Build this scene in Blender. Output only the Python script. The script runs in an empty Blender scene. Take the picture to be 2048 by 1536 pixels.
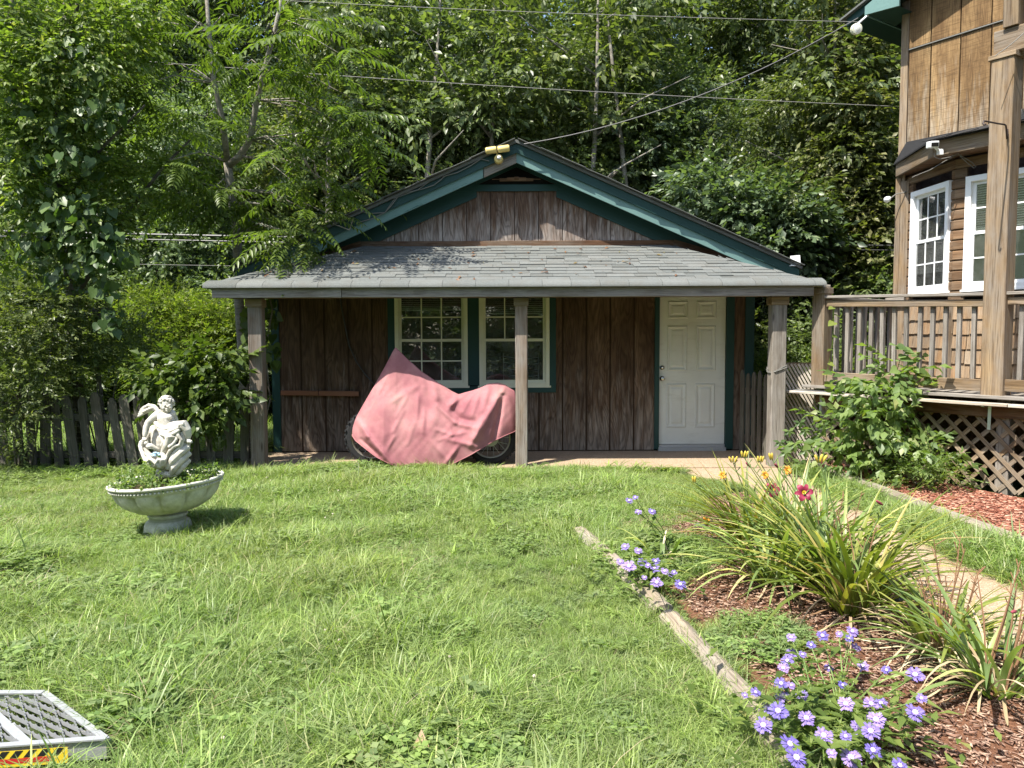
import bpy, math, random
import numpy as np
from mathutils import Vector, Matrix

# ---------------------------------------------------------------- camera, sky, sun, exposure
SC = bpy.context.scene
COL = SC.collection
CAM_H, FPX, PITCH, ROLL = 1.6, 1540.0, 3.64, -0.25
cam_data = bpy.data.cameras.new('camera')
cam_data.sensor_width = 36.0
cam_data.lens = 36.0 * FPX / 2048.0
cam_data.clip_start = 0.05
cam_data.clip_end = 2000
cam = bpy.data.objects.new('camera', cam_data)
COL.objects.link(cam)
CAM_R = Matrix.Rotation(math.radians(90 - PITCH), 3, 'X') @ Matrix.Rotation(math.radians(ROLL), 3, 'Z')
cam.matrix_world = Matrix.Translation((0, 0, CAM_H)) @ CAM_R.to_4x4()
SC.camera = cam

SUN_D = Vector((0.42, 0.40, -1.0)).normalized()       # the way the light travels
SUN_EL = math.asin(-SUN_D.z)
SUN_AZ = math.atan2(-SUN_D.x, -SUN_D.y)
world = bpy.data.worlds.new('World')
SC.world = world
world.use_nodes = True
wn = world.node_tree
sky = wn.nodes.new('ShaderNodeTexSky')
sky.sky_type = 'NISHITA'
sky.sun_disc = False
sky.sun_elevation = SUN_EL
sky.sun_rotation = SUN_AZ % (2 * math.pi)
sky.air_density = 1.0
sky.dust_density = 1.5
sky.ozone_density = 1.0
wn.links.new(sky.outputs[0], wn.nodes['Background'].inputs[0])
wn.nodes['Background'].inputs[1].default_value = 0.145
sun_data = bpy.data.lights.new('sun', 'SUN')
sun_data.energy = 5.0
sun_data.angle = math.radians(0.55)
sun_data.color = (1.0, 0.95, 0.86)
sun = bpy.data.objects.new('sun', sun_data)
COL.objects.link(sun)
sun.rotation_euler = SUN_D.to_track_quat('-Z', 'Y').to_euler()
sun.location = (-12, -12, 30)
SC.view_settings.view_transform = 'Standard'
SC.view_settings.look = 'None'
SC.view_settings.gamma = 1.0
SC.view_settings.use_curve_mapping = False
SC.view_settings.exposure = 1.25
SC.render.engine = 'CYCLES'
SC.cycles.max_bounces = 6
SC.cycles.diffuse_bounces = 3
SC.cycles.glossy_bounces = 3
SC.cycles.transmission_bounces = 4
SC.cycles.transparent_max_bounces = 6
SC.cycles.use_denoising = True

rnd = random.Random(7)
R = math.radians

def ray(px, py):
    return CAM_R @ Vector(((px - 1024) / FPX, -(py - 768) / FPX, -1.0))
def P(px, py, Y):
    d = ray(px, py); t = Y / d.y
    return Vector((0, 0, CAM_H)) + d * t
def G(px, py, z=0.0):
    d = ray(px, py); t = (z - CAM_H) / d.z
    return Vector((0, 0, CAM_H)) + d * t

# ---------------------------------------------------------------- node helpers
def mat_new(name):
    m = bpy.data.materials.new(name); m.use_nodes = True
    m.node_tree.nodes.clear()
    return m, m.node_tree
def nd(t, typ, ins=None, **props):
    n = t.nodes.new('ShaderNode' + typ)
    for k, v in props.items(): setattr(n, k, v)
    for k, v in (ins or {}).items():
        s = n.inputs[k]
        if isinstance(v, bpy.types.NodeSocket): t.links.new(v, s)
        elif isinstance(v, (tuple, list)) and len(v) == 3 and s.type == 'RGBA': s.default_value = (*v, 1)
        else: s.default_value = v
    return n
def ramp(t, fac, stops, interp='LINEAR'):
    n = t.nodes.new('ShaderNodeValToRGB'); t.links.new(fac, n.inputs[0])
    cr = n.color_ramp; cr.interpolation = interp
    while len(cr.elements) < len(stops): cr.elements.new(0.5)
    for e, (p, c) in zip(cr.elements, stops):
        e.position = p; e.color = (*c, 1) if len(c) == 3 else c
    return n.outputs[0]
def g3(v): return (v, v, v)
def mix(t, fac, a, b, mode='MIX'):
    n = t.nodes.new('ShaderNodeMix'); n.data_type = 'RGBA'; n.blend_type = mode; n.clamp_result = False
    for k, v in ((0, fac), (6, a), (7, b)):
        s = n.inputs[k]
        if isinstance(v, bpy.types.NodeSocket): t.links.new(v, s)
        elif isinstance(v, (tuple, list)): s.default_value = (*v, 1)
        else: s.default_value = v
    return n.outputs[2]
def mth(t, op, a, b=None, c=None):
    n = t.nodes.new('ShaderNodeMath'); n.operation = op
    for i, v in enumerate((a, b, c)):
        if v is None: continue
        if isinstance(v, bpy.types.NodeSocket): t.links.new(v, n.inputs[i])
        else: n.inputs[i].default_value = v
    return n.outputs[0]
def ocoord(t, scale=(1, 1, 1), rand=True):
    tc = nd(t, 'TexCoord')
    v = tc.outputs['Object']
    if rand:
        oi = nd(t, 'ObjectInfo')
        c = nd(t, 'CombineXYZ', {0: mth(t, 'MULTIPLY', oi.outputs['Random'], 37.0), 1: mth(t, 'MULTIPLY', oi.outputs['Random'], 91.0), 2: mth(t, 'MULTIPLY', oi.outputs['Random'], 53.0)})
        v = nd(t, 'VectorMath', {0: v, 1: c.outputs[0]}, operation='ADD').outputs[0]
    return nd(t, 'Mapping', {'Vector': v, 'Scale': scale}).outputs[0]
def out(t, sh): 
    o = t.nodes.new('ShaderNodeOutputMaterial'); t.links.new(sh, o.inputs[0])
def noise(t, vec, scale=1.0, detail=4.0, rough=0.55, dist=0.0):
    return nd(t, 'TexNoise', {'Vector': vec, 'Scale': scale, 'Detail': detail, 'Roughness': rough, 'Distortion': dist}).outputs['Fac']
def bumpn(t, h, strength=0.3, dist=0.01):
    return nd(t, 'Bump', {'Height': h, 'Strength': strength, 'Distance': dist}).outputs[0]
def princ(t, base, rough=0.7, spec=0.3, normal=None, metal=0.0):
    ins = {'Base Color': base, 'Roughness': rough, 'Specular IOR Level': spec, 'Metallic': metal}
    if normal is not None: ins['Normal'] = normal
    return nd(t, 'BsdfPrincipled', ins).outputs[0]

def wood(name, dark, mid, light, grey=None, greyamt=0.5, bump=0.5, rough=0.85, gs=1.0):
    """weathered timber; the grain runs along each piece's local X"""
    m, t = mat_new(name)
    v = ocoord(t, (0.5 * gs, 9 * gs, 9 * gs))
    big = noise(t, v, 1.6, 5, 0.6, 0.4)
    vf = ocoord(t, (3.0 * gs, 110 * gs, 110 * gs))
    fine = noise(t, vf, 1.0, 5, 0.65)
    col = ramp(t, big, [(0.3, dark), (0.5, mid), (0.7, light)])
    if grey:
        vg = ocoord(t, (1.6, 4, 4))
        w = noise(t, vg, 1.3, 5, 0.65)
        col = mix(t, ramp(t, w, [(0.5 - 0.28 * greyamt, g3(0)), (0.92 - 0.4 * greyamt, g3(1))]), col, grey)
    col = mix(t, ramp(t, fine, [(0.3, g3(0.85)), (0.52, g3(0))]), col, tuple(c * 0.42 for c in dark))
    kn = nd(t, 'TexVoronoi', {'Vector': ocoord(t, (1.6, 6.5, 6.5)), 'Scale': 1.0}).outputs['Distance']
    col = mix(t, ramp(t, kn, [(0.05, g3(0.8)), (0.12, g3(0))]), col, tuple(c * 0.35 for c in dark))
    oi = nd(t, 'ObjectInfo')
    col = mix(t, 1.0, col, ramp(t, oi.outputs['Random'], [(0, g3(0.8)), (1, g3(1.15))]), 'MULTIPLY')
    out(t, princ(t, col, rough, 0.2, bumpn(t, fine, bump, 0.006)))
    return m
def plywood(name, dark, mid, light, grey, z0=0.0, z1=2.0, bs=0.62, gs=1.0, saw=0.0):
    """rotary-cut ply siding: cathedral grain along local X (upright), bleached towards its foot"""
    m, t = mat_new(name)
    v = ocoord(t, (0.8 * gs, 4.2 * gs, 1.0))
    n = noise(t, v, 1.0, 2, 0.45, 0.25)
    band = mth(t, 'PINGPONG', mth(t, 'MULTIPLY', n, 26.0), 1.0)
    vf = ocoord(t, (4, 130, 130))
    fine = noise(t, vf, 1.0, 4, 0.6)
    big = noise(t, ocoord(t, (0.7, 2.4, 2.4)), 1.5, 4, 0.6)
    col = ramp(t, big, [(0.3, dark), (0.55, mid), (0.75, light)])
    grn = ramp(t, band, [(0.15, g3(1)), (0.6, g3(0))])
    col = mix(t, mth(t, 'MULTIPLY', grn, bs), col, tuple(c * 0.42 for c in dark))
    geo = nd(t, 'NewGeometry')
    sx = nd(t, 'SeparateXYZ', {0: geo.outputs['Position']})
    h = mth(t, 'MULTIPLY_ADD', sx.outputs[2], 1.0 / (z0 - z1), -z1 / (z0 - z1))
    wv = noise(t, ocoord(t, (2.2, 16, 16)), 1.0, 5, 0.65)
    wf = mth(t, 'ADD', h, mth(t, 'MULTIPLY_ADD', wv, 1.5, -0.85))
    wcol = mix(t, mth(t, 'MULTIPLY', grn, 0.6), grey, tuple(c * 0.4 for c in grey))
    col = mix(t, ramp(t, wf, [(0.35, g3(0)), (0.85, g3(0.9))]), col, wcol)
    col = mix(t, ramp(t, fine, [(0.32, g3(0.7)), (0.5, g3(0))]), col, tuple(c * 0.4 for c in dark))
    if saw:
        sw = noise(t, ocoord(t, (95, 5, 5)), 1.0, 3, 0.6)
        col = mix(t, ramp(t, sw, [(0.5, g3(0)), (0.68, g3(saw))]), col, tuple(c * 0.5 for c in dark))
    oi = nd(t, 'ObjectInfo')
    col = mix(t, 1.0, col, ramp(t, oi.outputs['Random'], [(0, g3(0.85)), (1, g3(1.12))]), 'MULTIPLY')
    hh = mth(t, 'ADD', fine, mth(t, 'MULTIPLY', band, 0.6))
    out(t, princ(t, col, 0.85, 0.2, bumpn(t, hh, 0.45, 0.006)))
    return m
def paint(name, col, chip=None, chipamt=0.42, rough=0.5, dirt=None, dirtamt=0.3, bump=0.1):
    m, t = mat_new(name)
    v = ocoord(t, (1, 1, 1))
    c = mix(t, noise(t, v, 3.0, 4), tuple(x * 0.85 for x in col), tuple(min(1, x * 1.12) for x in col))
    if dirt:
        d = noise(t, ocoord(t, (1.2, 6, 6)), 2.5, 6, 0.7)
        c = mix(t, ramp(t, d, [(0.55, g3(0)), (0.85, g3(dirtamt))]), c, dirt)
    f = noise(t, ocoord(t, (5, 45, 45)), 1.0, 6, 0.7)
    if chip:
        k = noise(t, ocoord(t, (2.5, 18, 18)), 1.2, 6, 0.72)
        c = mix(t, ramp(t, k, [(1 - chipamt, g3(0)), (1 - chipamt + 0.05, g3(1))]), c, chip)
    out(t, princ(t, c, rough, 0.35, bumpn(t, f, bump, 0.004)))
    return m
def plain(name, col, rough=0.5, spec=0.4, metal=0.0, var=0.12, scale=12.0):
    m, t = mat_new(name)
    n = noise(t, ocoord(t), scale, 5, 0.6)
    c = mix(t, n, tuple(x * (1 - var) for x in col), tuple(min(1, x * (1 + var)) for x in col))
    out(t, princ(t, c, rough, spec, bumpn(t, n, 0.08, 0.004), metal))
    return m
def leaf(name, stops, trans=0.38, rough=0.42, tcol=None, spec=0.35, shift=0.2):
    m, t = mat_new(name)
    geo = nd(t, 'NewGeometry'); oi = nd(t, 'ObjectInfo')
    c = ramp(t, geo.outputs['Random Per Island'], stops)
    hs = nd(t, 'HueSaturation', {'Hue': mth(t, 'MULTIPLY_ADD', oi.outputs['Random'], 0.045, 0.477), 'Saturation': mth(t, 'MULTIPLY_ADD', oi.outputs['Random'], -0.25, 1.08),
                                 'Value': mth(t, 'MULTIPLY_ADD', oi.outputs['Random'], shift * 2, 1 - shift), 'Color': c})
    c = hs.outputs[0]
    p = princ(t, c, rough, spec)
    tc = mix(t, 1.0, c, tcol or (1.35, 1.55, 0.45), 'MULTIPLY')
    tr = nd(t, 'BsdfTranslucent', {'Color': tc})
    mx = nd(t, 'MixShader', {0: trans, 1: p, 2: tr.outputs[0]})
    out(t, mx.outputs[0])
    return m

# ---------------------------------------------------------------- mesh helpers
ORG = {}
def org(o): return ORG.get(o.name, Vector((0, 0, 0))) if o is not None else Vector((0, 0, 0))
def tag(o, label=None, cat=None, group=None, kind=None):
    if label: o['label'] = label
    if cat: o['category'] = cat
    if group: o['group'] = group
    if kind: o['kind'] = kind
    return o
def thing(name, label, cat, loc=(0, 0, 0), group=None):
    o = bpy.data.objects.new(name, None); COL.objects.link(o)
    o.empty_display_size = 0.1
    o.location = loc; ORG[o.name] = Vector(loc)
    return tag(o, label, cat, group)
def link(name, me, parent=None, loc=None):
    o = bpy.data.objects.new(name, me); COL.objects.link(o)
    if parent is not None: o.parent = parent
    if loc is not None: o.location = loc
    return o
def mesh_np(name, v, f, mat, smooth=False):
    """v (n,3), f list of index arrays, all rows of one width per array"""
    me = bpy.data.meshes.new(name)
    if not isinstance(f, list): f = [f]
    v = np.asarray(v, np.float32)
    loops = np.concatenate([np.asarray(a, np.int32).ravel() for a in f])
    sizes = np.concatenate([np.full(len(a), a.shape[1], np.int32) for a in f])
    starts = np.concatenate([[0], np.cumsum(sizes)[:-1]]).astype(np.int32)
    me.vertices.add(len(v)); me.vertices.foreach_set('co', v.ravel())
    me.loops.add(len(loops)); me.loops.foreach_set('vertex_index', loops)
    me.polygons.add(len(sizes)); me.polygons.foreach_set('loop_start', starts)
    me.update(calc_edges=True); me.validate()
    if smooth: me.polygons.foreach_set('use_smooth', np.ones(len(sizes), bool))
    if mat: me.materials.append(mat)
    return me
class MB:
    def __init__(s): s.v = []; s.f = []
    def add(s, v, f):
        b = len(s.v); s.v += [Vector(p) for p in v]; s.f += [[b + i for i in q] for q in f]
    def box(s, x0, x1, y0, y1, z0, z1):
        s.add([(x0, y0, z0), (x1, y0, z0), (x1, y1, z0), (x0, y1, z0), (x0, y0, z1), (x1, y0, z1), (x1, y1, z1), (x0, y1, z1)],
              [(3, 2, 1, 0), (4, 5, 6, 7), (0, 1, 5, 4), (1, 2, 6, 5), (2, 3, 7, 6), (3, 0, 4, 7)])
    def beam(s, p, q, w, h, up=(0, 0, 1)):
        p = Vector(p); q = Vector(q); x = (q - p).normalized(); y = Vector(up).cross(x)
        if y.length < 1e-4: y = Vector((0, 1, 0)).cross(x)
        y.normalize(); z = x.cross(y)
        a = y * (w / 2); b = z * (h / 2)
        s.add([p - a - b, p + a - b, p + a + b, p - a + b, q - a - b, q + a - b, q + a + b, q - a + b],
              [(3, 2, 1, 0), (4, 5, 6, 7), (0, 1, 5, 4), (1, 2, 6, 5), (2, 3, 7, 6), (3, 0, 4, 7)])
    def tube(s, pts, r, n=6, cap=True):
        pts = [Vector(p) for p in pts]; m = len(pts)
        rs = r if isinstance(r, (list, tuple)) else [r] * m
        prev = None; rings = []
        for i, p in enumerate(pts):
            d = (pts[min(i + 1, m - 1)] - pts[max(i - 1, 0)]).normalized()
            if prev is None:
                a = d.orthogonal().normalized()
            else:
                a = (prev - d * prev.dot(d))
                a = a.normalized() if a.length > 1e-5 else d.orthogonal().normalized()
            prev = a; b = d.cross(a)
            rings.append([p + (a * math.cos(2 * math.pi * k / n) + b * math.sin(2 * math.pi * k / n)) * rs[i] for k in range(n)])
        fs = [(i * n + k, i * n + (k + 1) % n, (i + 1) * n + (k + 1) % n, (i + 1) * n + k) for i in range(m - 1) for k in range(n)]
        if cap: fs += [tuple(range(n))[::-1], tuple((m - 1) * n + k for k in range(n))]
        s.add([p for rg in rings for p in rg], fs)
    def lathe(s, prof, n=24, c=(0, 0, 0), lobes=None):
        c = Vector(c); m = len(prof); vs = []
        for (r, z) in prof:
            for k in range(n):
                a = 2 * math.pi * k / n
                rr = r * (lobes(a, z) if lobes else 1)
                vs.append(c + Vector((rr * math.cos(a), rr * math.sin(a), z)))
        fs = [(i * n + k, i * n + (k + 1) % n, (i + 1) * n + (k + 1) % n, (i + 1) * n + k) for i in range(m - 1) for k in range(n)]
        s.add(vs, fs)
    def ball(s, c, r, n=10, m=7, M=None):
        c = Vector(c); r = Vector((r, r, r)) if not hasattr(r, '__len__') else Vector(r)
        vs = []
        for i in range(m + 1):
            th = math.pi * i / m
            for k in range(n):
                a = 2 * math.pi * k / n
                p = Vector((r.x * math.sin(th) * math.cos(a), r.y * math.sin(th) * math.sin(a), r.z * math.cos(th)))
                vs.append(c + (M @ p if M is not None else p))
        s.add(vs, [(i * n + k, (i + 1) * n + k, (i + 1) * n + (k + 1) % n, i * n + (k + 1) % n) for i in range(m) for k in range(n)])
    def prism(s, poly, d):
        d = Vector(d); poly = [Vector(p) for p in poly]; n = len(poly)
        s.add(poly + [p + d for p in poly], [tuple(range(n))[::-1], tuple(range(n, 2 * n))] + [(i, (i + 1) % n, n + (i + 1) % n, n + i) for i in range(n)])
    def mesh(s, name, mat, smooth=False, o=Vector((0, 0, 0))):
        me = bpy.data.meshes.new(name)
        me.from_pydata([tuple(p - o) for p in s.v], [], s.f); me.update()
        if smooth: me.polygons.foreach_set('use_smooth', [True] * len(me.polygons))
        if mat: me.materials.append(mat)
        return me
    def build(s, name, mat, parent=None, smooth=False, bevel=0.0, loc=None):
        """world coordinates in; parts are stored relative to their thing's base"""
        o = Vector(loc) if loc is not None else org(parent)
        ob = link(name, s.mesh(name, mat, smooth, o), parent)
        if parent is None: ob.location = o
        ORG[ob.name] = o
        if bevel:
            b = ob.modifiers.new('bevel', 'BEVEL'); b.width = bevel; b.segments = 2; b.limit_method = 'ANGLE'
        return ob

def basis(x, up):
    x = Vector(x).normalized(); y = Vector(up).cross(x).normalized(); z = x.cross(y)
    return Matrix((x, y, z)).transposed()
def plank_mesh(L, w, h, mat, ch=0.004, seg=1, bow=0.0, seed=0, taper=None):
    """length along local X, width along Y, thickness along Z, eased edges"""
    rr = random.Random(seed); ch = min(ch, w * 0.3, h * 0.3)
    a, b = w / 2, h / 2
    sec = [(-a + ch, -b), (a - ch, -b), (a, -b + ch), (a, b - ch), (a - ch, b), (-a + ch, b), (-a, b - ch), (-a, -b + ch)]
    vs, fs = [], []
    for i in range(seg + 1):
        u = i / seg; jy = bow * math.sin(math.pi * u) + rr.uniform(-1, 1) * bow * 0.3; jz = rr.uniform(-1, 1) * bow * 0.3
        for (y, z) in sec: vs.append((-L / 2 + L * u, y + jy, z + jz))
    for i in range(seg):
        for k in range(8): fs.append((i * 8 + k, (i + 1) * 8 + k, (i + 1) * 8 + (k + 1) % 8, i * 8 + (k + 1) % 8))
    fs += [tuple(range(8)), tuple(seg * 8 + k for k in range(8))[::-1]]
    me = bpy.data.meshes.new('plank'); me.from_pydata(vs, [], [f[::-1] for f in fs]); me.update()
    me.materials.append(mat)
    return me
def plank(name, p, q, w, h, mat, parent, up=(0, 0, 1), mesh=None, **kw):
    """a board from p to q: w across, h along 'up'"""
    p = Vector(p); q = Vector(q)
    B = basis(q - p, up)
    me = mesh or plank_mesh((q - p).length, w, h, mat, **kw)
    o = link(name, me, parent)
    c = (p + q) / 2
    o.matrix_local = Matrix.Translation(c - org(parent)) @ B.to_4x4()
    ORG[o.name] = c
    return o
def flat(name, poly, origin, ex, ey, d, mat, parent):
    """a prism: poly (a,b) in the plane ex, ey at origin, extruded d along ex x ey; grain along ex"""
    ex = Vector(ex).normalized(); ey = Vector(ey); ez = ex.cross(ey)
    B = Matrix((ex, ey, ez)).transposed()
    ca = sum(p[0] for p in poly) / len(poly); cb = sum(p[1] for p in poly) / len(poly)
    m = MB(); m.prism([(a - ca, b - cb, 0) for a, b in poly], (0, 0, d))
    o = link(name, m.mesh(name, mat), parent)
    c = Vector(origin) + ex * ca + ey * cb
    o.matrix_local = Matrix.Translation(c - org(parent)) @ B.to_4x4()
    ORG[o.name] = c
    return o
def copy_tree(o, parent=None):
    c = o.copy(); COL.objects.link(c); c.parent = parent
    for ch in o.children: copy_tree(ch, c)
    return c

# batch leaves -------------------------------------------------
def frames(dirs, ups):
    x = dirs / (np.linalg.norm(dirs, axis=1, keepdims=True) + 1e-9)
    y = np.cross(ups, x); y /= (np.linalg.norm(y, axis=1, keepdims=True) + 1e-9)
    z = np.cross(x, y)
    return np.stack([x, y, z], axis=2)          # columns
def inst(tv, tf, Rm, pos, scale):
    """place a template (k,3)+(m,w) n times"""
    tv = np.asarray(tv, float); tf = np.asarray(tf, int)
    n = len(pos); sc = np.broadcast_to(np.asarray(scale, float).reshape(-1, 1) if np.ndim(scale) < 2 else scale, (n, 3)) if np.ndim(scale) else np.full((n, 3), scale)
    v = np.einsum('nij,nkj->nki', Rm, tv[None] * sc[:, None, :]) + pos[:, None, :]
    f = tf[None] + (np.arange(n) * len(tv))[:, None, None]
    return v.reshape(-1, 3), f.reshape(-1, tf.shape[1])
def join_vf(parts):
    vs, fs, b = [], [], 0
    for v, f in parts:
        vs.append(v); fs.append(f + b); b += len(v)
    return np.concatenate(vs), np.concatenate(fs)
# a leaf of 4 quads-worth of triangles, along +X, folded on its midrib, tip drooping
LEAF_V = np.array([(0, 0, 0), (0.45, 0, -0.03), (1, 0, -0.16), (0.42, 0.24, 0.04), (0.42, -0.24, 0.04)])
LEAF_F = np.array([(0, 1, 3), (1, 2, 3), (0, 4, 1), (1, 4, 2)])
LEAF2_V = np.array([(0, 0, 0), (0.42, 0.25, 0.03), (1, 0, -0.1), (0.42, -0.25, 0.03)])
LEAF2_F = np.array([(0, 2, 1), (0, 3, 2)])
_a = [(0.0, 0.0), (-0.12, 0.2), (-0.08, 0.38), (0.1, 0.5), (0.36, 0.46), (0.68, 0.25), (1.0, 0.0)]
HEART_V = np.array([(x, y, 0.10 * abs(y) - 0.12 * x * x) for x, y in _a] + [(x, -y, 0.10 * abs(y) - 0.12 * x * x) for x, y in _a[1:6]] + [(0.4, 0, -0.05)])
HEART_F = np.array([(12, i + 1, i) for i in range(6)] + [(12, 0, 7)] + [(12, 7 + i, 8 + i) for i in range(4)] + [(12, 11, 6)])

# ---------------------------------------------------------------- materials
M = {}
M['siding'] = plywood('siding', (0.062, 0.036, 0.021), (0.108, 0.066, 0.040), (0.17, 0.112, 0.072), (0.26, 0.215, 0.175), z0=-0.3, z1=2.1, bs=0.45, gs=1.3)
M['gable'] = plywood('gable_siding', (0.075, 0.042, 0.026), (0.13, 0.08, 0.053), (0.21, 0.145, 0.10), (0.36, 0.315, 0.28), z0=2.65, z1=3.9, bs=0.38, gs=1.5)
M['house_siding'] = plywood('house_siding', (0.12, 0.068, 0.030), (0.25, 0.158, 0.073), (0.35, 0.245, 0.125), (0.33, 0.285, 0.22), z0=3.4, z1=5.6, bs=0.2, gs=1.2, saw=0.6)
M['post'] = wood('post_wood', (0.10, 0.065, 0.04), (0.17, 0.118, 0.078), (0.26, 0.19, 0.135), (0.22, 0.195, 0.17), 0.7)
M['grey'] = wood('grey_wood', (0.11, 0.09, 0.07), (0.17, 0.145, 0.115), (0.25, 0.215, 0.175), (0.25, 0.23, 0.205), 0.8)
M['deck'] = wood('deck_wood', (0.13, 0.08, 0.04), (0.22, 0.148, 0.08), (0.31, 0.225, 0.13), (0.22, 0.19, 0.155), 0.55)
M['rawbrown'] = wood('brown_wood', (0.07, 0.035, 0.018), (0.12, 0.062, 0.033), (0.18, 0.10, 0.055), (0.2, 0.16, 0.12), 0.3)
M['log'] = wood('log_siding', (0.10, 0.055, 0.028), (0.165, 0.095, 0.05), (0.24, 0.145, 0.08), (0.22, 0.17, 0.12), 0.35)
M['cedar'] = wood('cedar_shingle', (0.16, 0.09, 0.045), (0.27, 0.165, 0.085), (0.37, 0.24, 0.13), (0.28, 0.23, 0.17), 0.5, gs=2.0)
M['fence'] = wood('fence_wood', (0.05, 0.041, 0.031), (0.088, 0.075, 0.058), (0.14, 0.12, 0.097), (0.13, 0.125, 0.102), 0.6)
M['lattice'] = wood('lattice_wood', (0.15, 0.10, 0.06), (0.24, 0.165, 0.095), (0.32, 0.235, 0.145), (0.26, 0.225, 0.18), 0.5)
M['pale'] = wood('pale_wood', (0.30, 0.25, 0.19), (0.42, 0.36, 0.28), (0.52, 0.46, 0.38), (0.46, 0.43, 0.38), 0.6)
M['timber'] = wood('timber_wood', (0.13, 0.10, 0.07), (0.22, 0.175, 0.125), (0.31, 0.26, 0.195), (0.25, 0.225, 0.185), 0.6)
M['green'] = paint('green_trim', (0.010, 0.042, 0.037), None, rough=0.55, dirt=(0.028, 0.05, 0.043), dirtamt=0.5, bump=0.25)
M['teal'] = paint('faded_teal', (0.115, 0.205, 0.19), (0.014, 0.055, 0.05), 0.38, rough=0.6, dirt=(0.15, 0.26, 0.24), dirtamt=0.6, bump=0.3)
M['white'] = paint('white_vinyl', (0.80, 0.81, 0.80), None, rough=0.4, dirt=(0.45, 0.43, 0.36), dirtamt=0.3, bump=0.03)
M['cream'] = paint('cream_vinyl', (0.66, 0.65, 0.50), None, rough=0.45, dirt=(0.35, 0.33, 0.24), dirtamt=0.4, bump=0.03)
M['doorp'] = paint('door_paint', (0.60, 0.61, 0.56), None, rough=0.45, dirt=(0.32, 0.30, 0.24), dirtamt=0.55, bump=0.04)
M['blind'] = plain('blind_slat', (0.72, 0.72, 0.66), 0.5)
M['screen'] = plain('grey_screen', (0.17, 0.175, 0.18), 0.8, 0.2)
M['dark'] = plain('dark_interior', (0.012, 0.011, 0.010), 0.9, 0.1)
M['steel'] = plain('galvanised', (0.55, 0.56, 0.57), 0.35, 0.5, 0.9, 0.2, 30)
M['alu'] = plain('aluminium', (0.40, 0.41, 0.42), 0.45, 0.5, 0.45, 0.15, 40)
M['chrome'] = plain('worn_chrome', (0.6, 0.58, 0.52), 0.25, 0.5, 1.0)
M['black'] = plain('black_rubber', (0.018, 0.018, 0.019), 0.75, 0.3, 0, 0.3, 30)
M['iron'] = plain('dark_iron', (0.06, 0.045, 0.04), 0.6, 0.4, 0.4)
M['wire'] = plain('cable_sheath', (0.045, 0.045, 0.045), 0.5, 0.4)
M['palewire'] = plain('pale_cable', (0.16, 0.155, 0.14), 0.6, 0.3); M['groove'] = plain('groove_shadow_wood', (0.055, 0.034, 0.022), 0.9, 0.1)
M['yellowed'] = paint('yellowed_plastic', (0.60, 0.47, 0.17), None, rough=0.45, dirt=(0.40, 0.33, 0.18), dirtamt=0.5, bump=0.03)
M['bark'] = wood('bark', (0.05, 0.042, 0.032), (0.11, 0.095, 0.075), (0.19, 0.165, 0.135), (0.22, 0.21, 0.17), 0.35, bump=1.0, gs=1.3)
M['palebark'] = wood('pale_bark', (0.14, 0.12, 0.095), (0.23, 0.20, 0.16), (0.32, 0.285, 0.235), (0.30, 0.29, 0.25), 0.4, bump=0.6)
def shingle_mat():
    m, t = mat_new('asphalt_shingle')
    v = ocoord(t, (1, 1, 1))
    g = noise(t, v, 420, 2, 0.6)
    b = noise(t, v, 5, 4)
    oi = nd(t, 'ObjectInfo')
    c = ramp(t, oi.outputs['Random'], [(0.0, (0.09, 0.098, 0.094)), (0.15, (0.122, 0.13, 0.124)), (0.85, (0.14, 0.148, 0.142)), (1.0, (0.16, 0.165, 0.156))])
    c = mix(t, ramp(t, g, [(0.38, g3(0.55)), (0.6, g3(0))]), c, (0.05, 0.055, 0.05))
    c = mix(t, ramp(t, g, [(0.55, g3(0)), (0.72, g3(0.5))]), c, (0.42, 0.43, 0.41))
    c = mix(t, ramp(t, b, [(0.45, g3(0)), (0.75, g3(0.35))]), c, (0.10, 0.085, 0.065))
    out(t, princ(t, c, 0.9, 0.15, bumpn(t, g, 0.6, 0.004)))
    return m
M['shingle'] = shingle_mat()
def concrete_mat():
    m, t = mat_new('pebbled_concrete')
    tc = nd(t, 'NewGeometry'); v = tc.outputs['Position']
    vo = nd(t, 'TexVoronoi', {'Vector': v, 'Scale': 90.0})
    b = noise(t, v, 1.6, 5)
    c = ramp(t, vo.outputs['Color'], [(0, (0.28, 0.20, 0.13)), (0.5, (0.40, 0.30, 0.20)), (1, (0.54, 0.44, 0.33))])
    c = mix(t, ramp(t, vo.outputs['Distance'], [(0.2, g3(0)), (0.6, g3(0.7))]), c, (0.20, 0.145, 0.095))
    c = mix(t, ramp(t, b, [(0.45, g3(0)), (0.75, g3(0.5))]), c, (0.25, 0.185, 0.125))
    out(t, princ(t, c, 0.85, 0.2, bumpn(t, vo.outputs['Distance'], 0.5, 0.004)))
    return m
M['concrete'] = concrete_mat()
def soil_mat(name, a, b, c, s=40):
    m, t = mat_new(name)
    v = nd(t, 'NewGeometry').outputs['Position']
    n1 = noise(t, v, s, 6, 0.7); n2 = noise(t, v, 2.2, 5)
    col = ramp(t, n1, [(0.3, a), (0.5, b), (0.72, c)])
    col = mix(t, ramp(t, n2, [(0.4, g3(0)), (0.7, g3(0.6))]), col, a)
    out(t, princ(t, col, 0.95, 0.1, bumpn(t, n1, 0.8, 0.02)))
    return m
M['lawn'] = soil_mat('lawn_soil', (0.022, 0.032, 0.010), (0.045, 0.062, 0.02), (0.075, 0.095, 0.035))
M['mulch'] = soil_mat('mulch', (0.07, 0.034, 0.02), (0.165, 0.078, 0.045), (0.29, 0.16, 0.10), 70)
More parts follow.
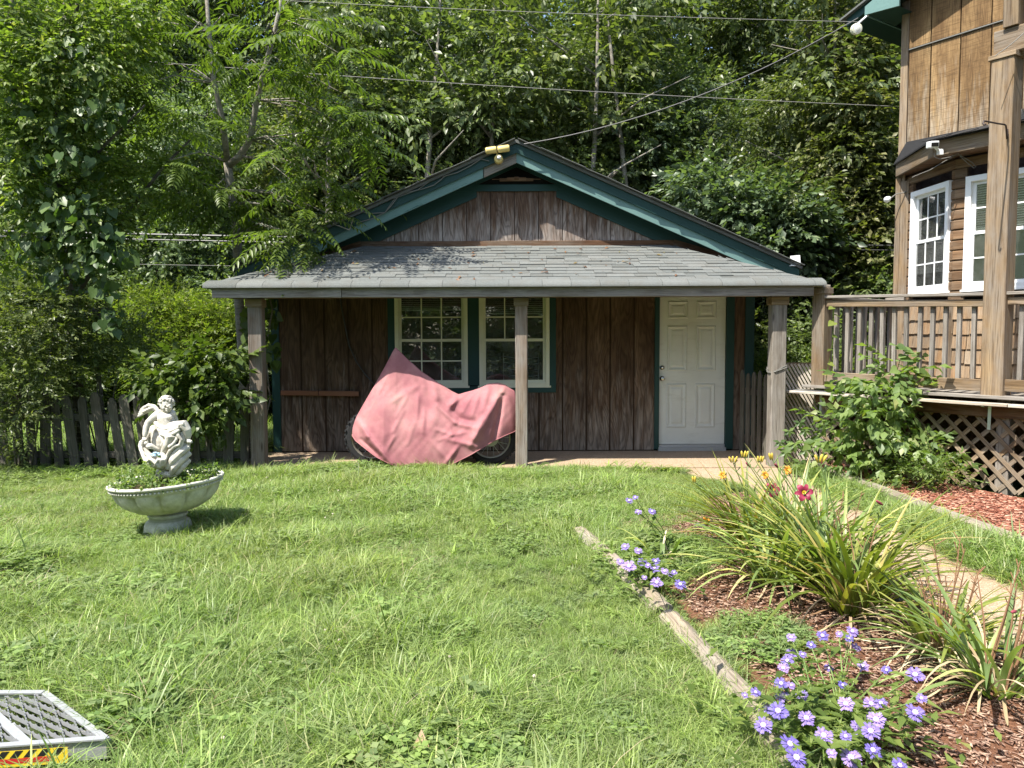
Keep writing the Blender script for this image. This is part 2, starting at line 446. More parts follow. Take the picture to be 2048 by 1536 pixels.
M['redmulch'] = soil_mat('red_mulch', (0.10, 0.035, 0.022), (0.22, 0.075, 0.045), (0.33, 0.15, 0.10), 70)
M['soil'] = soil_mat('potting_soil', (0.03, 0.025, 0.015), (0.07, 0.055, 0.03), (0.12, 0.10, 0.055), 60)
def glass_mat():
    m, t = mat_new('window_glass')
    lw = nd(t, 'LayerWeight', {'Blend': 0.22})
    tr = nd(t, 'BsdfTransparent', {'Color': (0.82, 0.86, 0.84)})
    gl = nd(t, 'BsdfGlossy', {'Color': (1, 1, 1), 'Roughness': 0.015, 'Normal': bumpn(t, noise(t, ocoord(t), 2.2, 2), 0.05, 0.02)})
    dn = nd(t, 'BsdfDiffuse', {'Color': (0.5, 0.5, 0.45)})
    f = mth(t, 'MULTIPLY_ADD', lw.outputs['Fresnel'], 0.9, 0.16)
    a = nd(t, 'MixShader', {0: f, 1: tr.outputs[0], 2: gl.outputs[0]})
    ds = ramp(t, noise(t, ocoord(t), 7, 6, 0.7), [(0.4, g3(0.03)), (0.8, g3(0.14))])
    b = nd(t, 'MixShader', {0: ds, 1: a.outputs[0], 2: dn.outputs[0]})
    out(t, b.outputs[0])
    return m
M['glass'] = glass_mat()

# ---------------------------------------------------------------- ground
def hill(x, y):
    h = 0.0
    s = max(0.0, y - 13.5)
    h += 0.42 * s * s / (s + 3.0)
    s2 = max(0.0, -x - 9.0)
    h += 0.25 * s2 * s2 / (s2 + 4.0)
    return min(h, 26.0)
def make_ground():
    xs = np.concatenate([np.linspace(-120, -16, 14), np.linspace(-14, 14, 29), np.linspace(16, 120, 14)])
    ys = np.concatenate([np.linspace(-60, -4, 8), np.linspace(-2, 12, 15), np.linspace(13, 34, 22), np.linspace(38, 150, 15)])
    v = []
    for y in ys:
        for x in xs:
            j = 0.0 if y < 13 else 0.25 * math.sin(x * 1.3 + y) * math.cos(y * 0.9 - x * 0.4)
            v.append((x, y, hill(x, y) + j - 0.004))
    nx = len(xs)
    f = np.array([(j * nx + i, j * nx + i + 1, (j + 1) * nx + i + 1, (j + 1) * nx + i) for j in range(len(ys) - 1) for i in range(nx - 1)])
    tag(link('ground', mesh_np('ground', v, f, M['lawn'], True)), kind='structure')
make_ground()
def sheet(name, poly, z, d, mat):
    m = MB(); m.prism([(x, y, z - d) for x, y in poly], (0, 0, d))
    # prism winds downwards if clockwise
    return tag(m.build(name, mat), kind='structure')
sheet('porch_slab', [(-3.35, 9.02), (2.3, 9.0), (3.75, 9.0), (3.75, 10.33), (-3.35, 10.33)], 0.035, 0.12, M['concrete'])
sheet('walkway', [(1.95, 9.0), (2.05, 8.5), (2.4, 7.9), (2.45, 6.5), (2.44, 4.6), (2.46, 1.5), (3.2, 1.5), (3.17, 4.4), (3.15, 6.5), (3.2, 8.0), (3.4, 9.0)], 0.022, 0.1, M['concrete'])
sheet('garden_bed', [(0.62, 6.6), (0.85, 5.0), (1.1, 3.45), (1.35, 1.6), (2.455, 1.6), (2.435, 4.6), (2.445, 6.5), (2.3, 7.6), (1.6, 7.1)], 0.028, 0.1, M['mulch'])
sheet('mulch_bed', [(3.56, 9.05), (3.58, 7.9), (3.66, 6.4), (3.8, 4.5), (3.9, 2.5), (6.4, 2.5), (5.6, 5.0), (3.95, 8.9), (3.7, 9.3)], 0.07, 0.14, M['redmulch'])

# ---------------------------------------------------------------- local frame for anything set in a wall
class LF:
    def __init__(s, O, ex, n): s.O = Vector(O); s.ex = Vector(ex).normalized(); s.n = Vector(n).normalized(); s.up = Vector((0, 0, 1))
    def p(s, a, b, c): return s.O + s.ex * a + s.n * b + s.up * c
    def box(s, m, a0, a1, b0, b1, c0, c1):
        m.add([s.p(a0, b1, c0), s.p(a1, b1, c0), s.p(a1, b0, c0), s.p(a0, b0, c0), s.p(a0, b1, c1), s.p(a1, b1, c1), s.p(a1, b0, c1), s.p(a0, b0, c1)],
              [(3, 2, 1, 0), (4, 5, 6, 7), (0, 1, 5, 4), (1, 2, 6, 5), (2, 3, 7, 6), (3, 0, 4, 7)])
def window(parent, L, w, h, cols_up=3, cols_lo=3, rows=2, blind=0.3, mat='white', fw=0.045, mid=0.5, screen=False):
    """a sash window: frame > upper and lower sash, muntins, panes, blind"""
    m = MB()
    for a0, a1, c0, c1 in ((0, fw, 0, h), (w - fw, w, 0, h), (fw, w - fw, h - fw, h), (fw, w - fw, 0, fw * 0.9)):
        L.box(m, a0, a1, -0.05, 0.035, c0, c1)
    L.box(m, -0.02, w + 0.02, -0.01, 0.042, -0.02, 0.004)
    win = m.build('window', M[mat], parent)
    ORG[win.name] = org(parent)
    hm = fw + (h - 2 * fw) * mid
    for (c0, c1, bb, cols) in ((hm - 0.02, h - fw, -0.012, cols_up), (fw * 0.9, hm + 0.02, 0.008, cols_lo)):
        m = MB(); sw = 0.036
        a0, a1 = fw, w - fw
        for q in ((a0, a0 + sw, c0, c1), (a1 - sw, a1, c0, c1), (a0 + sw, a1 - sw, c1 - sw, c1), (a0 + sw, a1 - sw, c0, c0 + sw)):
            L.box(m, q[0], q[1], bb - 0.022, bb, q[2], q[3])
        m.build('sash', M[mat], win)
        g = MB(); L.box(g, a0 + sw, a1 - sw, bb - 0.014, bb - 0.010, c0 + sw, c1 - sw)
        g.build('pane', M['glass'], win)
        ia, ib, ja, jb = a0 + sw, a1 - sw, c0 + sw, c1 - sw
        for k in range(1, cols):
            x = ia + (ib - ia) * k / cols
            m = MB(); L.box(m, x - 0.008, x + 0.008, bb - 0.0095, bb - 0.004, ja, jb); m.build('muntin', M[mat], win)
        if cols > 1:
            for k in range(1, rows):
                z = ja + (jb - ja) * k / rows
                m = MB(); L.box(m, ia, ib, bb - 0.0093, bb - 0.0045, z - 0.008, z + 0.008); m.build('muntin', M[mat], win)
    if screen:
        m = MB(); L.box(m, fw, w - fw, -0.06, -0.056, fw, hm); m.build('insect_screen', M['screen'], win)
    if blind > 0:
        m = MB(); n = int(blind * h / 0.026)
        for k in range(n):
            z = h - fw - 0.02 - k * 0.026
            a, b = L.p(fw + 0.02, -0.075, z), L.p(w - fw - 0.02, -0.075, z)
            m.beam(a, b, 0.026, 0.002, (L.n * 0.55 + Vector((0, 0, 1))))
        L.box(m, fw + 0.02, w - fw - 0.02, -0.09, -0.06, h - fw - 0.03 - n * 0.026, h - fw - 0.012 - n * 0.026)
        m.build('blind', M['blind'], win)
    return win

# ---------------------------------------------------------------- the shed
YW, XL, XR, XC, ZA, SL = 10.3, -3.19, 3.21, 0.07, 4.075, 0.44
shed = thing('shed', 'brown board sided shed with green trim, white door and shingled porch', 'shed', (XC, YW, 0))
SX = lambda px: (px - 1024) * YW / FPX
def zr(x): return ZA - SL * abs(x - XC)
# carcass behind the boards: sides, back, floor, and the front in strips round the openings
WX0, WX1, WZ0, WZ1 = SX(777), SX(1112), 0.83, 2.34
DX0, DX1, DZ1 = SX(1309), SX(1467), 2.26
m = MB()
m.box(XL, XL + 0.08, YW + 0.1, 14.9, 0, 2.5); m.box(XR - 0.08, XR, YW + 0.1, 14.9, 0, 2.5); m.box(XL + 0.08, XR - 0.08, 14.82, 14.9, 0, 2.5)
for a, b, c, d in ((XL, WX0, 0.03, 2.75), (WX0, WX1, 0.03, WZ0), (WX0, WX1, WZ1, 2.75), (WX1, DX0, 0.03, 2.75), (DX0, DX1, DZ1, 2.75), (DX1, XR, 0.03, 2.75)):
    m.box(a, b, YW + 0.014, YW + 0.098, c, d)
m.prism([(XL, YW + 0.014, 2.752), (XR, YW + 0.014, 2.752), (XC, YW + 0.014, ZA - 0.2)], (0, 0.08, 0))
m.build('wall', M['groove'], shed)
m = MB(); m.box(XL + 0.1, XR - 0.1, 11.9, 11.95, 0.05, 2.6); m.box(XL + 0.1, XR - 0.1, YW + 0.11, 11.88, 2.55, 2.6); m.build('partition', M['dark'], shed)
# siding boards between the grooves
edges = [-3.138 + 0.318 * k for k in range(-1, 22)]
def clip_board(x0, x1, z0, z1, mat, gable=False):
    if x1 - x0 < (0.008 if gable else 0.03): return
    if gable: poly = [(z0, x0), (z0, x1), (max(z0 + 0.01, zr(x1) - 0.14), x1), (max(z0 + 0.01, zr(x0) - 0.14), x0)]
    else: poly = [(z0, x0), (z0, x1), (z1, x1), (z1, x0)]
    flat('siding_board', poly, (0, YW, 0), (0, 0, 1), (1, 0, 0), 0.0135, mat, shed)
for a, b in zip(edges[:-1], edges[1:]):
    x0, x1 = max(a + 0.011, XL), min(b - 0.011, XR)
    spans = [(x0, x1)]
    # full boards left and right of the openings
    for (o0, o1) in ((WX0, WX1), (DX0, DX1)):
        nx = []
        for s0, s1 in spans:
            if s1 <= o0 or s0 >= o1: nx.append((s0, s1))
            else:
                if s0 < o0: nx.append((s0, o0))
                if s1 > o1: nx.append((o1, s1))
        spans = nx
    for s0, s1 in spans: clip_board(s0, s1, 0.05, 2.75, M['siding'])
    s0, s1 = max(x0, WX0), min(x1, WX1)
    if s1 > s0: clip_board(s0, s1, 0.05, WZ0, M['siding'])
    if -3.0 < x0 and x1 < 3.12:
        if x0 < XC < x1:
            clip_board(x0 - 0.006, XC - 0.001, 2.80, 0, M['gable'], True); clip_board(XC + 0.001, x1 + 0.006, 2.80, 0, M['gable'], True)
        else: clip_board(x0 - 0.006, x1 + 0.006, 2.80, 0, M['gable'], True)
# corner boards and door / window casings
def vboard(name, x0, x1, z0, z1, mat, y0=None, t=0.02, parent=None):
    y0 = YW - 0.022 if y0 is None else y0
    return flat(name, [(z0, x0), (z0, x1), (z1, x1), (z1, x0)], (0, y0, 0), (0, 0, 1), (1, 0, 0), t, mat, parent or shed)
vboard('corner_board', XL - 0.02, SX(560), 0.04, 2.75, M['green'])
vboard('corner_board', SX(1489), XR + 0.02, 0.04, 2.75, M['green'])
vboard('window_casing', WX0, SX(791), WZ0, 2.32, M['green'])
vboard('window_casing', SX(936), SX(959), WZ0 + 0.1, 2.32, M['green'])
vboard('window_casing', SX(1099), WX1, WZ0, 2.32, M['green'])
flat('window_casing', [(SX(791), WZ0), (SX(1099), WZ0), (SX(1099), WZ0 + 0.085), (SX(791), WZ0 + 0.085)], (0, YW - 0.002, 0), (1, 0, 0), (0, 0, 1), 0.02, M['green'], shed)
for a, b, lo, bl in ((791, 936, 3, 0.17), (959, 1099, 1, 0.2)):
    window(shed, LF((SX(a), YW + 0.005, WZ0 + 0.088), (1, 0, 0), (0, -1, 0)), SX(b) - SX(a), 1.30, 3, lo, 2, bl, 'cream', 0.05, 0.47)
# interior oddments seen dimly through the right window: a wire rack
m = MB()
for k in range(5):
    z = 1.28 - 0.085 * k
    m.tube([(-0.12, 11.0, z + 0.02), (0.05, 11.05, z - 0.01), (0.22, 11.0, z - 0.02), (0.38, 11.02, z)], 0.006, 5)
m.tube([(-0.12, 11.0, 0.8), (-0.12, 11.0, 1.34)], 0.007, 5); m.tube([(0.38, 11.02, 0.8), (0.38, 11.02, 1.34)], 0.007, 5)
m.box(-0.14, 0.40, 10.96, 11.1, 0.0, 0.8)
tag(m.build('wire_rack', M['white'], None), 'white wire rack seen dimly through the right shed window', 'rack')
# door
dl, dr = SX(1319), SX(1451)
for x0, x1 in ((DX0, dl - 0.004), (dr + 0.004, DX1)): vboard('door_frame', x0, x1, 0.06, 2.2, M['green'], YW - 0.03, 0.1)
flat('door_frame', [(DX0, 2.2), (DX1, 2.2), (DX1, 2.27), (DX0, 2.27)], (0, YW + 0.06, 0), (1, 0, 0), (0, 0, 1), 0.09, M['green'], shed)
m = MB(); m.box(dl, dr, YW + 0.012, YW + 0.055, 0.125, 2.19)
door = m.build('door', M['doorp'], shed)
sx = (dr - dl) / 550.0; sz = 2.05 / 1245.0
for (a0, a1, c0, c1) in ((960, 1130, 120, 262), (1200, 1366, 120, 262), (956, 1126, 320, 685), (1198, 1364, 320, 685), (954, 1122, 790, 1150), (1194, 1360, 790, 1150)):
    x0, x1 = dl + (a0 - 893) * sx, dl + (a1 - 893) * sx
    z1, z0 = 2.175 - (c0 - 40) * sz, 2.175 - (c1 - 40) * sz
    m = MB(); rings = [(0, 0.0115), (0.012, -0.001), (0.024, 0.002), (0.04, 0.0115), (0.052, 0.0115), (0.075, 0.002)]
    vs = []
    for ins, dy in rings:
        y = YW + dy
        vs += [(x0 + ins, y, z0 + ins), (x1 - ins, y, z0 + ins), (x1 - ins, y, z1 - ins), (x0 + ins, y, z1 - ins)]
    fs = [(4 * i + k, 4 * i + (k + 1) % 4, 4 * i + 4 + (k + 1) % 4, 4 * i + 4 + k) for i in range(len(rings) - 1) for k in range(4)]
    e = 4 * (len(rings) - 1); fs.append((e, e + 1, e + 2, e + 3))
    m.add(vs, fs); m.build('door_panel', M['doorp'], door)
def turned(cx, cz, y, prof, name, mat, parent):
    m = MB(); n = 16; vs = []
    for r, d in prof:
        for k in range(n):
            a = 2 * math.pi * k / n; vs.append((cx + r * math.cos(a), y - d, cz + r * math.sin(a)))
    m.add(vs, [(i * n + k, i * n + (k + 1) % n, (i + 1) * n + (k + 1) % n, (i + 1) * n + k) for i in range(len(prof) - 1) for k in range(n)] + [tuple((len(prof) - 1) * n + k for k in range(n))])
    return m.build(name, mat, parent, True)
kx = SX(1325)
turned(kx, 1.01, YW + 0.012, [(0.034, 0), (0.034, 0.006), (0.014, 0.012), (0.012, 0.035), (0.026, 0.045), (0.030, 0.058), (0.024, 0.068), (0.005, 0.072)], 'door_knob', M['chrome'], door)
turned(kx, 1.155, YW + 0.012, [(0.032, 0), (0.030, 0.016), (0.018, 0.02), (0.016, 0.026), (0.002, 0.027)], 'deadbolt', M['chrome'], door)
m = MB(); m.box(dl - 0.01, dr + 0.01, YW - 0.05, YW + 0.06, 0.036, 0.085); m.box(dl, dr, YW - 0.02, YW + 0.058, 0.087, 0.12); m.build('threshold', M['alu'], shed)
# gable vent with louvres and green surround
Yf = YW - 0.03
vb = 3.575
flat('vent_sill', [(SX(905), vb - 0.085), (SX(1160), vb - 0.085), (SX(1118), vb), (SX(948), vb)], (0, YW - 0.004, 0), (1, 0, 0), (0, 0, 1), 0.026, M['green'], shed)
vent = flat('gable_vent', [(XC - 0.5, vb + 0.002), (XC + 0.5, vb + 0.002), (XC, vb + 0.232)], (0, YW - 0.002, 0), (1, 0, 0), (0, 0, 1), 0.004, M['dark'], shed)
for k in range(5):
    z = vb + 0.022 + k * 0.045
    hw = max(0.03, (vb + 0.215 - z) / SL * 0.95)
    plank('louvre', (XC - hw, YW - 0.02, z), (XC + hw, YW - 0.02, z), 0.05, 0.01, M['rawbrown'], vent, up=(0, -0.75, 0.65))
# frieze boards following the roof, rake boards, roof decks
dirL, dirR = Vector((-1, 0, -SL)).normalized(), Vector((1, 0, -SL)).normalized()
YR = 10.03
def rake(name, sgn, d0, d1, off0, off1, y0, t, mat):
    """board along one roof slope: d = horizontal distance from the ridge, off = vertical drop below the roof line"""
    x0, x1 = XC + sgn * d0, XC + sgn * d1
    q = [(x0, zr(x0) - off0), (x1, zr(x1) - off0), (x1, zr(x1) - off1), (x0, zr(x0) - off1)]
    p = Vector((q[0][0], 0, q[0][1])); d = (Vector((q[1][0], 0, q[1][1])) - p).normalized()
    e = Vector((0, -1, 0)).cross(d) if False else Vector((-d.z, 0, d.x))
    poly = [((Vector((a, 0, b)) - p).dot(d), (Vector((a, 0, b)) - p).dot(e)) for a, b in q]
    o = Vector((p.x, y0, p.z))
    ez = d.cross(e)
    if ez.y < 0: pass
    return flat(name, poly, o + (Vector((0, 0, 0)) if ez.y > 0 else Vector((0, t, 0))), d, e, t, mat, shed)
HS = 3.64
for s in (-1, 1):
    rake('frieze_board', s, 0.0, 0.52, 0.13, 0.272, YW - 0.024, 0.02, M['green'])
    rake('frieze_board', s, 0.525, 3.35, 0.13, 0.43, YW - 0.024, 0.02, M['green'])
    rake('rake_trim', s, 0.0, HS, 0.035, 0.15, YR - 0.028, 0.026, M['green'])
    if s == 1:
        rake('rake_board', s, 0.0, HS - 0.28, 0.145, 0.268, YR, 0.03, M['teal'])
        rake('rake_board', s, HS - 0.275, HS - 0.02, 0.145, 0.285, YR - 0.004, 0.03, M['teal'])
    else:
        rake('rake_board', s, 0.43, HS - 0.02, 0.145, 0.268, YR, 0.03, M['teal'])
        rake('rake_board', s, 0.0, 0.42, 0.13, 0.27, YR + 0.008, 0.022, M['grey'])
    rake('soffit', s, 0.02, HS - 0.06, 0.16, 0.185, YR + 0.032, YW - 0.03 - YR - 0.032, M['green'])
    m = MB()
    x1 = XC + s * (HS + 0.03)
    m.prism([(XC, YR - 0.06, zr(XC) - 0.03), (x1, YR - 0.06, zr(x1) - 0.03), (x1, YR - 0.06, zr(x1) + 0.008), (XC, YR - 0.06, zr(XC) + 0.008)][::s], (0, 5.2, 0))
    m.prism([(XC, YR + 0.05, zr(XC) - 0.15), (x1 - s * 0.05, YR + 0.05, zr(x1) - 0.15), (x1 - s * 0.05, YR + 0.05, zr(x1) - 0.032), (XC, YR + 0.05, zr(XC) - 0.032)][::s], (0, 5.0, 0))
    roof = m.build('roof', M['shingle'], shed)
    # curled shingle edges along the rake
    rr = random.Random(5 + s)
    for k in range(13):
        d = 0.02 + k * 0.28
        x = XC + s * (d + 0.14)
        plank('shingle', Vector((XC + s * d, YR - 0.04 + rr.uniform(-0.03, 0.01), zr(XC + s * d) + 0.016 + rr.uniform(0, 0.008))), Vector((XC + s * (d + 0.30), YR - 0.04 + rr.uniform(-0.03, 0.01), zr(XC + s * (d + 0.30)) + 0.014 + rr.uniform(0, 0.016))), 0.14, 0.007, M['shingle'], roof, ch=0.001)
# the horizontal and sloping flashing boards where the porch roof meets the gable wall
plank('flashing_board', (SX(728), YW - 0.02, 2.80), (SX(1344), YW - 0.02, 2.80), 0.03, 0.085, M['rawbrown'], shed)
plank('flashing_board', (SX(728), YW - 0.021, 2.81), (SX(480), YW - 0.021, 2.30), 0.03, 0.085, M['rawbrown'], shed)
plank('flashing_board', (SX(1344), YW - 0.021, 2.81), (SX(1580), YW - 0.021, 2.36), 0.03, 0.085, M['rawbrown'], shed)

# ---- porch roof
EA, EB, TC, TD = Vector((-3.50, 8.85, 2.175)), Vector((3.57, 8.85, 2.175)), Vector((2.08, 10.27, 2.765)), Vector((-1.93, 10.27, 2.765))
WL, WR = Vector((-3.50, 10.27, 2.175)), Vector((3.57, 10.27, 2.175))
m = MB(); dn = Vector((0, 0, -0.03))
top = [EA, EB, TC, TD, WL, WR]
m.add(top + [p + dn for p in top], [(0, 1, 2, 3), (4, 0, 3), (1, 5, 2), (9, 8, 7, 6), (9, 6, 10), (8, 11, 7), (0, 6, 7, 1), (1, 7, 11, 5), (4, 10, 6, 0), (3, 2, 8, 9), (4, 3, 9, 10), (2, 5, 11, 8)])
proof = m.build('porch_roof', M['shingle'], shed)
su = (TC - EB); sv = Vector((0, TC.y - EB.y, TC.z - EB.z)); slen = sv.length; sv.normalize(); sn = Vector((1, 0, 0)).cross(sv)
NC = 13; ex = slen / NC
rr = random.Random(3)
def hip_x(v):
    u = min(1.0, max(0.0, v / slen)); return EA.x + (TD.x - EA.x) * u, EB.x + (TC.x - EB.x) * u
tabs = {}
for i in range(NC):
    v0, v1 = i * ex, min((i + 1) * ex + 0.03, slen)
    x = EA.x - rr.uniform(0, 0.3)
    while x < EB.x:
        w = rr.choice([0.22, 0.26, 0.30, 0.33])
        a, b = x + 0.002, x + w - 0.002
        l0, r0 = hip_x(v0); l1, r1 = hip_x(v1)
        x += w
        if b < l0 + 0.02 or a > r0 - 0.02: continue
        th = rr.choice([0.005, 0.007, 0.011])
        cl = [(max(a, l0), v0), (min(b, r0), v0), (max(min(b, r1), max(a, l1)), v1), (min(max(a, l1), max(min(b, r1), max(a, l1))), v1)]
        key = (round(w, 3), th, i == NC - 1) if (a >= l1 and b <= r1) else None
        cx, cv = (a + b) / 2, (v0 + v1) / 2
        me = tabs.get(key) if key else None
        if me is None:
            mm = MB(); mm.prism([(px - cx, pv - cv, 0) for px, pv in cl], (0, 0, th)); me = mm.mesh('shingle', M['shingle'])
            if key: tabs[key] = me
        o = link('shingle', me, proof)
        tilt = Matrix((Vector((1, 0, 0)), sv, sn)).transposed() @ Matrix.Rotation(-0.055 + rr.uniform(-0.012, 0.012), 3, 'X')
        pos = Vector((cx, EA.y, EA.z)) + sv * cv + sn * 0.0075
        o.matrix_local = Matrix.Translation(pos - org(shed)) @ tilt.to_4x4()
# the rolled front edge
prof = [(0.135, 0.014), (0.06, 0.02), (0.0, 0.019), (-0.022, 0.008), (-0.032, -0.006), (-0.034, -0.018)]
x = EA.x - 0.02
while x < EB.x:
    w = min(rr.choice([0.33, 0.38, 0.30]), EB.x + 0.02 - x)
    mm = MB(); vs = []
    for (u, n_) in prof:
        for sx_ in (0.002, w - 0.002):
            y = EA.y + u * sv.y + (sn.y * n_ if n_ > 0 else 0); z = EA.z + (u * sv.z if u > -0.02 else -0.008) + (sn.z * n_ if n_ > 0 else n_)
            vs.append((x + sx_, y, z))
    mm.add(vs, [(2 * k, 2 * k + 1, 2 * k + 3, 2 * k + 2) for k in range(len(prof) - 1)])
    o = mm.build('edge_shingle', M['shingle'], proof)
    sol = o.modifiers.new('thick', 'SOLIDIFY'); sol.thickness = 0.006
    x += w
# hip caps
for (p, q, s) in ((EA, TD, -1), (EB, TC, 1)):
    d = (q - p); n = 9
    for k in range(n):
        a = p + d * (k / n) + Vector((0, 0, 0.018)); b = p + d * ((k + 1.12) / n) + Vector((0, 0, 0.012))
        side1 = Vector((-s * 0.11, 0.0, 0.0)) + sn * 0.0; side2 = Vector((s * 0.02, 0.10, -0.05))
        mm = MB(); mm.add([a + side1 + Vector((0, 0, -0.004)), a, a + side2, b + side1 + Vector((0, 0, -0.002)), b, b + side2], [(0, 1, 4, 3), (1, 2, 5, 4)])
        o = mm.build('hip_shingle', M['shingle'], proof)
        sol = o.modifiers.new('thick', 'SOLIDIFY'); sol.thickness = 0.008
# fallen leaves and twigs caught on the shingles
rl = np.random.RandomState(17); nL = 90
uu = rl.rand(nL) ** 1.3; vv = rl.rand(nL)
lx = EA.x + 0.5 + uu * 5.2; lv = 0.08 + vv * (slen - 0.2); okl = (lx > EA.x + (TD.x - EA.x) * lv / slen + 0.15) & (lx < EB.x + (TC.x - EB.x) * lv / slen - 0.15)
lpos = np.stack([lx, EA.y + sv.y * lv, EA.z + sv.z * lv], 1) + np.array(sn) * 0.030
la = rl.rand(nL) * 6.283; ld = np.cos(la)[:, None] * np.array([1.0, 0, 0]) + np.sin(la)[:, None] * np.array(sv)
lvv, lff = inst(LEAF_V, LEAF_F, frames(ld[okl], np.tile(np.array(sn), (okl.sum(), 1)) + rl.normal(0, 0.2, (okl.sum(), 3))), lpos[okl], 0.03 + 0.05 * rl.rand(okl.sum()))
tag(link('roof_litter', mesh_np('roof_litter', lvv, lff, leaf('dead_litter', [(0, (0.09, 0.055, 0.03)), (0.7, (0.19, 0.12, 0.06)), (1, (0.16, 0.17, 0.06))], 0.1))), 'dry leaves littering the shingled porch roof', 'leaf litter', kind='stuff')
# fascia boards, beam, ceiling, posts
jx = (686 - 1024) * 8.88 / FPX
plank('fascia_board', (-3.43, 8.88, 2.098), (jx - 0.003, 8.88, 2.098), 0.035, 0.122, M['grey'], shed, seg=4, bow=0.004, seed=1)
plank('fascia_board', (jx + 0.003, 8.882, 2.098), (3.46, 8.882, 2.093), 0.035, 0.122, M['grey'], shed, seg=6, bow=0.005, seed=2)
plank('porch_beam', (-3.3, 9.10, 2.09), (3.38, 9.10, 2.09), 0.13, 0.10, M['rawbrown'], shed)
m = MB(); m.box(-3.42, 3.48, 8.93, YW - 0.03, 2.14, 2.15); m.build('porch_ceiling', M['rawbrown'], shed)
for (x, w) in ((-3.01, 0.165), (0.11, 0.145), (3.13, 0.175)):
    plank('porch_post', (x, 9.10, 0.02), (x, 9.10, 2.038), w, w * 0.9, M['post'] if x < 1 else M['grey'], shed, up=(0, 1, 0), ch=0.012, seg=5, bow=0.004, seed=int(x * 10))
    m = MB(); m.box(x - w / 2 - 0.015, x + w / 2 + 0.015, 9.1 - w / 2 - 0.012, 9.1 + w / 2 + 0.012, 1.94, 2.035); m.build('post_cap', M['deck'], shed, bevel=0.006)
# things fixed to the shed
y0 = YR - 0.09
fl = thing('security_light', 'yellowed twin-head security light at the peak of the shed gable', 'light', P(996, 318, y0))
for x0, x1, z in ((971, 993, 300), (995, 1019, 297)):
    m = MB(); a, b = P(x0, z + 2, y0 - 0.03), P(x1, z - 1, y0 - 0.03)
    m.tube([a, a + (b - a) * 0.08, a + (b - a) * 0.9, b], [0.03, 0.042, 0.044, 0.036], 14); m.build('lamp_head', M['yellowed'], fl, True, 0.004)
m = MB(); c = P(997, 318, y0 + 0.02); m.tube([c + Vector((0, -0.035, 0)), c + Vector((0, 0.07, 0.01))], [0.052, 0.062], 16); m.build('junction_box', M['yellowed'], fl, bevel=0.006)
m = MB(); c2 = P(998, 315, y0 - 0.03); m.tube([c2 + Vector((-0.022, 0, 0)), c2 + Vector((0.022, 0, 0))], 0.022, 12); m.build('sensor', M['white'], fl, True)
m = MB(); m.tube([P(993, 304, y0), P(995, 310, y0 + 0.02), c], 0.012, 6); m.build('arm', M['yellowed'], fl)
m = MB(); pts = [P(x, y, YR - 0.05) for x, y in ((978, 322), (962, 318), (940, 332), (915, 345), (890, 352), (878, 362), (868, 370), (845, 378), (800, 388), (785, 408), (770, 425), (740, 427), (716, 421), (714, 414), (725, 410))]
m.tube(pts, 0.006, 5); m.tube([P(x, y, YR - 0.055) for x, y in ((868, 370), (884, 358), (888, 352), (880, 349), (860, 362), (835, 380), (790, 396), (770, 425), (745, 437), (716, 445))], 0.005, 5)
tag(m.build('light_cable', M['palewire'], None), 'thin pale cable looping down the left shed roof edge', 'cable')
fr = thing('wooden_frame', 'empty tan square frame hung askew on the left shed roof edge', 'frame', P(686, 441, YR - 0.06))
cs = [P(672, 423, YR - 0.06), P(707, 435, YR - 0.07), P(699, 460, YR - 0.07), P(667, 448, YR - 0.06)]
for i in range(4): plank('frame_side', cs[i], cs[(i + 1) % 4], 0.012, 0.014, M['pale'], fr, up=(0, 1, 0))
m = MB(); g = P(1588, 527, YR - 0.02); m.beam(g + Vector((-0.05, -0.02, 0.03)), g + Vector((0.07, -0.02, 0.04)), 0.02, 0.13, (0.15, 0, 1)); m.beam(g + Vector((-0.05, -0.02, -0.03)), g + Vector((0.06, 0.06, -0.03)), 0.1, 0.008)
tag(m.build('gutter_end', M['white'], None), 'small white gutter end at the right eave of the shed', 'gutter')
bar = thing('wall_rail', 'narrow brown metal rail fixed on the shed wall left of the bike', 'rail', P(640, 786, YW - 0.04))
plank('rail_half', P(562, 785.5, YW - 0.035), P(637, 786.5, YW - 0.035), 0.04, 0.062, plain('brown_metal', (0.20, 0.085, 0.045), 0.5), bar)
plank('rail_half', P(638.5, 786.5, YW - 0.037), P(718, 787.5, YW - 0.037), 0.04, 0.066, bpy.data.materials['brown_metal'], bar)
m = MB(); m.tube([P(x, y, YW - 0.03) for x, y in ((680, 590), (683, 615), (690, 650), (698, 690), (712, 722), (730, 748), (748, 768), (762, 790))], 0.01, 6)
tag(m.build('hanging_cable', M['wire'], None), 'dark cable hanging in a curve down the shed wall behind the bike', 'cable')

# ---------------------------------------------------------------- the house on the right
HU = Vector((0.56, -0.83, 0)).normalized(); HN = Vector((-HU.y, HU.x, 0)) * -1
if HN.x > 0: HN = -HN
HC = Vector((4.9, 9.87, 0))
def H(s, o, z=0.0): return HC + HU * s + HN * o + Vector((0, 0, z))
UP = Vector((0, 0, 1))
house = thing('house', 'two-storey house clad in golden weathered plywood with a bay window', 'house', HC)
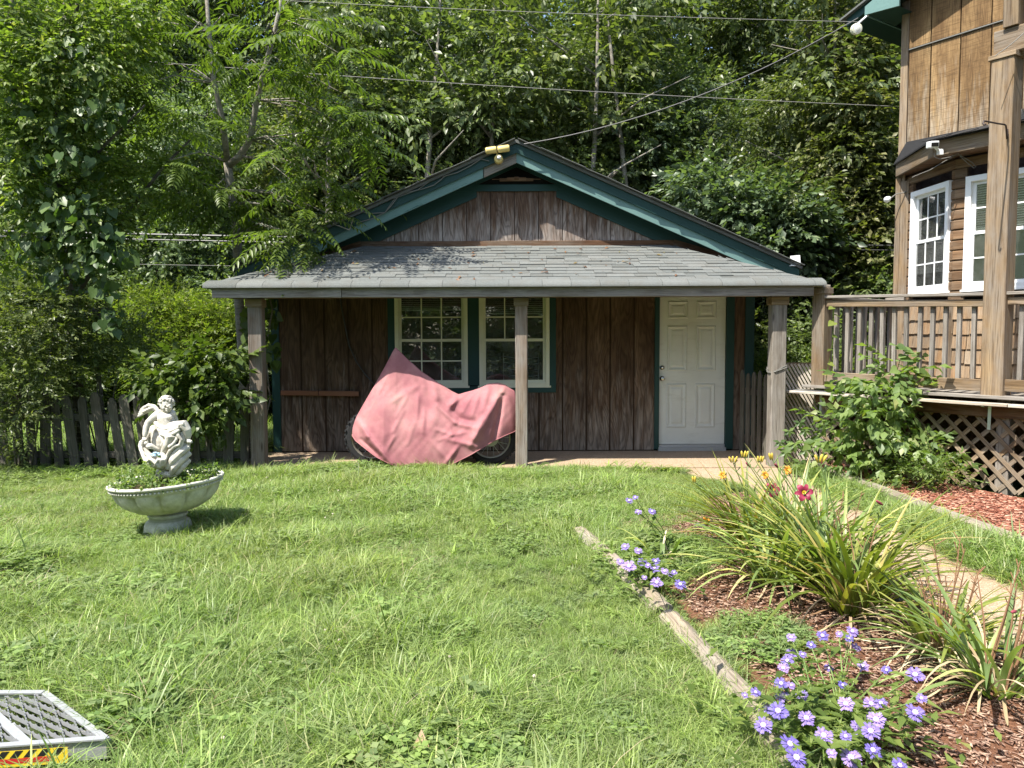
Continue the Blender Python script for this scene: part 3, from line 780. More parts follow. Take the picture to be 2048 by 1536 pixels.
# carcass
m = MB()
def hbox(m, s0, s1, o0, o1, z0, z1):
    c = [H(s0, o1), H(s1, o1), H(s1, o0), H(s0, o0)]
    m.prism([p + UP * z0 for p in c], (0, 0, z1 - z0))
hbox(m, 0.0, 0.1, -4.5, -0.02, 0.0, 5.75); hbox(m, 0.1, 4.6, -4.5, -4.4, 0.0, 5.75); hbox(m, 0.1, 4.6, -0.1, -0.02, 3.62, 6.3); hbox(m, 4.5, 4.6, -4.4, -0.1, 0, 5.75)
hbox(m, 0.0, 4.6, -0.12, -0.02, 0.0, 1.0)
m.build('wall', M['rawbrown'], house)
m = MB(); hbox(m, 0.1, 4.5, -1.6, -1.55, 0.9, 3.6); hbox(m, 0.12, 4.4, -1.5, 0.45, 0.95, 1.0); m.build('partition', plain('room_wall', (0.16, 0.15, 0.13), 0.8), house)
# upper ply siding in two lifts with a metal flashing between
cuts = [0.09, 0.367, 0.71, 1.05, 1.39, 1.73, 2.07, 2.41, 2.75, 3.09, 3.43, 3.77, 4.11, 4.55]
for a, b in zip(cuts[:-1], cuts[1:]):
    for z0, z1, d in ((3.62, 5.085, 0.0), (5.115, 6.4 + 0.3 * a, 0.012)):
        flat('siding_panel', [(z0, a + 0.008), (z0, b - 0.008), (z1, b - 0.008), (z1, a + 0.008)], H(0, 0.016 + d), (0, 0, 1), HU, 0.03, M['house_siding'], house)
plank('flashing', H(0.09, 0.022, 5.10), H(4.55, 0.022, 5.10), 0.03, 0.016, M['palewire'], house)
for s0, s1, z0, z1, d in ((0.0, 0.092, 2.06, 5.7, 0.032), (-0.012, 0.05, 2.07, 3.55, 0.05), (0.053, 0.155, 2.07, 3.5, 0.046)):
    flat('corner_board', [(z0, s0), (z0, s1), (z1, s1), (z1, s0)], H(0, d), (0, 0, 1), HU, 0.03, M['deck'], house)
plank('corner_block', H(-0.08, 0.04, 2.02), H(0.16, 0.04, 2.02), 0.12, 0.06, M['grey'], house)
flat('corner_board', [(0.95, 0.02), (0.95, 0.13), (1.99, 0.13), (1.99, 0.02)], H(0, 0.036), (0, 0, 1), HU, 0.03, M['deck'], house)
# bay: angled cheek, front, far cheek
bay_faces = [((0.1, 0.0), (0.944, 0.516), (0.16, 0.93)), ((0.944, 0.516), (2.75, 0.516), (0.13, 1.13)), ((2.75, 0.516), (3.6, 0.0), None)]
rr = random.Random(21)
for fi, (p0, p1, win) in enumerate(bay_faces):
    a, b = H(*p0), H(*p1); L = (b - a).length; ex = (b - a).normalized(); n = Vector((ex.y, -ex.x, 0)); n = n if n.dot(HN) > 0 else -n
    F = LF(a, ex, n)
    z = 1.96; zt = 3.56; bh = 0.114; wz0, wz1 = 2.08, 3.33
    if fi == 0: w0, w1 = win[0], win[1]
    elif fi == 1: w0, w1 = win
    else: w0 = w1 = None
    wins = [] if w0 is None else [(w0, w1)]
    if fi == 1: wins.append((w1 + 0.12, w1 + 0.55))
    while z < zt - 0.02:
        z1 = min(z + bh, zt)
        spans = [(0.0, L)]
        if z1 > wz0 - 0.02 and z < wz1 + 0.02 and wins:
            spans = []; c = 0.0
            for q0, q1 in wins: spans.append((c, q0)); c = q1
            spans.append((c, L))
        for c0, c1 in spans:
            if c1 - c0 > 0.02: plank('log_board', F.p(c0, -0.015, (z + z1) / 2), F.p(c1, -0.015, (z + z1) / 2), 0.034 + rr.uniform(0, 0.006), bh - 0.007, M['log'], house, ch=0.012)
        z += bh
    for i, (q0, q1) in enumerate(wins):
        window(house, LF(F.p(q0, 0.0, wz0), ex, n), q1 - q0, wz1 - wz0, 3, 3, 2, 0.40, 'white', 0.06, 0.5, True)
    # skirt of cedar shingles over a solid backing
    m = MB(); F.box(m, 0, L, -0.08, -0.012, 0.1, 1.95); m.build('skirt', M['rawbrown'], house)
    for c in range(6):
        zb = 0.93 + c * 0.165; x = -rr.uniform(0, 0.1)
        while x < L:
            w = rr.uniform(0.09, 0.2); x0, x1 = max(0.0, x + 0.003), min(L, x + w - 0.003); x += w
            if x1 - x0 < 0.02: continue
            jb = rr.uniform(-0.008, 0.008)
            p, q = F.p((x0 + x1) / 2, 0.012 + rr.uniform(0, 0.008), zb + jb), F.p((x0 + x1) / 2, -0.004, min(zb + 0.19, 1.955))
            plank('cedar_shingle', p, q, x1 - x0, 0.012, M['cedar'], house, up=n, ch=0.002)
    if fi < 2:
        plank('bay_corner_board', H(*p1, 0.9) + n * 0.02, H(*p1, 1.96) + n * 0.02, 0.07, 0.05, M['deck'], house, up=n)
# bay roof: fascia boards and sloping top
outl = [(0.0, 0.05), (0.85, 0.80), (2.8, 0.80), (3.65, 0.1)]
for (p, q) in zip(outl[:-1], outl[1:]):
    plank('bay_fascia', H(*p, 3.645), H(*q, 3.645), 0.03, 0.165, M['deck'], house)
m = MB(); lo = [H(s, o, 3.735) for s, o in ((-0.04, 0.06), (0.83, 0.86), (2.83, 0.86), (3.72, 0.1))]; hi = [H(s, 0.03, 3.98) for s in (0.1, 0.95, 2.6, 3.5)]
m.add(lo + hi + [p - UP * 0.018 for p in lo], [(0, 1, 5, 4), (1, 2, 6, 5), (2, 3, 7, 6), (8, 9, 1, 0), (9, 10, 2, 1), (10, 11, 3, 2)])
m.build('bay_roof', M['black'], house); m = MB()
sof = [H(s, o, 3.575) for s, o in ((0.02, 0.02), (0.86, 0.78), (2.79, 0.78), (3.6, 0.08), (3.4, -0.05), (0.1, -0.05))]
m.add(sof, [(0, 1, 2, 3, 4, 5)])
m.build('bay_soffit', M['rawbrown'], house)
for k in range(7):
    s = 0.9 + k * 0.27
    plank('bay_shingle', H(s - 0.14, 0.84, 3.748), H(s + 0.13, 0.84, 3.75 + rr.uniform(0, 0.012)), 0.14, 0.01, M['black'], house, up=(HN * 0.3 + UP))
plank('bay_shingle', H(1.45, 0.86, 3.72), H(1.78, 0.88, 3.80), 0.11, 0.02, M['grey'], house, up=HN)
# main roof: raking slab with a boxed green return at the eave
def rk(s): return 5.66 + 0.38 * (s + 0.2)
m = MB()
m.prism([H(-0.55, -4.8, rk(-0.55)), H(4.0, -4.8, rk(4.0)), H(4.0, -4.8, rk(4.0) + 0.1), H(-0.55, -4.8, rk(-0.55) + 0.1)], HN * (4.8 + 0.34))
m.build('roof', M['green'], house)
m = MB()
m.prism([H(-0.62, -4.85, rk(-0.62) + 0.1), H(4.0, -4.85, rk(4.0) + 0.1), H(4.0, -4.85, rk(4.0) + 0.125), H(-0.62, -4.85, rk(-0.62) + 0.125)], HN * (4.85 + 0.40))
m.build('roof_shingles', M['shingle'], house)
poly = [(-0.28, 5.57), (0.16, 5.53), (0.16, rk(0.16) + 0.08), (-0.28, rk(-0.28) + 0.04)]
flat('cornice_return', poly, H(0, 0.36), HU, (0, 0, 1), 0.025, M['teal'], house)
flat('cornice_side', [(-4.4, 5.57), (0.355, 5.57), (0.355, rk(-0.28) + 0.05), (-4.4, rk(-0.28) + 0.05)], H(-0.28, 0), HN, (0, 0, 1), 0.02, M['teal'], house)
m = MB(); m.add([H(-0.27, 0.35, 5.575), H(0.14, 0.35, 5.54), H(0.14, 0.05, 5.54), H(-0.27, -0.3, 5.575)], [(0, 1, 2, 3)]); m.build('cornice_soffit', M['green'], house)
plank('rake_board', H(0.165, 0.35, rk(0.165) + 0.02), H(4.0, 0.35, rk(4.0) + 0.02), 0.025, 0.15, M['green'], house, up=(0, 0, 1))
# lamp under the eave, camera on the bay, cables
c = P(1711, 59, 9.7)
fl = thing('flood_light', 'round pale flood light hanging from the green eave of the house', 'light', c)
m = MB(); d = Vector((0.05, -1, -0.15)).normalized(); m.tube([c + d * 0.05, c + d * 0.045, c, c - d * 0.05, c - d * 0.09], [0.058, 0.066, 0.066, 0.045, 0.02], 18); m.build('lamp_head', M['cream'], fl, bevel=0.004)
m = MB(); m.tube([c + d * 0.052, c + d * 0.058], [0.045, 0.016], 16); m.build('lens', M['blind'], fl)
m = MB(); m.tube([c - d * 0.05, c + Vector((0.03, 0.05, 0.07)), H(-0.27, 0.3, 5.6)], 0.014, 6); m.build('arm', M['white'], fl)
c = P(1869, 292, 8.6)
cm = thing('security_camera', 'small white security camera on the fascia above the bay window', 'camera', c)
m = MB(); m.beam(c + Vector((-0.04, -0.08, 0.0)), c + Vector((-0.02, 0.05, 0.02)), 0.09, 0.07); m.build('housing', M['white'], cm, bevel=0.008)
m = MB(); m.beam(c + Vector((-0.042, -0.088, -0.004)), c + Vector((-0.0405, -0.081, -0.003)), 0.07, 0.04); m.build('lens', M['dark'], cm)
m = MB(); m.beam(P(1880, 298, 8.61), P(1880, 309, 8.61), 0.07, 0.012, (0, -1, 0)); m.tube([c, P(1876, 300, 8.6)], 0.016, 6); m.build('bracket', M['white'], cm)
m = MB(); m.tube([P(x, y, 8.58) for x, y in ((1868, 306), (1870, 314), (1880, 318), (1900, 314), (1915, 307), (1925, 313), (1945, 325), (1952, 334), (1948, 336), (1935, 326), (1920, 312))], 0.005, 5)
m.tube([P(x, y, 8.62) for x, y in ((1918, 309), (1890, 322), (1860, 340), (1830, 352), (1824, 355))], 0.004, 5)
tag(m.build('camera_cable', M['palewire'], None), 'thin pale cable dangling below the white camera at the bay', 'cable')
c = P(1776, 398, 9.75)
so = thing('outdoor_sensor', 'little white sensor with a curved wire on the house corner board', 'sensor', c)
m = MB(); m.tube([c + Vector((0.03, 0.02, 0.015)), c, c + Vector((-0.03, -0.03, -0.015))], [0.022, 0.034, 0.038], 10); m.build('body', M['white'], so, True)
m = MB(); m.tube([P(x, y, 9.74) for x, y in ((1782, 396), (1792, 388), (1804, 386), (1816, 382), (1824, 377))], 0.007, 5); m.build('cable', M['palewire'], so)

# ---------------------------------------------------------------- deck
OD = 1.55
deck = thing('deck', 'raised weathered deck with baluster railing and lattice skirt beside the house', 'deck', H(0, OD))
for k in range(11):
    o = OD + 0.09 - k * 0.147
    if o < 0.02: break
    plank('deck_board', H(-0.14, o, 0.985 + rr.uniform(-0.003, 0.003)), H(4.4, o, 0.985 + rr.uniform(-0.003, 0.003)), 0.138, 0.032, M['grey'], deck, seg=4, bow=0.004, seed=k)
plank('ledge_board', H(-0.34, OD + 0.13, 0.915), H(2.1, OD + 0.13, 0.922), 0.19, 0.028, M['pale'], deck, seg=6, bow=0.006, seed=31)
plank('ledge_board', H(2.11, OD + 0.13, 0.922), H(4.4, OD + 0.13, 0.922), 0.19, 0.028, M['pale'], deck, seg=6, bow=0.006, seed=32)
plank('flashing', H(-0.26, OD + 0.12, 0.938), H(0.42, OD + 0.13, 0.945), 0.13, 0.005, M['steel'], deck, up=(HN * 0.1 + UP), seg=6, bow=0.006, seed=4)
plank('rim_beam', H(-0.06, OD - 0.02, 0.84), H(4.4, OD - 0.02, 0.84), 0.05, 0.115, M['rawbrown'], deck)
plank('side_beam', H(-0.06, OD - 0.05, 0.84), H(-0.06, 0.0, 0.84), 0.05, 0.115, M['rawbrown'], deck)
for s in (0.02, 1.95, 3.9): plank('support_post', H(s, OD - 0.12, 0.0), H(s, OD - 0.12, 0.96), 0.12, 0.12, M['grey'], deck, up=HN)
for s, z0, z1 in ((0.02, 0.70, 0.9), (1.86, 0.66, 0.9)):
    m = MB(); m.beam(H(s, OD + 0.02, z0), H(s, OD + 0.012, z1), 0.03, 0.008, HN); m.beam(H(s, OD + 0.012, z1), H(s, OD + 0.16, z1 - 0.005), 0.03, 0.008); m.build('bracket', M['steel'], deck)
# posts
plank('rail_post', H(0.0, OD, 1.0), H(0.0, OD, 2.06), 0.16, 0.15, M['deck'], deck, up=HN, ch=0.006, seg=3, bow=0.003, seed=8)
m = MB(); c = H(0, OD, 0); 
hbox(m, -0.10, 0.09, OD - 0.085, OD + 0.09, 2.06, 2.13); m.build('post_cap', M['deck'], deck, bevel=0.006)
m = MB(); hbox(m, -0.085, 0.06, OD - 0.07, OD + 0.08, 2.132, 2.165); m.build('post_cap', M['pale'], deck, bevel=0.008)
plank('tall_post', H(1.9, OD, 1.0), H(1.9, OD, 4.16), 0.20, 0.19, M['deck'], deck, up=HN, ch=0.008, seg=8, bow=0.005, seed=12)
plank('post_cap', H(1.78, OD, 4.185), H(2.02, OD, 4.185), 0.22, 0.045, M['deck'], deck)
plank('upper_beam', H(1.80, OD + 0.01, 4.325), H(4.4, OD + 0.01, 4.325), 0.09, 0.23, M['deck'], deck, ch=0.008)
plank('upper_beam', H(1.86, OD - 0.1, 4.35), H(1.86, 0.05, 4.35), 0.09, 0.18, M['grey'], deck, ch=0.008)
plank('upper_post', H(1.95, OD + 0.02, 4.445), H(1.95, OD + 0.02, 6.6), 0.13, 0.13, M['deck'], deck, up=HN, ch=0.006)
plank('upper_post', H(2.09, OD - 0.02, 4.445), H(2.09, OD - 0.02, 6.6), 0.07, 0.09, M['deck'], deck, up=HN, ch=0.006)
plank('upper_rail', H(2.03, OD + 0.03, 4.72), H(4.4, OD + 0.03, 4.72), 0.06, 0.12, M['deck'], deck)
for k in range(9): plank('upper_floor_board', H(2.0, 0.1 + k * 0.155, 4.455), H(4.4, 0.1 + k * 0.155, 4.455), 0.148, 0.03, M['grey'], deck)
# railing along the front in two lengths, then the side return to the house
bal_me = plank_mesh(0.84, 0.042, 0.038, M['grey'], ch=0.003)
def railing(pt, L, zt0, zt1, n0, facing):
    """pt(t) gives plan points along the run"""
    d = (pt(L) - pt(0)).normalized()
    plank('rail_cap', pt(0) + UP * zt0, pt(L) + UP * zt1, 0.16, 0.03, M['grey'], deck, seg=4, bow=0.005, seed=n0)
    plank('top_rail', pt(0) + facing * 0.03 + UP * (zt0 - 0.075), pt(L) + facing * 0.03 + UP * (zt1 - 0.085), 0.035, 0.07, M['deck'], deck)
    plank('bottom_rail', pt(0) + facing * 0.03 + UP * 1.10, pt(L) + facing * 0.03 + UP * 1.09, 0.038, 0.115, M['deck'], deck)
    t = 0.1; k = 0
    while t < L - 0.05:
        p = pt(t) - facing * 0.012
        o = plank('baluster', p + UP * 1.085, p + UP * 1.925 + d * rr.uniform(-0.012, 0.012), 0, 0, None, deck, up=facing, mesh=bal_me)
        t += 0.138 + rr.uniform(-0.008, 0.008); k += 1
railing(lambda t: H(0.08 + t, OD), 1.72, 2.02, 1.975, 41, HN)
railing(lambda t: H(2.0 + t, OD), 2.3, 1.975, 1.97, 42, HN)
railing(lambda t: H(-0.02, OD - 0.08 - t), 1.42, 2.02, 2.0, 43, -HU)
# lattice skirt: two crossed layers
LZ0, LZ1, LS0, LS1 = 0.06, 0.785, 0.0, 4.35
lw = 0.040
def strip_line(c, sg):
    # the line s - sg*(z-LZ0) = c, clipped to the panel
    pts = []
    for z in (LZ0, LZ1):
        s = c + sg * (z - LZ0)
        pts.append((s, z))
    (s0, z0), (s1, z1) = pts
    def cl(s, z, ss, zz):
        if s < LS0: return LS0, z + (LS0 - s) * (zz - z) / (ss - s)
        if s > LS1: return LS1, z + (LS1 - s) * (zz - z) / (ss - s)
        return s, z
    if (s0 < LS0 and s1 < LS0) or (s0 > LS1 and s1 > LS1): return None
    a = cl(s0, z0, s1, z1); b = cl(s1, z1, s0, z0)
    return a, b
for sg, dd in ((1, 0.0), (-1, 0.010)):
    c = LS0 - 1.0
    while c < LS1 + 1.0:
        q = strip_line(c, sg)
        if q and abs(q[0][0] - q[1][0]) > 0.05:
            plank('lattice_strip', H(q[0][0], OD - 0.055 + dd, q[0][1]), H(q[1][0], OD - 0.055 + dd, q[1][1]), lw, 0.0085, M['lattice'], deck, up=HN, ch=0.001)
        c += 0.172
m = MB(); hbox(m, LS0, LS1, 0.25, 0.3, 0, 0.95); m.build('foundation', plain('red_block', (0.12, 0.05, 0.04), 0.9), deck)
for k in range(5): plank('side_skirt_board', H(-0.03, OD - 0.08, 0.13 + k * 0.15), H(-0.03, 0.05, 0.13 + k * 0.15), 0.02, 0.145, M['rawbrown'], deck)
# hook on the tall post
c = P(2008, 262, 7.25)
hk = thing('plant_hook', 'dark iron plant hook screwed to the tall deck post', 'hook', c)
m = MB(); m.tube([P(x, y, yy) for x, y, yy in ((2014, 278, 7.30), (2013, 264, 7.28), (2012, 252, 7.24), (2009, 249, 7.2), (1995, 247, 7.1), (1975, 243, 6.98), (1968, 242, 6.94), (1966, 247, 6.93), (1968, 250, 6.92), (1972, 248, 6.92))], 0.008, 7); m.build('arm', M['iron'], hk, True)
m = MB(); m.beam(P(2014, 258, 7.3), P(2015, 276, 7.3), 0.02, 0.008, HN); m.build('plate', M['iron'], hk)
# thin vines of cable
def wire(name, pts, r, label, mat='wire', n=5):
    m = MB(); m.tube(pts, r, n); tag(m.build(name, M[mat], None), label, 'wire')
def sag(p, q, d, n=14): return [Vector(p).lerp(Vector(q), i / n) - UP * (d * 4 * (i / n) * (1 - i / n)) for i in range(n + 1)]
wire('power_line', sag(P(-300, 70, 11.9), P(1795, 213, 10.2), 0.10), 0.0045, 'grey overhead wire crossing in front of the trees to the house corner', 'palewire')
wire('power_line', sag(P(300, -15, 12.2), P(1722, 44, 9.9), 0.05), 0.004, 'thin topmost overhead wire ending at the house eave', 'palewire')
wire('service_cable', sag(P(1048, 288, 9.9), P(1716, 36, 9.7), 0.22), 0.007, 'twisted cable rising from the shed peak to the house eave')
wire('power_line', sag(P(-400, 452, 13.1), P(2300, 495, 13.1), 0.06), 0.016, 'thick black line running level behind the shed')
wire('power_line', sag(P(-400, 462, 13.0), P(2300, 503, 13.0), 0.07), 0.010, 'black line just below the thick one behind the shed')
wire('power_line', sag(P(-400, 515, 13.2), P(2300, 548, 13.2), 0.06), 0.004, 'thin lowest line running level behind the shed', 'palewire')
wire('loose_wire', [P(x, y, 7.2) for x, y in ((2060, 55), (2030, 82), (2010, 98), (1990, 112))], 0.004, 'thin loose wire slanting across the upper deck beam', 'palewire')

# ---------------------------------------------------------------- fences and small woodwork
def picket_me(w, h, seed):
    rr2 = random.Random(seed)
    m = MB(); t = 0.02; a = w / 2
    poly = [(0, -a, -t / 2), (0, a, -t / 2), (h - 0.07, a, -t / 2), (h - 0.02, a * 0.55, -t / 2), (h, 0, -t / 2), (h - 0.02, -a * 0.55, -t / 2), (h - 0.07, -a, -t / 2)]
    m.prism(poly, (0, 0, t))
    return m.mesh('picket', M['fence'])
pk = [picket_me(w, h, i) for i, (w, h) in enumerate(((0.115, 0.90), (0.10, 0.88), (0.12, 0.93), (0.105, 0.86)))]
fence = thing('picket_fence', 'grey weathered picket fence behind the cherub planter', 'fence', (-3.1, 9.2, 0))
rr = random.Random(9)
def picket(fen, x, y, lean, tilt, i, rz=0.0, me=None):
    o = link('picket', me or pk[i % 4], fen)
    B = Matrix((Vector((0, 0, 1)), Vector((1, 0, 0)), Vector((0, 1, 0)))).transposed()
    o.matrix_local = Matrix.Translation(Vector((x, y, 0.02)) - org(fen)) @ (Matrix.Rotation(rz, 3, 'Z') @ Matrix.Rotation(lean, 3, 'Y') @ Matrix.Rotation(tilt, 3, 'X') @ B).to_4x4()
fpx = [-95, -60, -28, 4, 32, 60, 84, 112, 146, 172, 204, 238, 262, 290, 322, 352, 388, 420, 452, 486]
for i, px in enumerate(fpx):
    x = (px - 1024) * 9.2 / FPX
    picket(fence, x, 9.2 - 0.02 + rr.uniform(-0.01, 0.01), rr.uniform(-0.06, 0.05) - (0.07 if 140 < px < 300 else 0), rr.uniform(-0.03, 0.03), i)
for z in (0.17, 0.62): plank('fence_rail', (-6.6, 9.225, z + 0.02), (-3.02, 9.225, z), 0.035, 0.085, M['fence'], fence)
m = MB()
for k in range(46): m.tube([(-6.6 + k * 0.078, 9.26, 0.02), (-6.6 + k * 0.078, 9.26, 0.75)], 0.0014, 3, False)
for k in range(11): m.tube([(-6.6, 9.262, 0.03 + k * 0.07), (-3.05, 9.262, 0.03 + k * 0.07)], 0.0014, 3, False)
m.build('wire_mesh', M['steel'], fence)
gate = thing('picket_gate', 'grey picket gate standing edge-on at the right shed corner', 'gate', (3.1, 9.75, 0))
gm = [picket_me(0.07, h, 50 + i) for i, h in enumerate((1.12, 1.08, 1.1))]
for i in range(6):
    u = i / 5; picket(gate, 3.0 + 0.20 * u, 10.0 - 0.55 * u, 0, 0, i, rz=-1.2, me=gm[i % 3])
for z in (0.25, 0.86): plank('gate_rail', (3.03, 10.03, z), (3.25, 9.42, z), 0.035, 0.08, M['fence'], gate)
lp = thing('lattice_panel', 'pale panel of slanting slats between porch post and deck', 'panel', (3.4, 9.25, 0))
A0, A1 = Vector((3.2, 9.32, 0)), Vector((3.66, 9.18, 0)); ad = (A1 - A0).normalized(); an = Vector((ad.y, -ad.x, 0))
LW = (A1 - A0).length
for k in range(-18, 13):
    s0 = k * 0.042; z0, z1 = 0.05, 1.24; sl = 0.55
    a, b = (s0 + (z1 - z0) * sl, z0), (s0, z1)     # down to the right
    def clp(p, q):
        if p[0] > LW: u = (LW - q[0]) / (p[0] - q[0]); return (LW, q[1] + (p[1] - q[1]) * u)
        if p[0] < 0: u = (0 - q[0]) / (p[0] - q[0]); return (0, q[1] + (p[1] - q[1]) * u)
        return p
    if a[0] < 0.02 or b[0] > LW - 0.02: continue
    a2, b2 = clp(a, b), clp(b, a)
    plank('slat', A0 + ad * a2[0] + UP * a2[1], A0 + ad * b2[0] + UP * b2[1], 0.024, 0.012, M['pale'], lp, up=an, ch=0.002)
for z in (0.06, 0.7, 1.23): plank('cross_rail', A0 - an * 0.014 + UP * z, A1 - an * 0.014 + UP * z, 0.05, 0.014, M['lattice'], lp, up=an)
m = MB(); pts = []
for k in range(26):
    a = k * 0.62; pts.append(Vector((3.13 + 0.094 * math.cos(a) / max(abs(math.cos(a)), abs(math.sin(a))), 9.1 + 0.088 * math.sin(a) / max(abs(math.cos(a)), abs(math.sin(a))), 1.2 + 0.03 * math.cos(a * 0.9) + 0.03 * math.cos(a))))
m.tube(pts, 0.005, 5)
tag(m.build('twine', M['palewire'], None), 'pale twine wound around the right porch post', 'twine')
# landscape timbers
def timber(name, pts, r, label):
    m = MB(); pts = [Vector(p) for p in pts]; n = 10; q = []
    for i in range(len(pts) - 1):
        for k in range(4): q.append(pts[i].lerp(pts[i + 1], k / 4))
    q.append(pts[-1])
    L = 0; 
    d = (pts[-1] - pts[0]).normalized(); B = basis(d, UP)
    m.tube(q, [r * (1 + 0.05 * math.sin(i * 2.1)) for i in range(len(q))], 10)
    m.tube([q[0] - d * 0.012, q[0]], [r * 0.8, r], 10)
    c = (pts[0] + pts[-1]) / 2; Bi = B.inverted()
    me = MB(); me.add([Bi @ (v - c) for v in m.v], m.f)
    o = link(name, me.mesh(name, M['timber']), None); o.matrix_local = Matrix.Translation(c) @ B.to_4x4()
    tag(o, label, 'timber', 'landscape timbers'); 
g = [G(1160, 1070, 0.03), G(1235, 1136, 0.028), G(1330, 1232, 0.026)]
timber('landscape_timber', g, 0.072, 'pale rounded landscape timber starting beside the small aster plant')
g2 = [G(1338, 1241, 0.022), G(1430, 1337, 0.018), G(1512, 1432, 0.01), G(1600, 1560, 0.0)]
timber('landscape_timber', g2, 0.066, 'nearer landscape timber half sunk in grass beside the large aster')
tb = [Vector((3.50, 9.05, 0)), Vector((3.52, 7.9, 0)), Vector((3.60, 6.5, 0)), Vector((3.74, 4.6, 0)), Vector((3.86, 2.6, 0))]
for i, lab in enumerate(('farthest squared timber edging the red mulch bed', 'second squared timber edging the red mulch bed', 'third squared timber edging the red mulch bed', 'nearest squared timber edging the red mulch bed')):
    d = (tb[i + 1] - tb[i]).normalized() * 0.004
    o = plank('edging_timber', tb[i] + d + UP * 0.055, tb[i + 1] - d + UP * 0.05, 0.12, 0.135, M['timber'], None, ch=0.012, seg=5, bow=0.006, seed=60 + i)
    tag(o, lab, 'timber', 'squared edging timbers')

# ---------------------------------------------------------------- motorcycle and its cover
YB = 9.32
def bp(cx, cy, Y=YB): return P(680 + cx / 4.152, 580 + cy / 4.152, Y)
fx, rx_ = bp(276, 1240).x, bp(1250, 1260).x
bike = thing('motorcycle', 'dirt motorcycle parked on the porch under a pink cover', 'motorcycle', ((fx + rx_) / 2, YB, 0.035))
M['rim'] = plain('worn_rim', (0.5, 0.47, 0.40), 0.35, 0.5, 0.8)
def wheel(cx, r, tw):
    c = Vector((cx, YB, 0.036 + r)); n = 40
    m = MB(); vs = []; sec = [(-0.5, -0.32), (-0.5, -0.1), (-0.36, 0.0), (0.36, 0.0), (0.5, -0.1), (0.5, -0.32)]
    for k in range(n):
        a = 2 * math.pi * k / n
        for (w, d) in sec:
            rad = r + d * 0.14 * 1.6 * (r / 0.33) if d < 0 else r
            vs.append(c + Vector((rad * math.cos(a), w * tw, rad * math.sin(a))))
    q = len(sec)
    m.add(vs, [(k * q + j, k * q + (j + 1) % q, ((k + 1) % n) * q + (j + 1) % q, ((k + 1) % n) * q + j) for k in range(n) for j in range(q)])
    for k in range(n):
        a = 2 * math.pi * (k + 0.5) / n
        e = Vector((math.cos(a), 0, math.sin(a))); t_ = Vector((-math.sin(a), 0, math.cos(a)))
        for off in ((-0.3, 0.3) if k % 2 else (-0.52, 0.0, 0.52)):
            p = c + e * (r + 0.002) + Vector((0, off * tw, 0))
            m.beam(p - t_ * 0.012, p + t_ * 0.012, tw * 0.24, 0.022, e)
    tyre = m.build('wheel', M['black'], bike)
    ir = r - 0.075
    m = MB(); pts = [c + Vector((ir * math.cos(2 * math.pi * k / 32), 0, ir * math.sin(2 * math.pi * k / 32))) for k in range(33)]
    for dy in (-0.022, 0.022): m.tube([p + Vector((0, dy, 0)) for p in pts], 0.011, 6, False)
    m.build('rim', M['rim'], tyre, True)
    m = MB()
    for k in range(18):
        a = 2 * math.pi * k / 18
        m.tube([c + Vector((0.035 * math.cos(a + 0.6 * (-1) ** k), 0.03 * (-1) ** k, 0.035 * math.sin(a + 0.6 * (-1) ** k))), c + Vector((ir * math.cos(a), 0, ir * math.sin(a)))], 0.0022, 4, False)
    m.build('spokes', M['steel'], tyre)
    m = MB(); m.tube([c + Vector((0, -0.06, 0)), c + Vector((0, 0.06, 0))], 0.04, 12); m.tube([c + Vector((0, -0.05, 0)), c + Vector((0, -0.046, 0))], 0.1, 20); m.build('hub', M['alu'], tyre)
wheel(fx, 0.335, 0.085); wheel(rx_, 0.315, 0.11)
zf, zrr = 0.371, 0.351
m = MB()
for dy in (-0.075, 0.075): m.tube([(fx, YB + dy, zf), (fx + 0.2, YB + dy, 0.82), (fx + 0.27, YB + dy, 1.0)], [0.022, 0.026, 0.024], 8)
m.build('fork', M['alu'], bike)
m = MB()
m.tube([(fx + 0.25, YB, 0.9), (fx + 0.62, YB, 0.84), (rx_ - 0.25, YB, 0.74), (rx_ + 0.12, YB, 0.76)], 0.025, 8)
m.tube([(fx + 0.24, YB, 0.85), (fx + 0.4, YB, 0.4), (fx + 0.55, YB, 0.28), (rx_ - 0.5, YB, 0.3), (rx_ - 0.35, YB, 0.75)], 0.022, 8)
for dy in (-0.08, 0.08): m.tube([(rx_ - 0.5, YB + dy, 0.38), (rx_, YB + dy, zrr)], 0.022, 8)
m.build('frame', M['iron'], bike)
m = MB(); m.box(fx + 0.5, rx_ - 0.5, YB - 0.12, YB + 0.12, 0.32, 0.62); m.tube([(fx + 0.6, YB, 0.6), (fx + 0.55, YB, 0.78)], 0.08, 10); m.build('engine', M['alu'], bike, bevel=0.02)
m = MB(); m.ball((fx + 0.5, YB, 0.82), (0.2, 0.09, 0.08), 14, 9); m.build('tank', plain('red_plastic', (0.4, 0.03, 0.03), 0.35), bike, True)
m = MB(); m.beam((fx + 0.7, YB, 0.76), (rx_ + 0.12, YB, 0.80), 0.14, 0.06); m.build('seat', M['black'], bike, bevel=0.02)
m = MB(); m.tube([(fx + 0.33, YB - 0.09, 1.14), (fx + 0.3, YB, 1.08), (fx + 0.33, YB + 0.36, 1.14)], 0.012, 8); m.build('handlebar', M['iron'], bike)
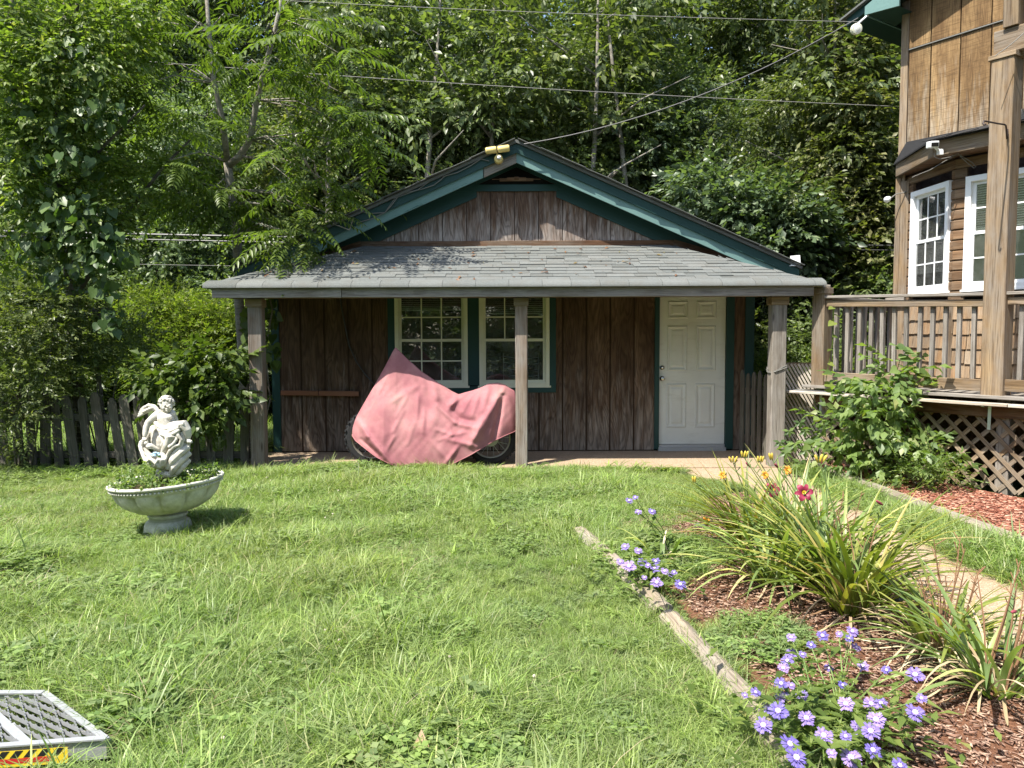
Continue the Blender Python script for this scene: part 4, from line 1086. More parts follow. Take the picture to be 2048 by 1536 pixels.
# cover
TOP = [(100, 1182), (104, 1135), (130, 1060), (200, 935), (290, 780), (380, 618), (440, 500), (462, 466), (500, 505), (560, 566), (680, 672), (780, 740), (860, 790), (930, 835), (985, 862), (1040, 845), (1100, 830), (1165, 808), (1230, 774), (1310, 766), (1370, 782), (1412, 812), (1450, 835), (1466, 900)]
HEM = [(100, 1205), (104, 1216), (130, 1255), (200, 1312), (300, 1390), (420, 1450), (520, 1478), (620, 1494), (760, 1497), (860, 1482), (930, 1450), (1000, 1415), (1080, 1375), (1180, 1315), (1280, 1255), (1370, 1212), (1450, 1178), (1466, 1160)]
CREASE = [  # x0,y0,x1,y1,width,height
    (775, 700, 800, 900, 34, 0.035), (800, 900, 760, 1200, 50, 0.02), (810, 960, 960, 1100, 26, 0.03), (960, 1100, 1120, 1140, 30, 0.028), (985, 870, 905, 985, 30, 0.04), (905, 985, 1000, 1075, 34, -0.035),
    (1000, 1075, 1110, 1090, 34, -0.03), (1050, 850, 930, 950, 20, 0.02), (1110, 840, 1020, 1010, 22, 0.022), (1165, 815, 1090, 1060, 26, 0.024), (1230, 790, 1190, 1000, 26, 0.018), (1370, 800, 1330, 900, 24, 0.03),
    (1345, 880, 1278, 1250, 26, -0.06), (1310, 900, 1120, 1230, 40, 0.045), (1400, 860, 1445, 1160, 30, 0.02), (930, 1205, 800, 1160, 20, 0.010), (930, 1205, 820, 1250, 18, 0.008), (930, 1205, 1050, 1180, 20, 0.010), (930, 1205, 900, 1090, 18, 0.009),
    (135, 1065, 230, 1215, 26, 0.045), (230, 1215, 430, 1445, 30, 0.05), (180, 1240, 330, 1380, 18, -0.03), (660, 680, 700, 800, 26, 0.02), (640, 800, 430, 930, 22, 0.012), (560, 880, 470, 1050, 16, 0.012), (650, 880, 640, 1060, 18, 0.014), (530, 1000, 440, 1180, 18, 0.012),
    (700, 1000, 690, 1180, 20, 0.016), (620, 1100, 560, 1280, 22, 0.012), (450, 1220, 380, 1350, 18, 0.012), (900, 1240, 1130, 1300, 24, 0.02), (760, 1260, 900, 1420, 26, 0.016), (980, 1300, 880, 1440, 22, 0.02), (1180, 1080, 1080, 1300, 24, 0.016), (340, 820, 250, 1000, 16, 0.008), (420, 640, 330, 850, 14, 0.006)]
def make_cover():
    nx, nf, nb = 150, 84, 26
    us = np.concatenate([np.linspace(100, 140, 12)[:-1], np.linspace(140, 1440, nx - 20), np.linspace(1440, 1466, 10)[1:]])
    tx, ty = zip(*TOP); hx, hy = zip(*HEM)
    T = np.interp(us, tx, ty); B = np.interp(us, hx, hy)
    endw = np.clip((us - 100) / 260, 0, 1) ** 0.6 * np.clip((1475 - us) / 330, 0.05, 1) ** 0.8
    rs = np.random.RandomState(4)
    verts = []
    cols = len(us)
    pk_ = np.exp(-((us - 470) / 110) ** 2)
    for j in range(nf + nb):
        back = j >= nf
        s = (j / (nf - 1)) if not back else (j - nf + 1) / nb
        for i in range(cols):
            cy = T[i] + (B[i] - T[i]) * s; cx = us[i]
            w = 0.30 * endw[i] * (1 - 0.55 * pk_[i] * (1 - s))
            bul = 0.015 + w * (math.sin(min(1.0, s * 1.15) * math.pi / 2) ** 0.9) if s > 0 else 0.0
            if not back:
                d = 0.0
                for (x0, y0, x1, y1, wd, h) in CREASE:
                    lx, ly = x1 - x0, y1 - y0; L2 = lx * lx + ly * ly
                    u = ((cx - x0) * lx + (cy - y0) * ly) / L2; uc = min(1, max(0, u))
                    dd = (cx - x0 - lx * uc) ** 2 + (cy - y0 - ly * uc) ** 2
                    wd *= 0.9
                    if dd < wd * wd * 9: d += 1.05 * h * math.exp(-dd / (wd * wd)) * (0.45 + 0.55 * math.sin(math.pi * (0.12 + 0.76 * uc)))
                d += 0.007 * math.sin(cx * 0.013 + cy * 0.009 + 1.3 * math.sin(cy * 0.006)) * math.sin(cy * 0.011 - cx * 0.005) + 0.0012 * math.sin(cx * 0.07 + cy * 0.03 + 4 * math.sin(cy * 0.013 + cx * 0.004))
                d *= min(1, s * 6) * min(1, (endw[i] + 0.1) * 1.4)
                p = bp(cx, cy, YB - 0.02 - bul - d)
            else:
                q = bp(cx, cy, YB + 0.0)
                p = Vector((q.x, YB + 0.02 + bul * 0.55 + 0.01 * math.sin(cx * 0.03), q.z))
            if p.z < 0.045: p.z = 0.045 + 0.004 * math.sin(cx * 0.1)
            verts.append(p)
    f = []
    def row(j): return j * cols
    for j in range(nf - 1):
        for i in range(cols - 1): f.append((row(j) + i, row(j + 1) + i, row(j + 1) + i + 1, row(j) + i + 1))
    prev = 0
    for j in range(nf, nf + nb):
        for i in range(cols - 1): f.append((prev + i, prev + i + 1, row(j) + i + 1, row(j) + i))
        prev = row(j)
    return verts, f
def cover_mat():
    m, t = mat_new('faded_pink_cloth')
    v = nd(t, 'NewGeometry').outputs['Position']
    b = noise(t, v, 2.6, 5, 0.6); g = noise(t, v, 9, 5, 0.65)
    c = ramp(t, b, [(0.3, (0.26, 0.10, 0.115)), (0.48, (0.36, 0.155, 0.165)), (0.62, (0.43, 0.21, 0.21)), (0.75, (0.41, 0.245, 0.215))])
    c = mix(t, ramp(t, g, [(0.52, g3(0)), (0.75, g3(0.35))]), c, (0.24, 0.135, 0.11))
    wv = nd(t, 'TexWave', {'Vector': v, 'Scale': 260.0, 'Distortion': 1.0}).outputs['Fac']
    p = princ(t, c, 0.92, 0.1, bumpn(t, mth(t, 'ADD', mth(t, 'MULTIPLY', g, 1.0), mth(t, 'MULTIPLY', wv, 0.05)), 0.12, 0.012))
    tr = nd(t, 'BsdfTranslucent', {'Color': c})
    out(t, nd(t, 'MixShader', {0: 0.12, 1: p, 2: tr.outputs[0]}).outputs[0])
    return m
M['cloth'] = cover_mat()
vs, fs = make_cover()
m = MB(); m.v = vs; m.f = fs
cov = m.build('motorcycle_cover', M['cloth'], None, True, loc=(-0.9, YB, 0.04))
sb = cov.modifiers.new('sub', 'SUBSURF'); sb.levels = 1; sb.render_levels = 1
m = MB(); ncol = len(vs) // (84 + 26); m.tube([vs[83 * ncol + i] + Vector((0, -0.003, 0.004)) for i in range(0, ncol - 2, 2)], 0.005, 5); m.build('hem', M['cloth'], cov, True)
tag(cov, 'faded pink cloth cover draped in folds over the motorcycle', 'cover')

# ---------------------------------------------------------------- planter bowl with cherub
def stone_mat(name, base, dirt, low, amt=0.5, z0=0.0, z1=0.4):
    m, t = mat_new(name)
    geo = nd(t, 'NewGeometry'); v = geo.outputs['Position']
    n1 = noise(t, v, 14, 7, 0.7); n2 = noise(t, v, 55, 4, 0.6)
    c = mix(t, ramp(t, n1, [(0.4, g3(0)), (0.72, g3(amt))]), base, dirt)
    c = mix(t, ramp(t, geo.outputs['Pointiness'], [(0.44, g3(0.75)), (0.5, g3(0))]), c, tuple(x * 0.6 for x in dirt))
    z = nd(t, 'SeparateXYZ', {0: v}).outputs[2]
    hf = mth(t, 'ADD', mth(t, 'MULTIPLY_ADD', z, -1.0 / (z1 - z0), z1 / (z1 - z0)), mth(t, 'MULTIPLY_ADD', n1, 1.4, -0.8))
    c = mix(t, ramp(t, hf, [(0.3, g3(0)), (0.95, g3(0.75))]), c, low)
    c = mix(t, ramp(t, noise(t, v, 38, 5, 0.75), [(0.62, g3(0)), (0.72, g3(0.6))]), c, (0.10, 0.10, 0.075))
    out(t, princ(t, c, 0.8, 0.25, bumpn(t, n2, 0.25, 0.004)))
    return m
M['stone'] = stone_mat('aged_white_stone', (0.54, 0.52, 0.46), (0.27, 0.235, 0.17), (0.20, 0.185, 0.13), 0.8, 0.35, 0.75)
M['bowl'] = stone_mat('aged_bowl_stone', (0.54, 0.53, 0.46), (0.27, 0.27, 0.18), (0.26, 0.29, 0.20), 0.65, 0.0, 0.42)
PC = G(337, 1072, 0.0); PCY = PC.y
planter = thing('planter', 'lobed white stone planter bowl on a pedestal in the lawn', 'planter', PC)
TILT = Matrix.Rotation(-R(3.6), 3, 'Y')
def tl(p): q = Vector(p); q.z = 0.2 + (q.z - 0.192) * 0.92; return PC + Vector((0.01, 0, 0.3)) + TILT @ (q - Vector((0, 0, 0.3)))
def lob(a, z): return 1 - 0.085 * (1 - abs(math.cos(a * 6))) ** 3 if 0.2 < z < 0.41 else 1.0
m = MB(); m.lathe([(0.10, 0.192), (0.155, 0.197), (0.24, 0.222), (0.325, 0.275), (0.375, 0.335), (0.398, 0.395), (0.402, 0.412), (0.41, 0.416), (0.41, 0.448), (0.428, 0.453), (0.434, 0.468), (0.428, 0.48), (0.40, 0.478), (0.385, 0.455), (0.372, 0.40)], 96, (0, 0, 0), lob)
m.v = [tl(p) for p in m.v]
bowl = m.build('bowl', M['bowl'], planter, True)
m = MB()
for k in range(88):
    a = 2 * math.pi * k / 88
    m.ball((0.412 * math.cos(a), 0.412 * math.sin(a), 0.432), 0.011, 7, 5)
m.v = [tl(p) for p in m.v]; m.build('bead_trim', M['bowl'], bowl, True)
m = MB(); m.lathe([(0.375, 0.43), (0.25, 0.45), (0.0, 0.46)], 32); m.v = [tl(p) for p in m.v]; m.build('soil', M['soil'], bowl, True)
m = MB(); m.lathe([(0.0, -0.03), (0.185, -0.03), (0.188, 0.02), (0.18, 0.06), (0.175, 0.10), (0.165, 0.125), (0.15, 0.135), (0.142, 0.142), (0.138, 0.165), (0.148, 0.17), (0.152, 0.185), (0.14, 0.196), (0.0, 0.2)], 40, PC)
m.build('pedestal', M['bowl'], planter, True)

SD = PCY - 0.0
def cp(cx, cy, d=0.0): return P(200 + cx / 4.518, 760 + cy / 4.518, SD + d)
m = MB(); SCL = 1.0
hd = cp(600, 222, 0.0)
m.ball(hd, (0.050, 0.054, 0.062), 16, 12)
m.ball(cp(604, 262, -0.018), (0.036, 0.034, 0.030), 12, 8)
for x, y, d, r in ((610, 243, -0.056, 0.009), (609, 236, -0.053, 0.0075), (580, 252, -0.042, 0.017), (634, 250, -0.042, 0.017), (607, 278, -0.048, 0.011), (608, 262, -0.052, 0.008), (600, 263, -0.05, 0.007), (616, 262, -0.05, 0.007), (585, 230, -0.048, 0.011), (630, 229, -0.048, 0.011)): m.ball(cp(x, y, d), r, 8, 6)
rs = random.Random(2)
for k in range(150):
    a = rs.uniform(0, 2 * math.pi); e = rs.uniform(-0.15, 1.0)
    q = Vector((math.cos(a) * math.sqrt(max(0, 1 - e * e)), math.sin(a) * math.sqrt(max(0, 1 - e * e)), e))
    if q.y < -0.35 and q.z < 0.35: continue
    if q.z < -0.05 and q.y < 0.1: continue
    m.ball(hd + Vector((q.x * 0.056, q.y * 0.056, q.z * 0.062 + 0.004)), rs.uniform(0.008, 0.0125), 6, 5)
m.tube([cp(600, 272, 0.012), cp(594, 305, 0.012)], [0.027, 0.032], 10)
m.tube([cp(592, 292, 0.012), cp(592, 315, 0.01), cp(596, 350, 0.0), cp(604, 395, -0.005), cp(614, 440, 0.0), cp(618, 470, 0.0)], [0.03, 0.062, 0.066, 0.060, 0.072, 0.072], 16)
for x in (562, 622): m.ball(cp(x, 335, -0.045), (0.028, 0.018, 0.022), 10, 7)
m.ball(cp(535, 302, 0.01), 0.033, 10, 8); m.ball(cp(648, 304, 0.015), 0.032, 10, 8)
m.tube([cp(532, 300, 0.005), cp(490, 335, -0.015), cp(435, 385, -0.03), cp(418, 430, -0.04), cp(410, 475, -0.05), cp(402, 512, -0.06)], [0.032, 0.030, 0.026, 0.025, 0.022, 0.015], 12)
m.ball(cp(399, 524, -0.063), (0.016, 0.014, 0.012), 8, 6)
for k in range(4): m.tube([cp(392 + 6 * k, 526, -0.07), cp(384 + 8 * k, 540, -0.082), cp(386 + 8 * k, 550, -0.08)], [0.0065, 0.006, 0.005], 6)
m.tube([cp(410, 522, -0.06), cp(418, 535, -0.075), cp(416, 545, -0.08)], [0.0065, 0.006, 0.005], 6)
m.tube([cp(650, 306, 0.02), cp(672, 350, 0.05), cp(690, 400, 0.06), cp(700, 440, 0.06)], [0.030, 0.027, 0.023, 0.02], 10)
m.tube([cp(640, 440, -0.02), cp(700, 425, -0.05), cp(762, 412, -0.075), cp(782, 450, -0.07), cp(792, 500, -0.06), cp(788, 540, -0.055)], [0.055, 0.050, 0.044, 0.037, 0.031, 0.022], 12)
m.tube([cp(788, 545, -0.055), cp(805, 556, -0.075), cp(830, 560, -0.085)], [0.022, 0.019, 0.011], 10)
m.tube([cp(600, 450, -0.02), cp(625, 495, -0.08), cp(645, 525, -0.115), cp(622, 570, -0.105), cp(592, 615, -0.095), cp(572, 650, -0.09)], [0.056, 0.052, 0.046, 0.038, 0.030, 0.022], 12)
m.tube([cp(570, 650, -0.09), cp(573, 680, -0.105), cp(577, 700, -0.115)], [0.021, 0.020, 0.014], 10)
for k in range(5): m.ball(cp(561 + k * 8, 704 - abs(k - 1) * 1.5, -0.12), 0.0075 if k < 4 else 0.009, 6, 5)
for pts, r in (([(498, 385, -0.04), (530, 420, -0.075), (580, 445, -0.1), (640, 435, -0.105), (700, 410, -0.105), (760, 395, -0.1)], 0.016),
               ([(505, 410, -0.05), (545, 460, -0.09), (600, 475, -0.115), (660, 452, -0.118), (715, 428, -0.115)], 0.015),
               ([(520, 430, -0.05), (555, 490, -0.10), (610, 508, -0.135), (675, 478, -0.13), (720, 450, -0.115)], 0.014),
               ([(545, 470, -0.06), (560, 530, -0.10), (575, 560, -0.11), (560, 600, -0.10)], 0.015),
               ([(700, 450, -0.10), (705, 500, -0.125), (735, 540, -0.12), (718, 585, -0.12), (670, 600, -0.13), (630, 640, -0.13), (605, 690, -0.12)], 0.014),
               ([(690, 480, -0.11), (690, 540, -0.13), (660, 580, -0.135), (620, 610, -0.135)], 0.013),
               ([(740, 470, -0.08), (745, 540, -0.09), (725, 600, -0.10), (680, 650, -0.11), (650, 700, -0.11)], 0.02),
               ([(560, 470, -0.08), (590, 480, -0.11), (560, 440, -0.08)], 0.02)):
    m.tube([cp(*p) for p in pts], r, 8)
# wing feathers
for k in range(10):
    u = k / 9
    tip = (345 + 70 * u * u + 25 * u, 330 - 55 * u - 50 * math.sin(u * 2.2))
    m.tube([cp(520, 268 - 8 * u, 0.045), cp(455 + 10 * u, 268 - 32 * u, 0.06), cp(tip[0], tip[1], 0.065)], [0.014, 0.015, 0.010], 7)
m.tube([cp(525, 275, 0.04), cp(490, 240, 0.05), cp(440, 228, 0.055), cp(400, 250, 0.06)], [0.016, 0.018, 0.016, 0.012], 8)
for k in range(7): m.tube([cp(500 - 8 * k, 245 + 2 * k, 0.042), cp(445 - 10 * k, 262 + 5 * k, 0.045)], [0.011, 0.009], 6)
# rock seat and base
m.tube([cp(590, 885, 0.02), cp(605, 830, 0.0), cp(640, 740, -0.01), cp(690, 640, 0.0), cp(700, 560, 0.01), cp(660, 470, 0.03)], [0.085, 0.078, 0.085, 0.10, 0.10, 0.08], 14)
m.ball(cp(560, 560, 0.05), (0.09, 0.07, 0.10), 12, 9); m.ball(cp(500, 520, 0.05), (0.075, 0.035, 0.105), 12, 9)
for pts, r in (([(800, 600, -0.06), (735, 650, -0.10), (660, 720, -0.11), (610, 800, -0.09)], 0.032), ([(812, 655, -0.04), (740, 715, -0.09), (670, 790, -0.10), (640, 850, -0.08)], 0.030), ([(805, 720, -0.02), (745, 780, -0.07), (690, 850, -0.07)], 0.028),
               ([(790, 570, -0.04), (730, 600, -0.08), (650, 690, -0.10), (590, 780, -0.09)], 0.026), ([(540, 880, -0.06), (600, 850, -0.09), (700, 860, -0.05)], 0.03)):
    m.tube([cp(*p) for p in pts], [r * 0.8] + [r] * (len(pts) - 2) + [r * 0.7], 8)
# scallop shell cup
rim = [(362, 590, -0.03), (378, 650, -0.085), (398, 705, -0.12), (418, 748, -0.14), (450, 712, -0.145), (478, 728, -0.15), (500, 757, -0.155), (528, 715, -0.15), (556, 722, -0.15), (585, 722, -0.14), (602, 690, -0.12)]
m.tube([cp(*p) for p in rim], 0.014, 8)
for p in rim:
    m.tube([cp(570, 770, -0.05), cp((p[0] * 1.1 + 560) / 2.1, (p[1] + 790) / 2, p[2] * 0.8 - 0.01), cp(*p)], [0.04, 0.024, 0.015], 8)
m.ball(cp(372, 600, -0.035), (0.022, 0.02, 0.05), 10, 8)
m.tube([cp(362, 600, -0.03), cp(385, 555, -0.02), cp(410, 540, -0.01), cp(440, 480, 0.03)], 0.018, 8)
# dove
m.ball(cp(452, 598, -0.085), (0.034, 0.026, 0.022), 10, 8); m.ball(cp(415, 572, -0.09), 0.016, 8, 6); m.tube([cp(470, 600, -0.085), cp(535, 628, -0.07)], [0.02, 0.009], 8)
cherub = m.build('cherub_statue', M['stone'], None, True, loc=cp(590, 885, 0.02))
rm = cherub.modifiers.new('remesh', 'REMESH'); rm.mode = 'VOXEL'; rm.voxel_size = 0.0036; rm.use_smooth_shade = True
smo = cherub.modifiers.new('smooth', 'SMOOTH'); smo.factor = 0.5; smo.iterations = 1
tag(cherub, 'white stone winged cherub seated on a rock with a scallop shell', 'statue')
m = MB()
for x, y, d, r in ((470, 672, -0.09, 0.014), (500, 660, -0.085, 0.015), (525, 664, -0.08, 0.013), (540, 676, -0.085, 0.012), (490, 682, -0.1, 0.013)): m.ball(cp(x, y, d), (r * 1.5, r, r * 0.7), 8, 6)
tag(m.build('blue_pebbles', plain('blue_glass', (0.28, 0.42, 0.52), 0.25), None, True), 'pale blue pebbles lying in the cherub shell', 'pebbles', kind='stuff')

# ---------------------------------------------------------------- loading ramp in the grass
ZT = 0.09
n0, n1 = G(-260, 1511, ZT), G(212, 1477, ZT)           # near rail, left to right
f0, f1 = G(-260, 1384, ZT), G(88, 1383, ZT)            # far rail
rampo = thing('loading_ramp', 'aluminium loading ramp with grip grating lying in the lawn', 'ramp', (n1 + f1) / 2 - UP * ZT)
tipn, tipf = G(238, 1484, 0.02), G(120, 1392, 0.02)
side = (f1 - n1).normalized()
def rail_mb(p, q, tip, face):
    m = MB(); d = (q - p).normalized()
    m.beam(p, q, 0.014, 0.004 + 0.1, UP) if False else None
    t = 0.012 * face
    y = Vector((-d.y, d.x, 0)) * t
    a = [p + UP * 0.0, q, tip, Vector((q.x, q.y, 0.012)), Vector((p.x, p.y, 0.012))]
    m.prism(a if face > 0 else a[::-1], y if face > 0 else -y * -1)
    m.beam(p + y * 0.5, q + y * 0.5, 0.03, 0.006)
    return m
rail_mb(n0, n1, tipn, 1).build('side_rail', M['alu'], rampo)
rail_mb(f0, f1, tipf, -1).build('side_rail', M['alu'], rampo)
m = MB(); m.beam(f1 + UP * -0.004, n1 + UP * -0.004, 0.028, 0.007); m.add([f1, n1, tipn, tipf], [(0, 1, 2, 3)]); m.add([p - UP * 0.004 for p in (f1, n1, tipn, tipf)], [(3, 2, 1, 0)]); m.build('end_lip', M['alu'], rampo)
ax = (n1 - n0).normalized()
Wd = (f1 - n1).length
def rp(a, b, z=0.0): # a along the ramp back from the end, b 0..1 across (follows the skewed end)
    e = n1.lerp(f1, b); return e - ax * a + UP * z
m = MB(); m.beam(rp(0.27, 0.01, -0.004), rp(0.27, 0.99, -0.004), 0.035, 0.008); m.build('cross_rung', M['alu'], rampo)
m = MB(); m.beam(rp(0.56, 0.01, -0.004), rp(0.56, 0.99, -0.004), 0.035, 0.008); m.build('cross_rung', M['alu'], rampo)
for seg_i, (a0, a1) in enumerate(((0.02, 0.25), (0.29, 0.54), (0.58, 0.80))):
    nrow = 5
    for j in range(nrow):
        b0, b1 = 0.03 + 0.94 * j / nrow, 0.03 + 0.94 * (j + 1) / nrow
        m = MB(); nz = 4; st = (a1 - a0) / nz
        pts = []
        for k in range(2 * nz + 1):
            a = a0 + st * k / 2
            pts.append(rp(a, (b0 if (k + j) % 2 == 0 else b1) * 0.98 + 0.01))
        for p, q in zip(pts[:-1], pts[1:]):
            hgt = 0.016
            m.add([p - UP * hgt, q - UP * hgt, q, p, p - UP * hgt + ax * 0.003, q - UP * hgt + ax * 0.003, q + ax * 0.003, p + ax * 0.003], [(0, 1, 2, 3), (7, 6, 5, 4), (3, 2, 6, 7)])
            for u in (0.2, 0.5, 0.8):
                c = p.lerp(q, u); e = (q - p) * 0.12
                m.add([c - e, c + e, c + UP * 0.009], [(0, 1, 2)])
        m.build('grating_strip', M['alu'], rampo)
st_ = n0.lerp(n1, 0.0)
yn = Vector((-ax.y, ax.x, 0)) * -0.0145
M['syel'] = plain('sticker_yellow', (0.72, 0.52, 0.03), 0.5); M['sred'] = plain('sticker_red', (0.45, 0.02, 0.02), 0.5); M['sblk'] = plain('sticker_black', (0.015, 0.015, 0.015), 0.5)
def stp(a, z): return n1 - ax * a + yn * (1 + 0) + Vector((0, 0, z - ZT))
sa0, sa1 = 0.13, 0.55
m = MB(); m.prism([stp(sa1, 0.015), stp(sa0, 0.015), stp(sa0, 0.076), stp(sa1, 0.076)], yn * 0.06); stk = m.build('warning_sticker', M['syel'], rampo)
m = MB()
for k in range(9):
    a = sa0 + 0.012 + k * 0.047
    m.prism([p + yn * 0.07 for p in (stp(a + 0.026 + 0.022, 0.048), stp(a + 0.022, 0.048), stp(a, 0.075), stp(a + 0.026, 0.075))], yn * 0.05)
m.build('sticker_stripes', M['sblk'], stk)
m = MB(); m.prism([p + yn * 0.07 for p in (stp(sa1, 0.027), stp(sa0 + 0.05, 0.027), stp(sa0 + 0.05, 0.046), stp(sa1, 0.046))], yn * 0.05); m.build('sticker_band', M['sred'], stk)

# birdhouse on the left trunk, dry leaf
c = P(186, 640, 9.42)
bh = thing('birdhouse', 'small dark wooden birdhouse with a pale front under the left vine', 'birdhouse', c)
m = MB(); m.box(c.x - 0.05, c.x + 0.09, c.y, c.y + 0.14, c.z - 0.07, c.z + 0.09); m.build('box', M['fence'], bh)
m = MB(); m.box(c.x + 0.005, c.x + 0.08, c.y - 0.012, c.y - 0.001, c.z - 0.03, c.z + 0.05); fr_ = m.build('front', plain('blue_grey', (0.12, 0.15, 0.16), 0.7), bh)
m = MB(); m.tube([(c.x + 0.045, c.y - 0.0125, c.z + 0.012), (c.x + 0.045, c.y - 0.014, c.z + 0.012)], 0.02, 12); m.build('entrance_hole', M['dark'], fr_)
m = MB(); m.beam((c.x + 0.02, c.y - 0.05, c.z + 0.105), (c.x + 0.02, c.y + 0.17, c.z + 0.15), 0.26, 0.02); m.build('roof', M['fence'], bh)
plank('bracket', (c.x - 0.27, c.y + 0.17, c.z), (c.x + 0.07, c.y + 0.155, c.z), 0.025, 0.05, M['fence'], bh)

# ---------------------------------------------------------------- foliage
M['leaf_dark'] = leaf('leaf_dark', [(0, (0.04, 0.062, 0.03)), (0.5, (0.078, 0.112, 0.05)), (0.9, (0.125, 0.165, 0.075)), (1, (0.20, 0.23, 0.115))], 0.36, 0.36)
M['leaf_mid'] = leaf('leaf_mid', [(0, (0.06, 0.088, 0.034)), (0.5, (0.112, 0.152, 0.056)), (0.92, (0.17, 0.215, 0.082)), (1, (0.26, 0.28, 0.13))], 0.4, 0.38)
M['leaf_lime'] = leaf('leaf_lime', [(0, (0.07, 0.11, 0.02)), (0.5, (0.13, 0.185, 0.035)), (0.93, (0.195, 0.245, 0.055)), (1, (0.28, 0.27, 0.08))], 0.46)
M['leaf_vine'] = leaf('leaf_vine', [(0, (0.045, 0.085, 0.022)), (0.6, (0.075, 0.13, 0.034)), (1, (0.125, 0.185, 0.05))], 0.38, 0.4)
M['leaf_frond'] = leaf('leaf_frond', [(0, (0.055, 0.095, 0.02)), (0.6, (0.10, 0.155, 0.032)), (1, (0.15, 0.21, 0.046))], 0.46, 0.38)
M['leaf_olive'] = leaf('leaf_olive', [(0, (0.085, 0.105, 0.038)), (0.5, (0.15, 0.175, 0.065)), (1, (0.25, 0.25, 0.12))], 0.4)

def nrm(a): return a / (np.linalg.norm(a, axis=-1, keepdims=True) + 1e-9)
def spray(rs, n=9, L=0.42, ll=0.11, tv=LEAF2_V, tf=LEAF2_F, droop=0.35, wid=1.0):
    """a twig with leaves alternating along it, along +X"""
    t = np.linspace(0.12, 1, n)
    pos = np.stack([t * L, np.zeros(n), -0.18 * L * t * t], 1)
    sd = np.where(np.arange(n) % 2 == 0, 1, -1)
    d = np.stack([0.55 + 0.3 * t, sd * (0.85 - 0.6 * t), -droop * (0.5 + rs.rand(n))], 1) + rs.normal(0, 0.22, (n, 3))
    up = np.array([0, 0, 1.0]) + rs.normal(0, 0.35, (n, 3))
    sc = ll * (0.75 + 0.5 * rs.rand(n)); sc = np.stack([sc, sc * wid, sc], 1)
    return inst(tv, tf, frames(d, up), pos, sc)
def crown_mesh(name, seed, blobs, n, L, ll, mat, nl=9, tv=LEAF2_V, tf=LEAF2_F, flat_=0.35, droop=0.35, wid=1.0, shell=0.45, twigs=None):
    """blobs: rows cx,cy,cz,rx,ry,rz,weight; sprays grow outward through each blob's volume"""
    rs = np.random.RandomState(seed)
    B = np.array(blobs, float); w = B[:, 6] / B[:, 6].sum()
    which = rs.choice(len(B), n, p=w)
    u = nrm(rs.normal(0, 1, (n, 3))); r = rs.rand(n) ** shell
    pos = B[which, :3] + u * B[which, 3:6] * r[:, None]
    d = u * np.array([1, 1, flat_ * 1.4]) + rs.normal(0, 0.35, (n, 3)) + np.array([0, 0, 0.12])
    up = np.array([0, 0, 1.0]) + rs.normal(0, 0.3, (n, 3)) + u * 0.5
    sc = 0.75 + 0.5 * rs.rand(n)
    parts = []
    T = [spray(rs, nl, L, ll, tv, tf, droop, wid) for _ in range(5)]
    Rm = frames(d, up)
    k = rs.randint(0, 5, n)
    for i in range(5):
        s = k == i
        if s.any(): parts.append(inst(T[i][0], T[i][1], Rm[s], pos[s], sc[s]))
    v, f = join_vf(parts)
    return mesh_np(name, v, f, mat)
def lumpy(rs, cx, cy, z0, z1, r, n, rb=0.36):
    """a stack of uneven clumps for a crown from z0 to z1"""
    out_ = []
    for i in range(n):
        u = (i + rs.rand()) / n; z = z0 + (z1 - z0) * u
        env = r * (0.55 + 0.6 * math.sin(math.pi * min(1, 0.15 + 0.8 * u))) * (0.75 + 0.4 * rs.rand())
        a = rs.rand() * 6.283; q = env * (0.35 + 0.5 * rs.rand())
        s = r * rb * (0.7 + 0.6 * rs.rand())
        out_.append((cx + q * math.cos(a), cy + q * math.sin(a), z, s * 1.15, s * 1.15, s * 0.7, s ** 2))
    return out_
def trunk_mesh(name, seed, h, r, limbs, mat, lean=(0, 0)):
    rs = random.Random(seed); m = MB(); pts = []
    n = 8
    for i in range(n + 1):
        u = i / n; pts.append(Vector((lean[0] * u + 0.12 * math.sin(u * 5 + seed) * u, lean[1] * u + 0.1 * math.cos(u * 4 + seed) * u, -0.3 + (h + 0.3) * u)))
    m.tube(pts, [r * (1.25 if i == 0 else 1 - 0.8 * i / n) for i in range(n + 1)], 8)
    for k in range(limbs):
        i = rs.randint(3, n - 1); p = pts[i]; a = rs.uniform(0, 6.28); L = rs.uniform(0.9, 2.0) * h / 8
        q = p + Vector((math.cos(a) * L * 0.5, math.sin(a) * L * 0.5, L * 0.35)); e = p + Vector((math.cos(a + 0.2) * L, math.sin(a + 0.2) * L, L * 0.6))
        rr_ = r * (1 - 0.8 * i / n) * 0.55
        m.tube([p, q, e], [rr_, rr_ * 0.7, rr_ * 0.25], 6)
    # grain along local X does not matter here; bark noise is stretched enough
    return m.mesh(name, mat, True)
TREES = []
def tree_proto(seed, h, zc0, r, nb, n, L, ll, mat, tr, nl=9, droop=0.35, limbs=9):
    rs = np.random.RandomState(seed)
    bl = lumpy(rs, 0, 0, zc0, h, r, nb)
    return (trunk_mesh('trunk', seed, h * 0.95, tr, limbs, M['bark']), crown_mesh('crown', seed, bl, n, L, ll, M[mat], nl, droop=droop))
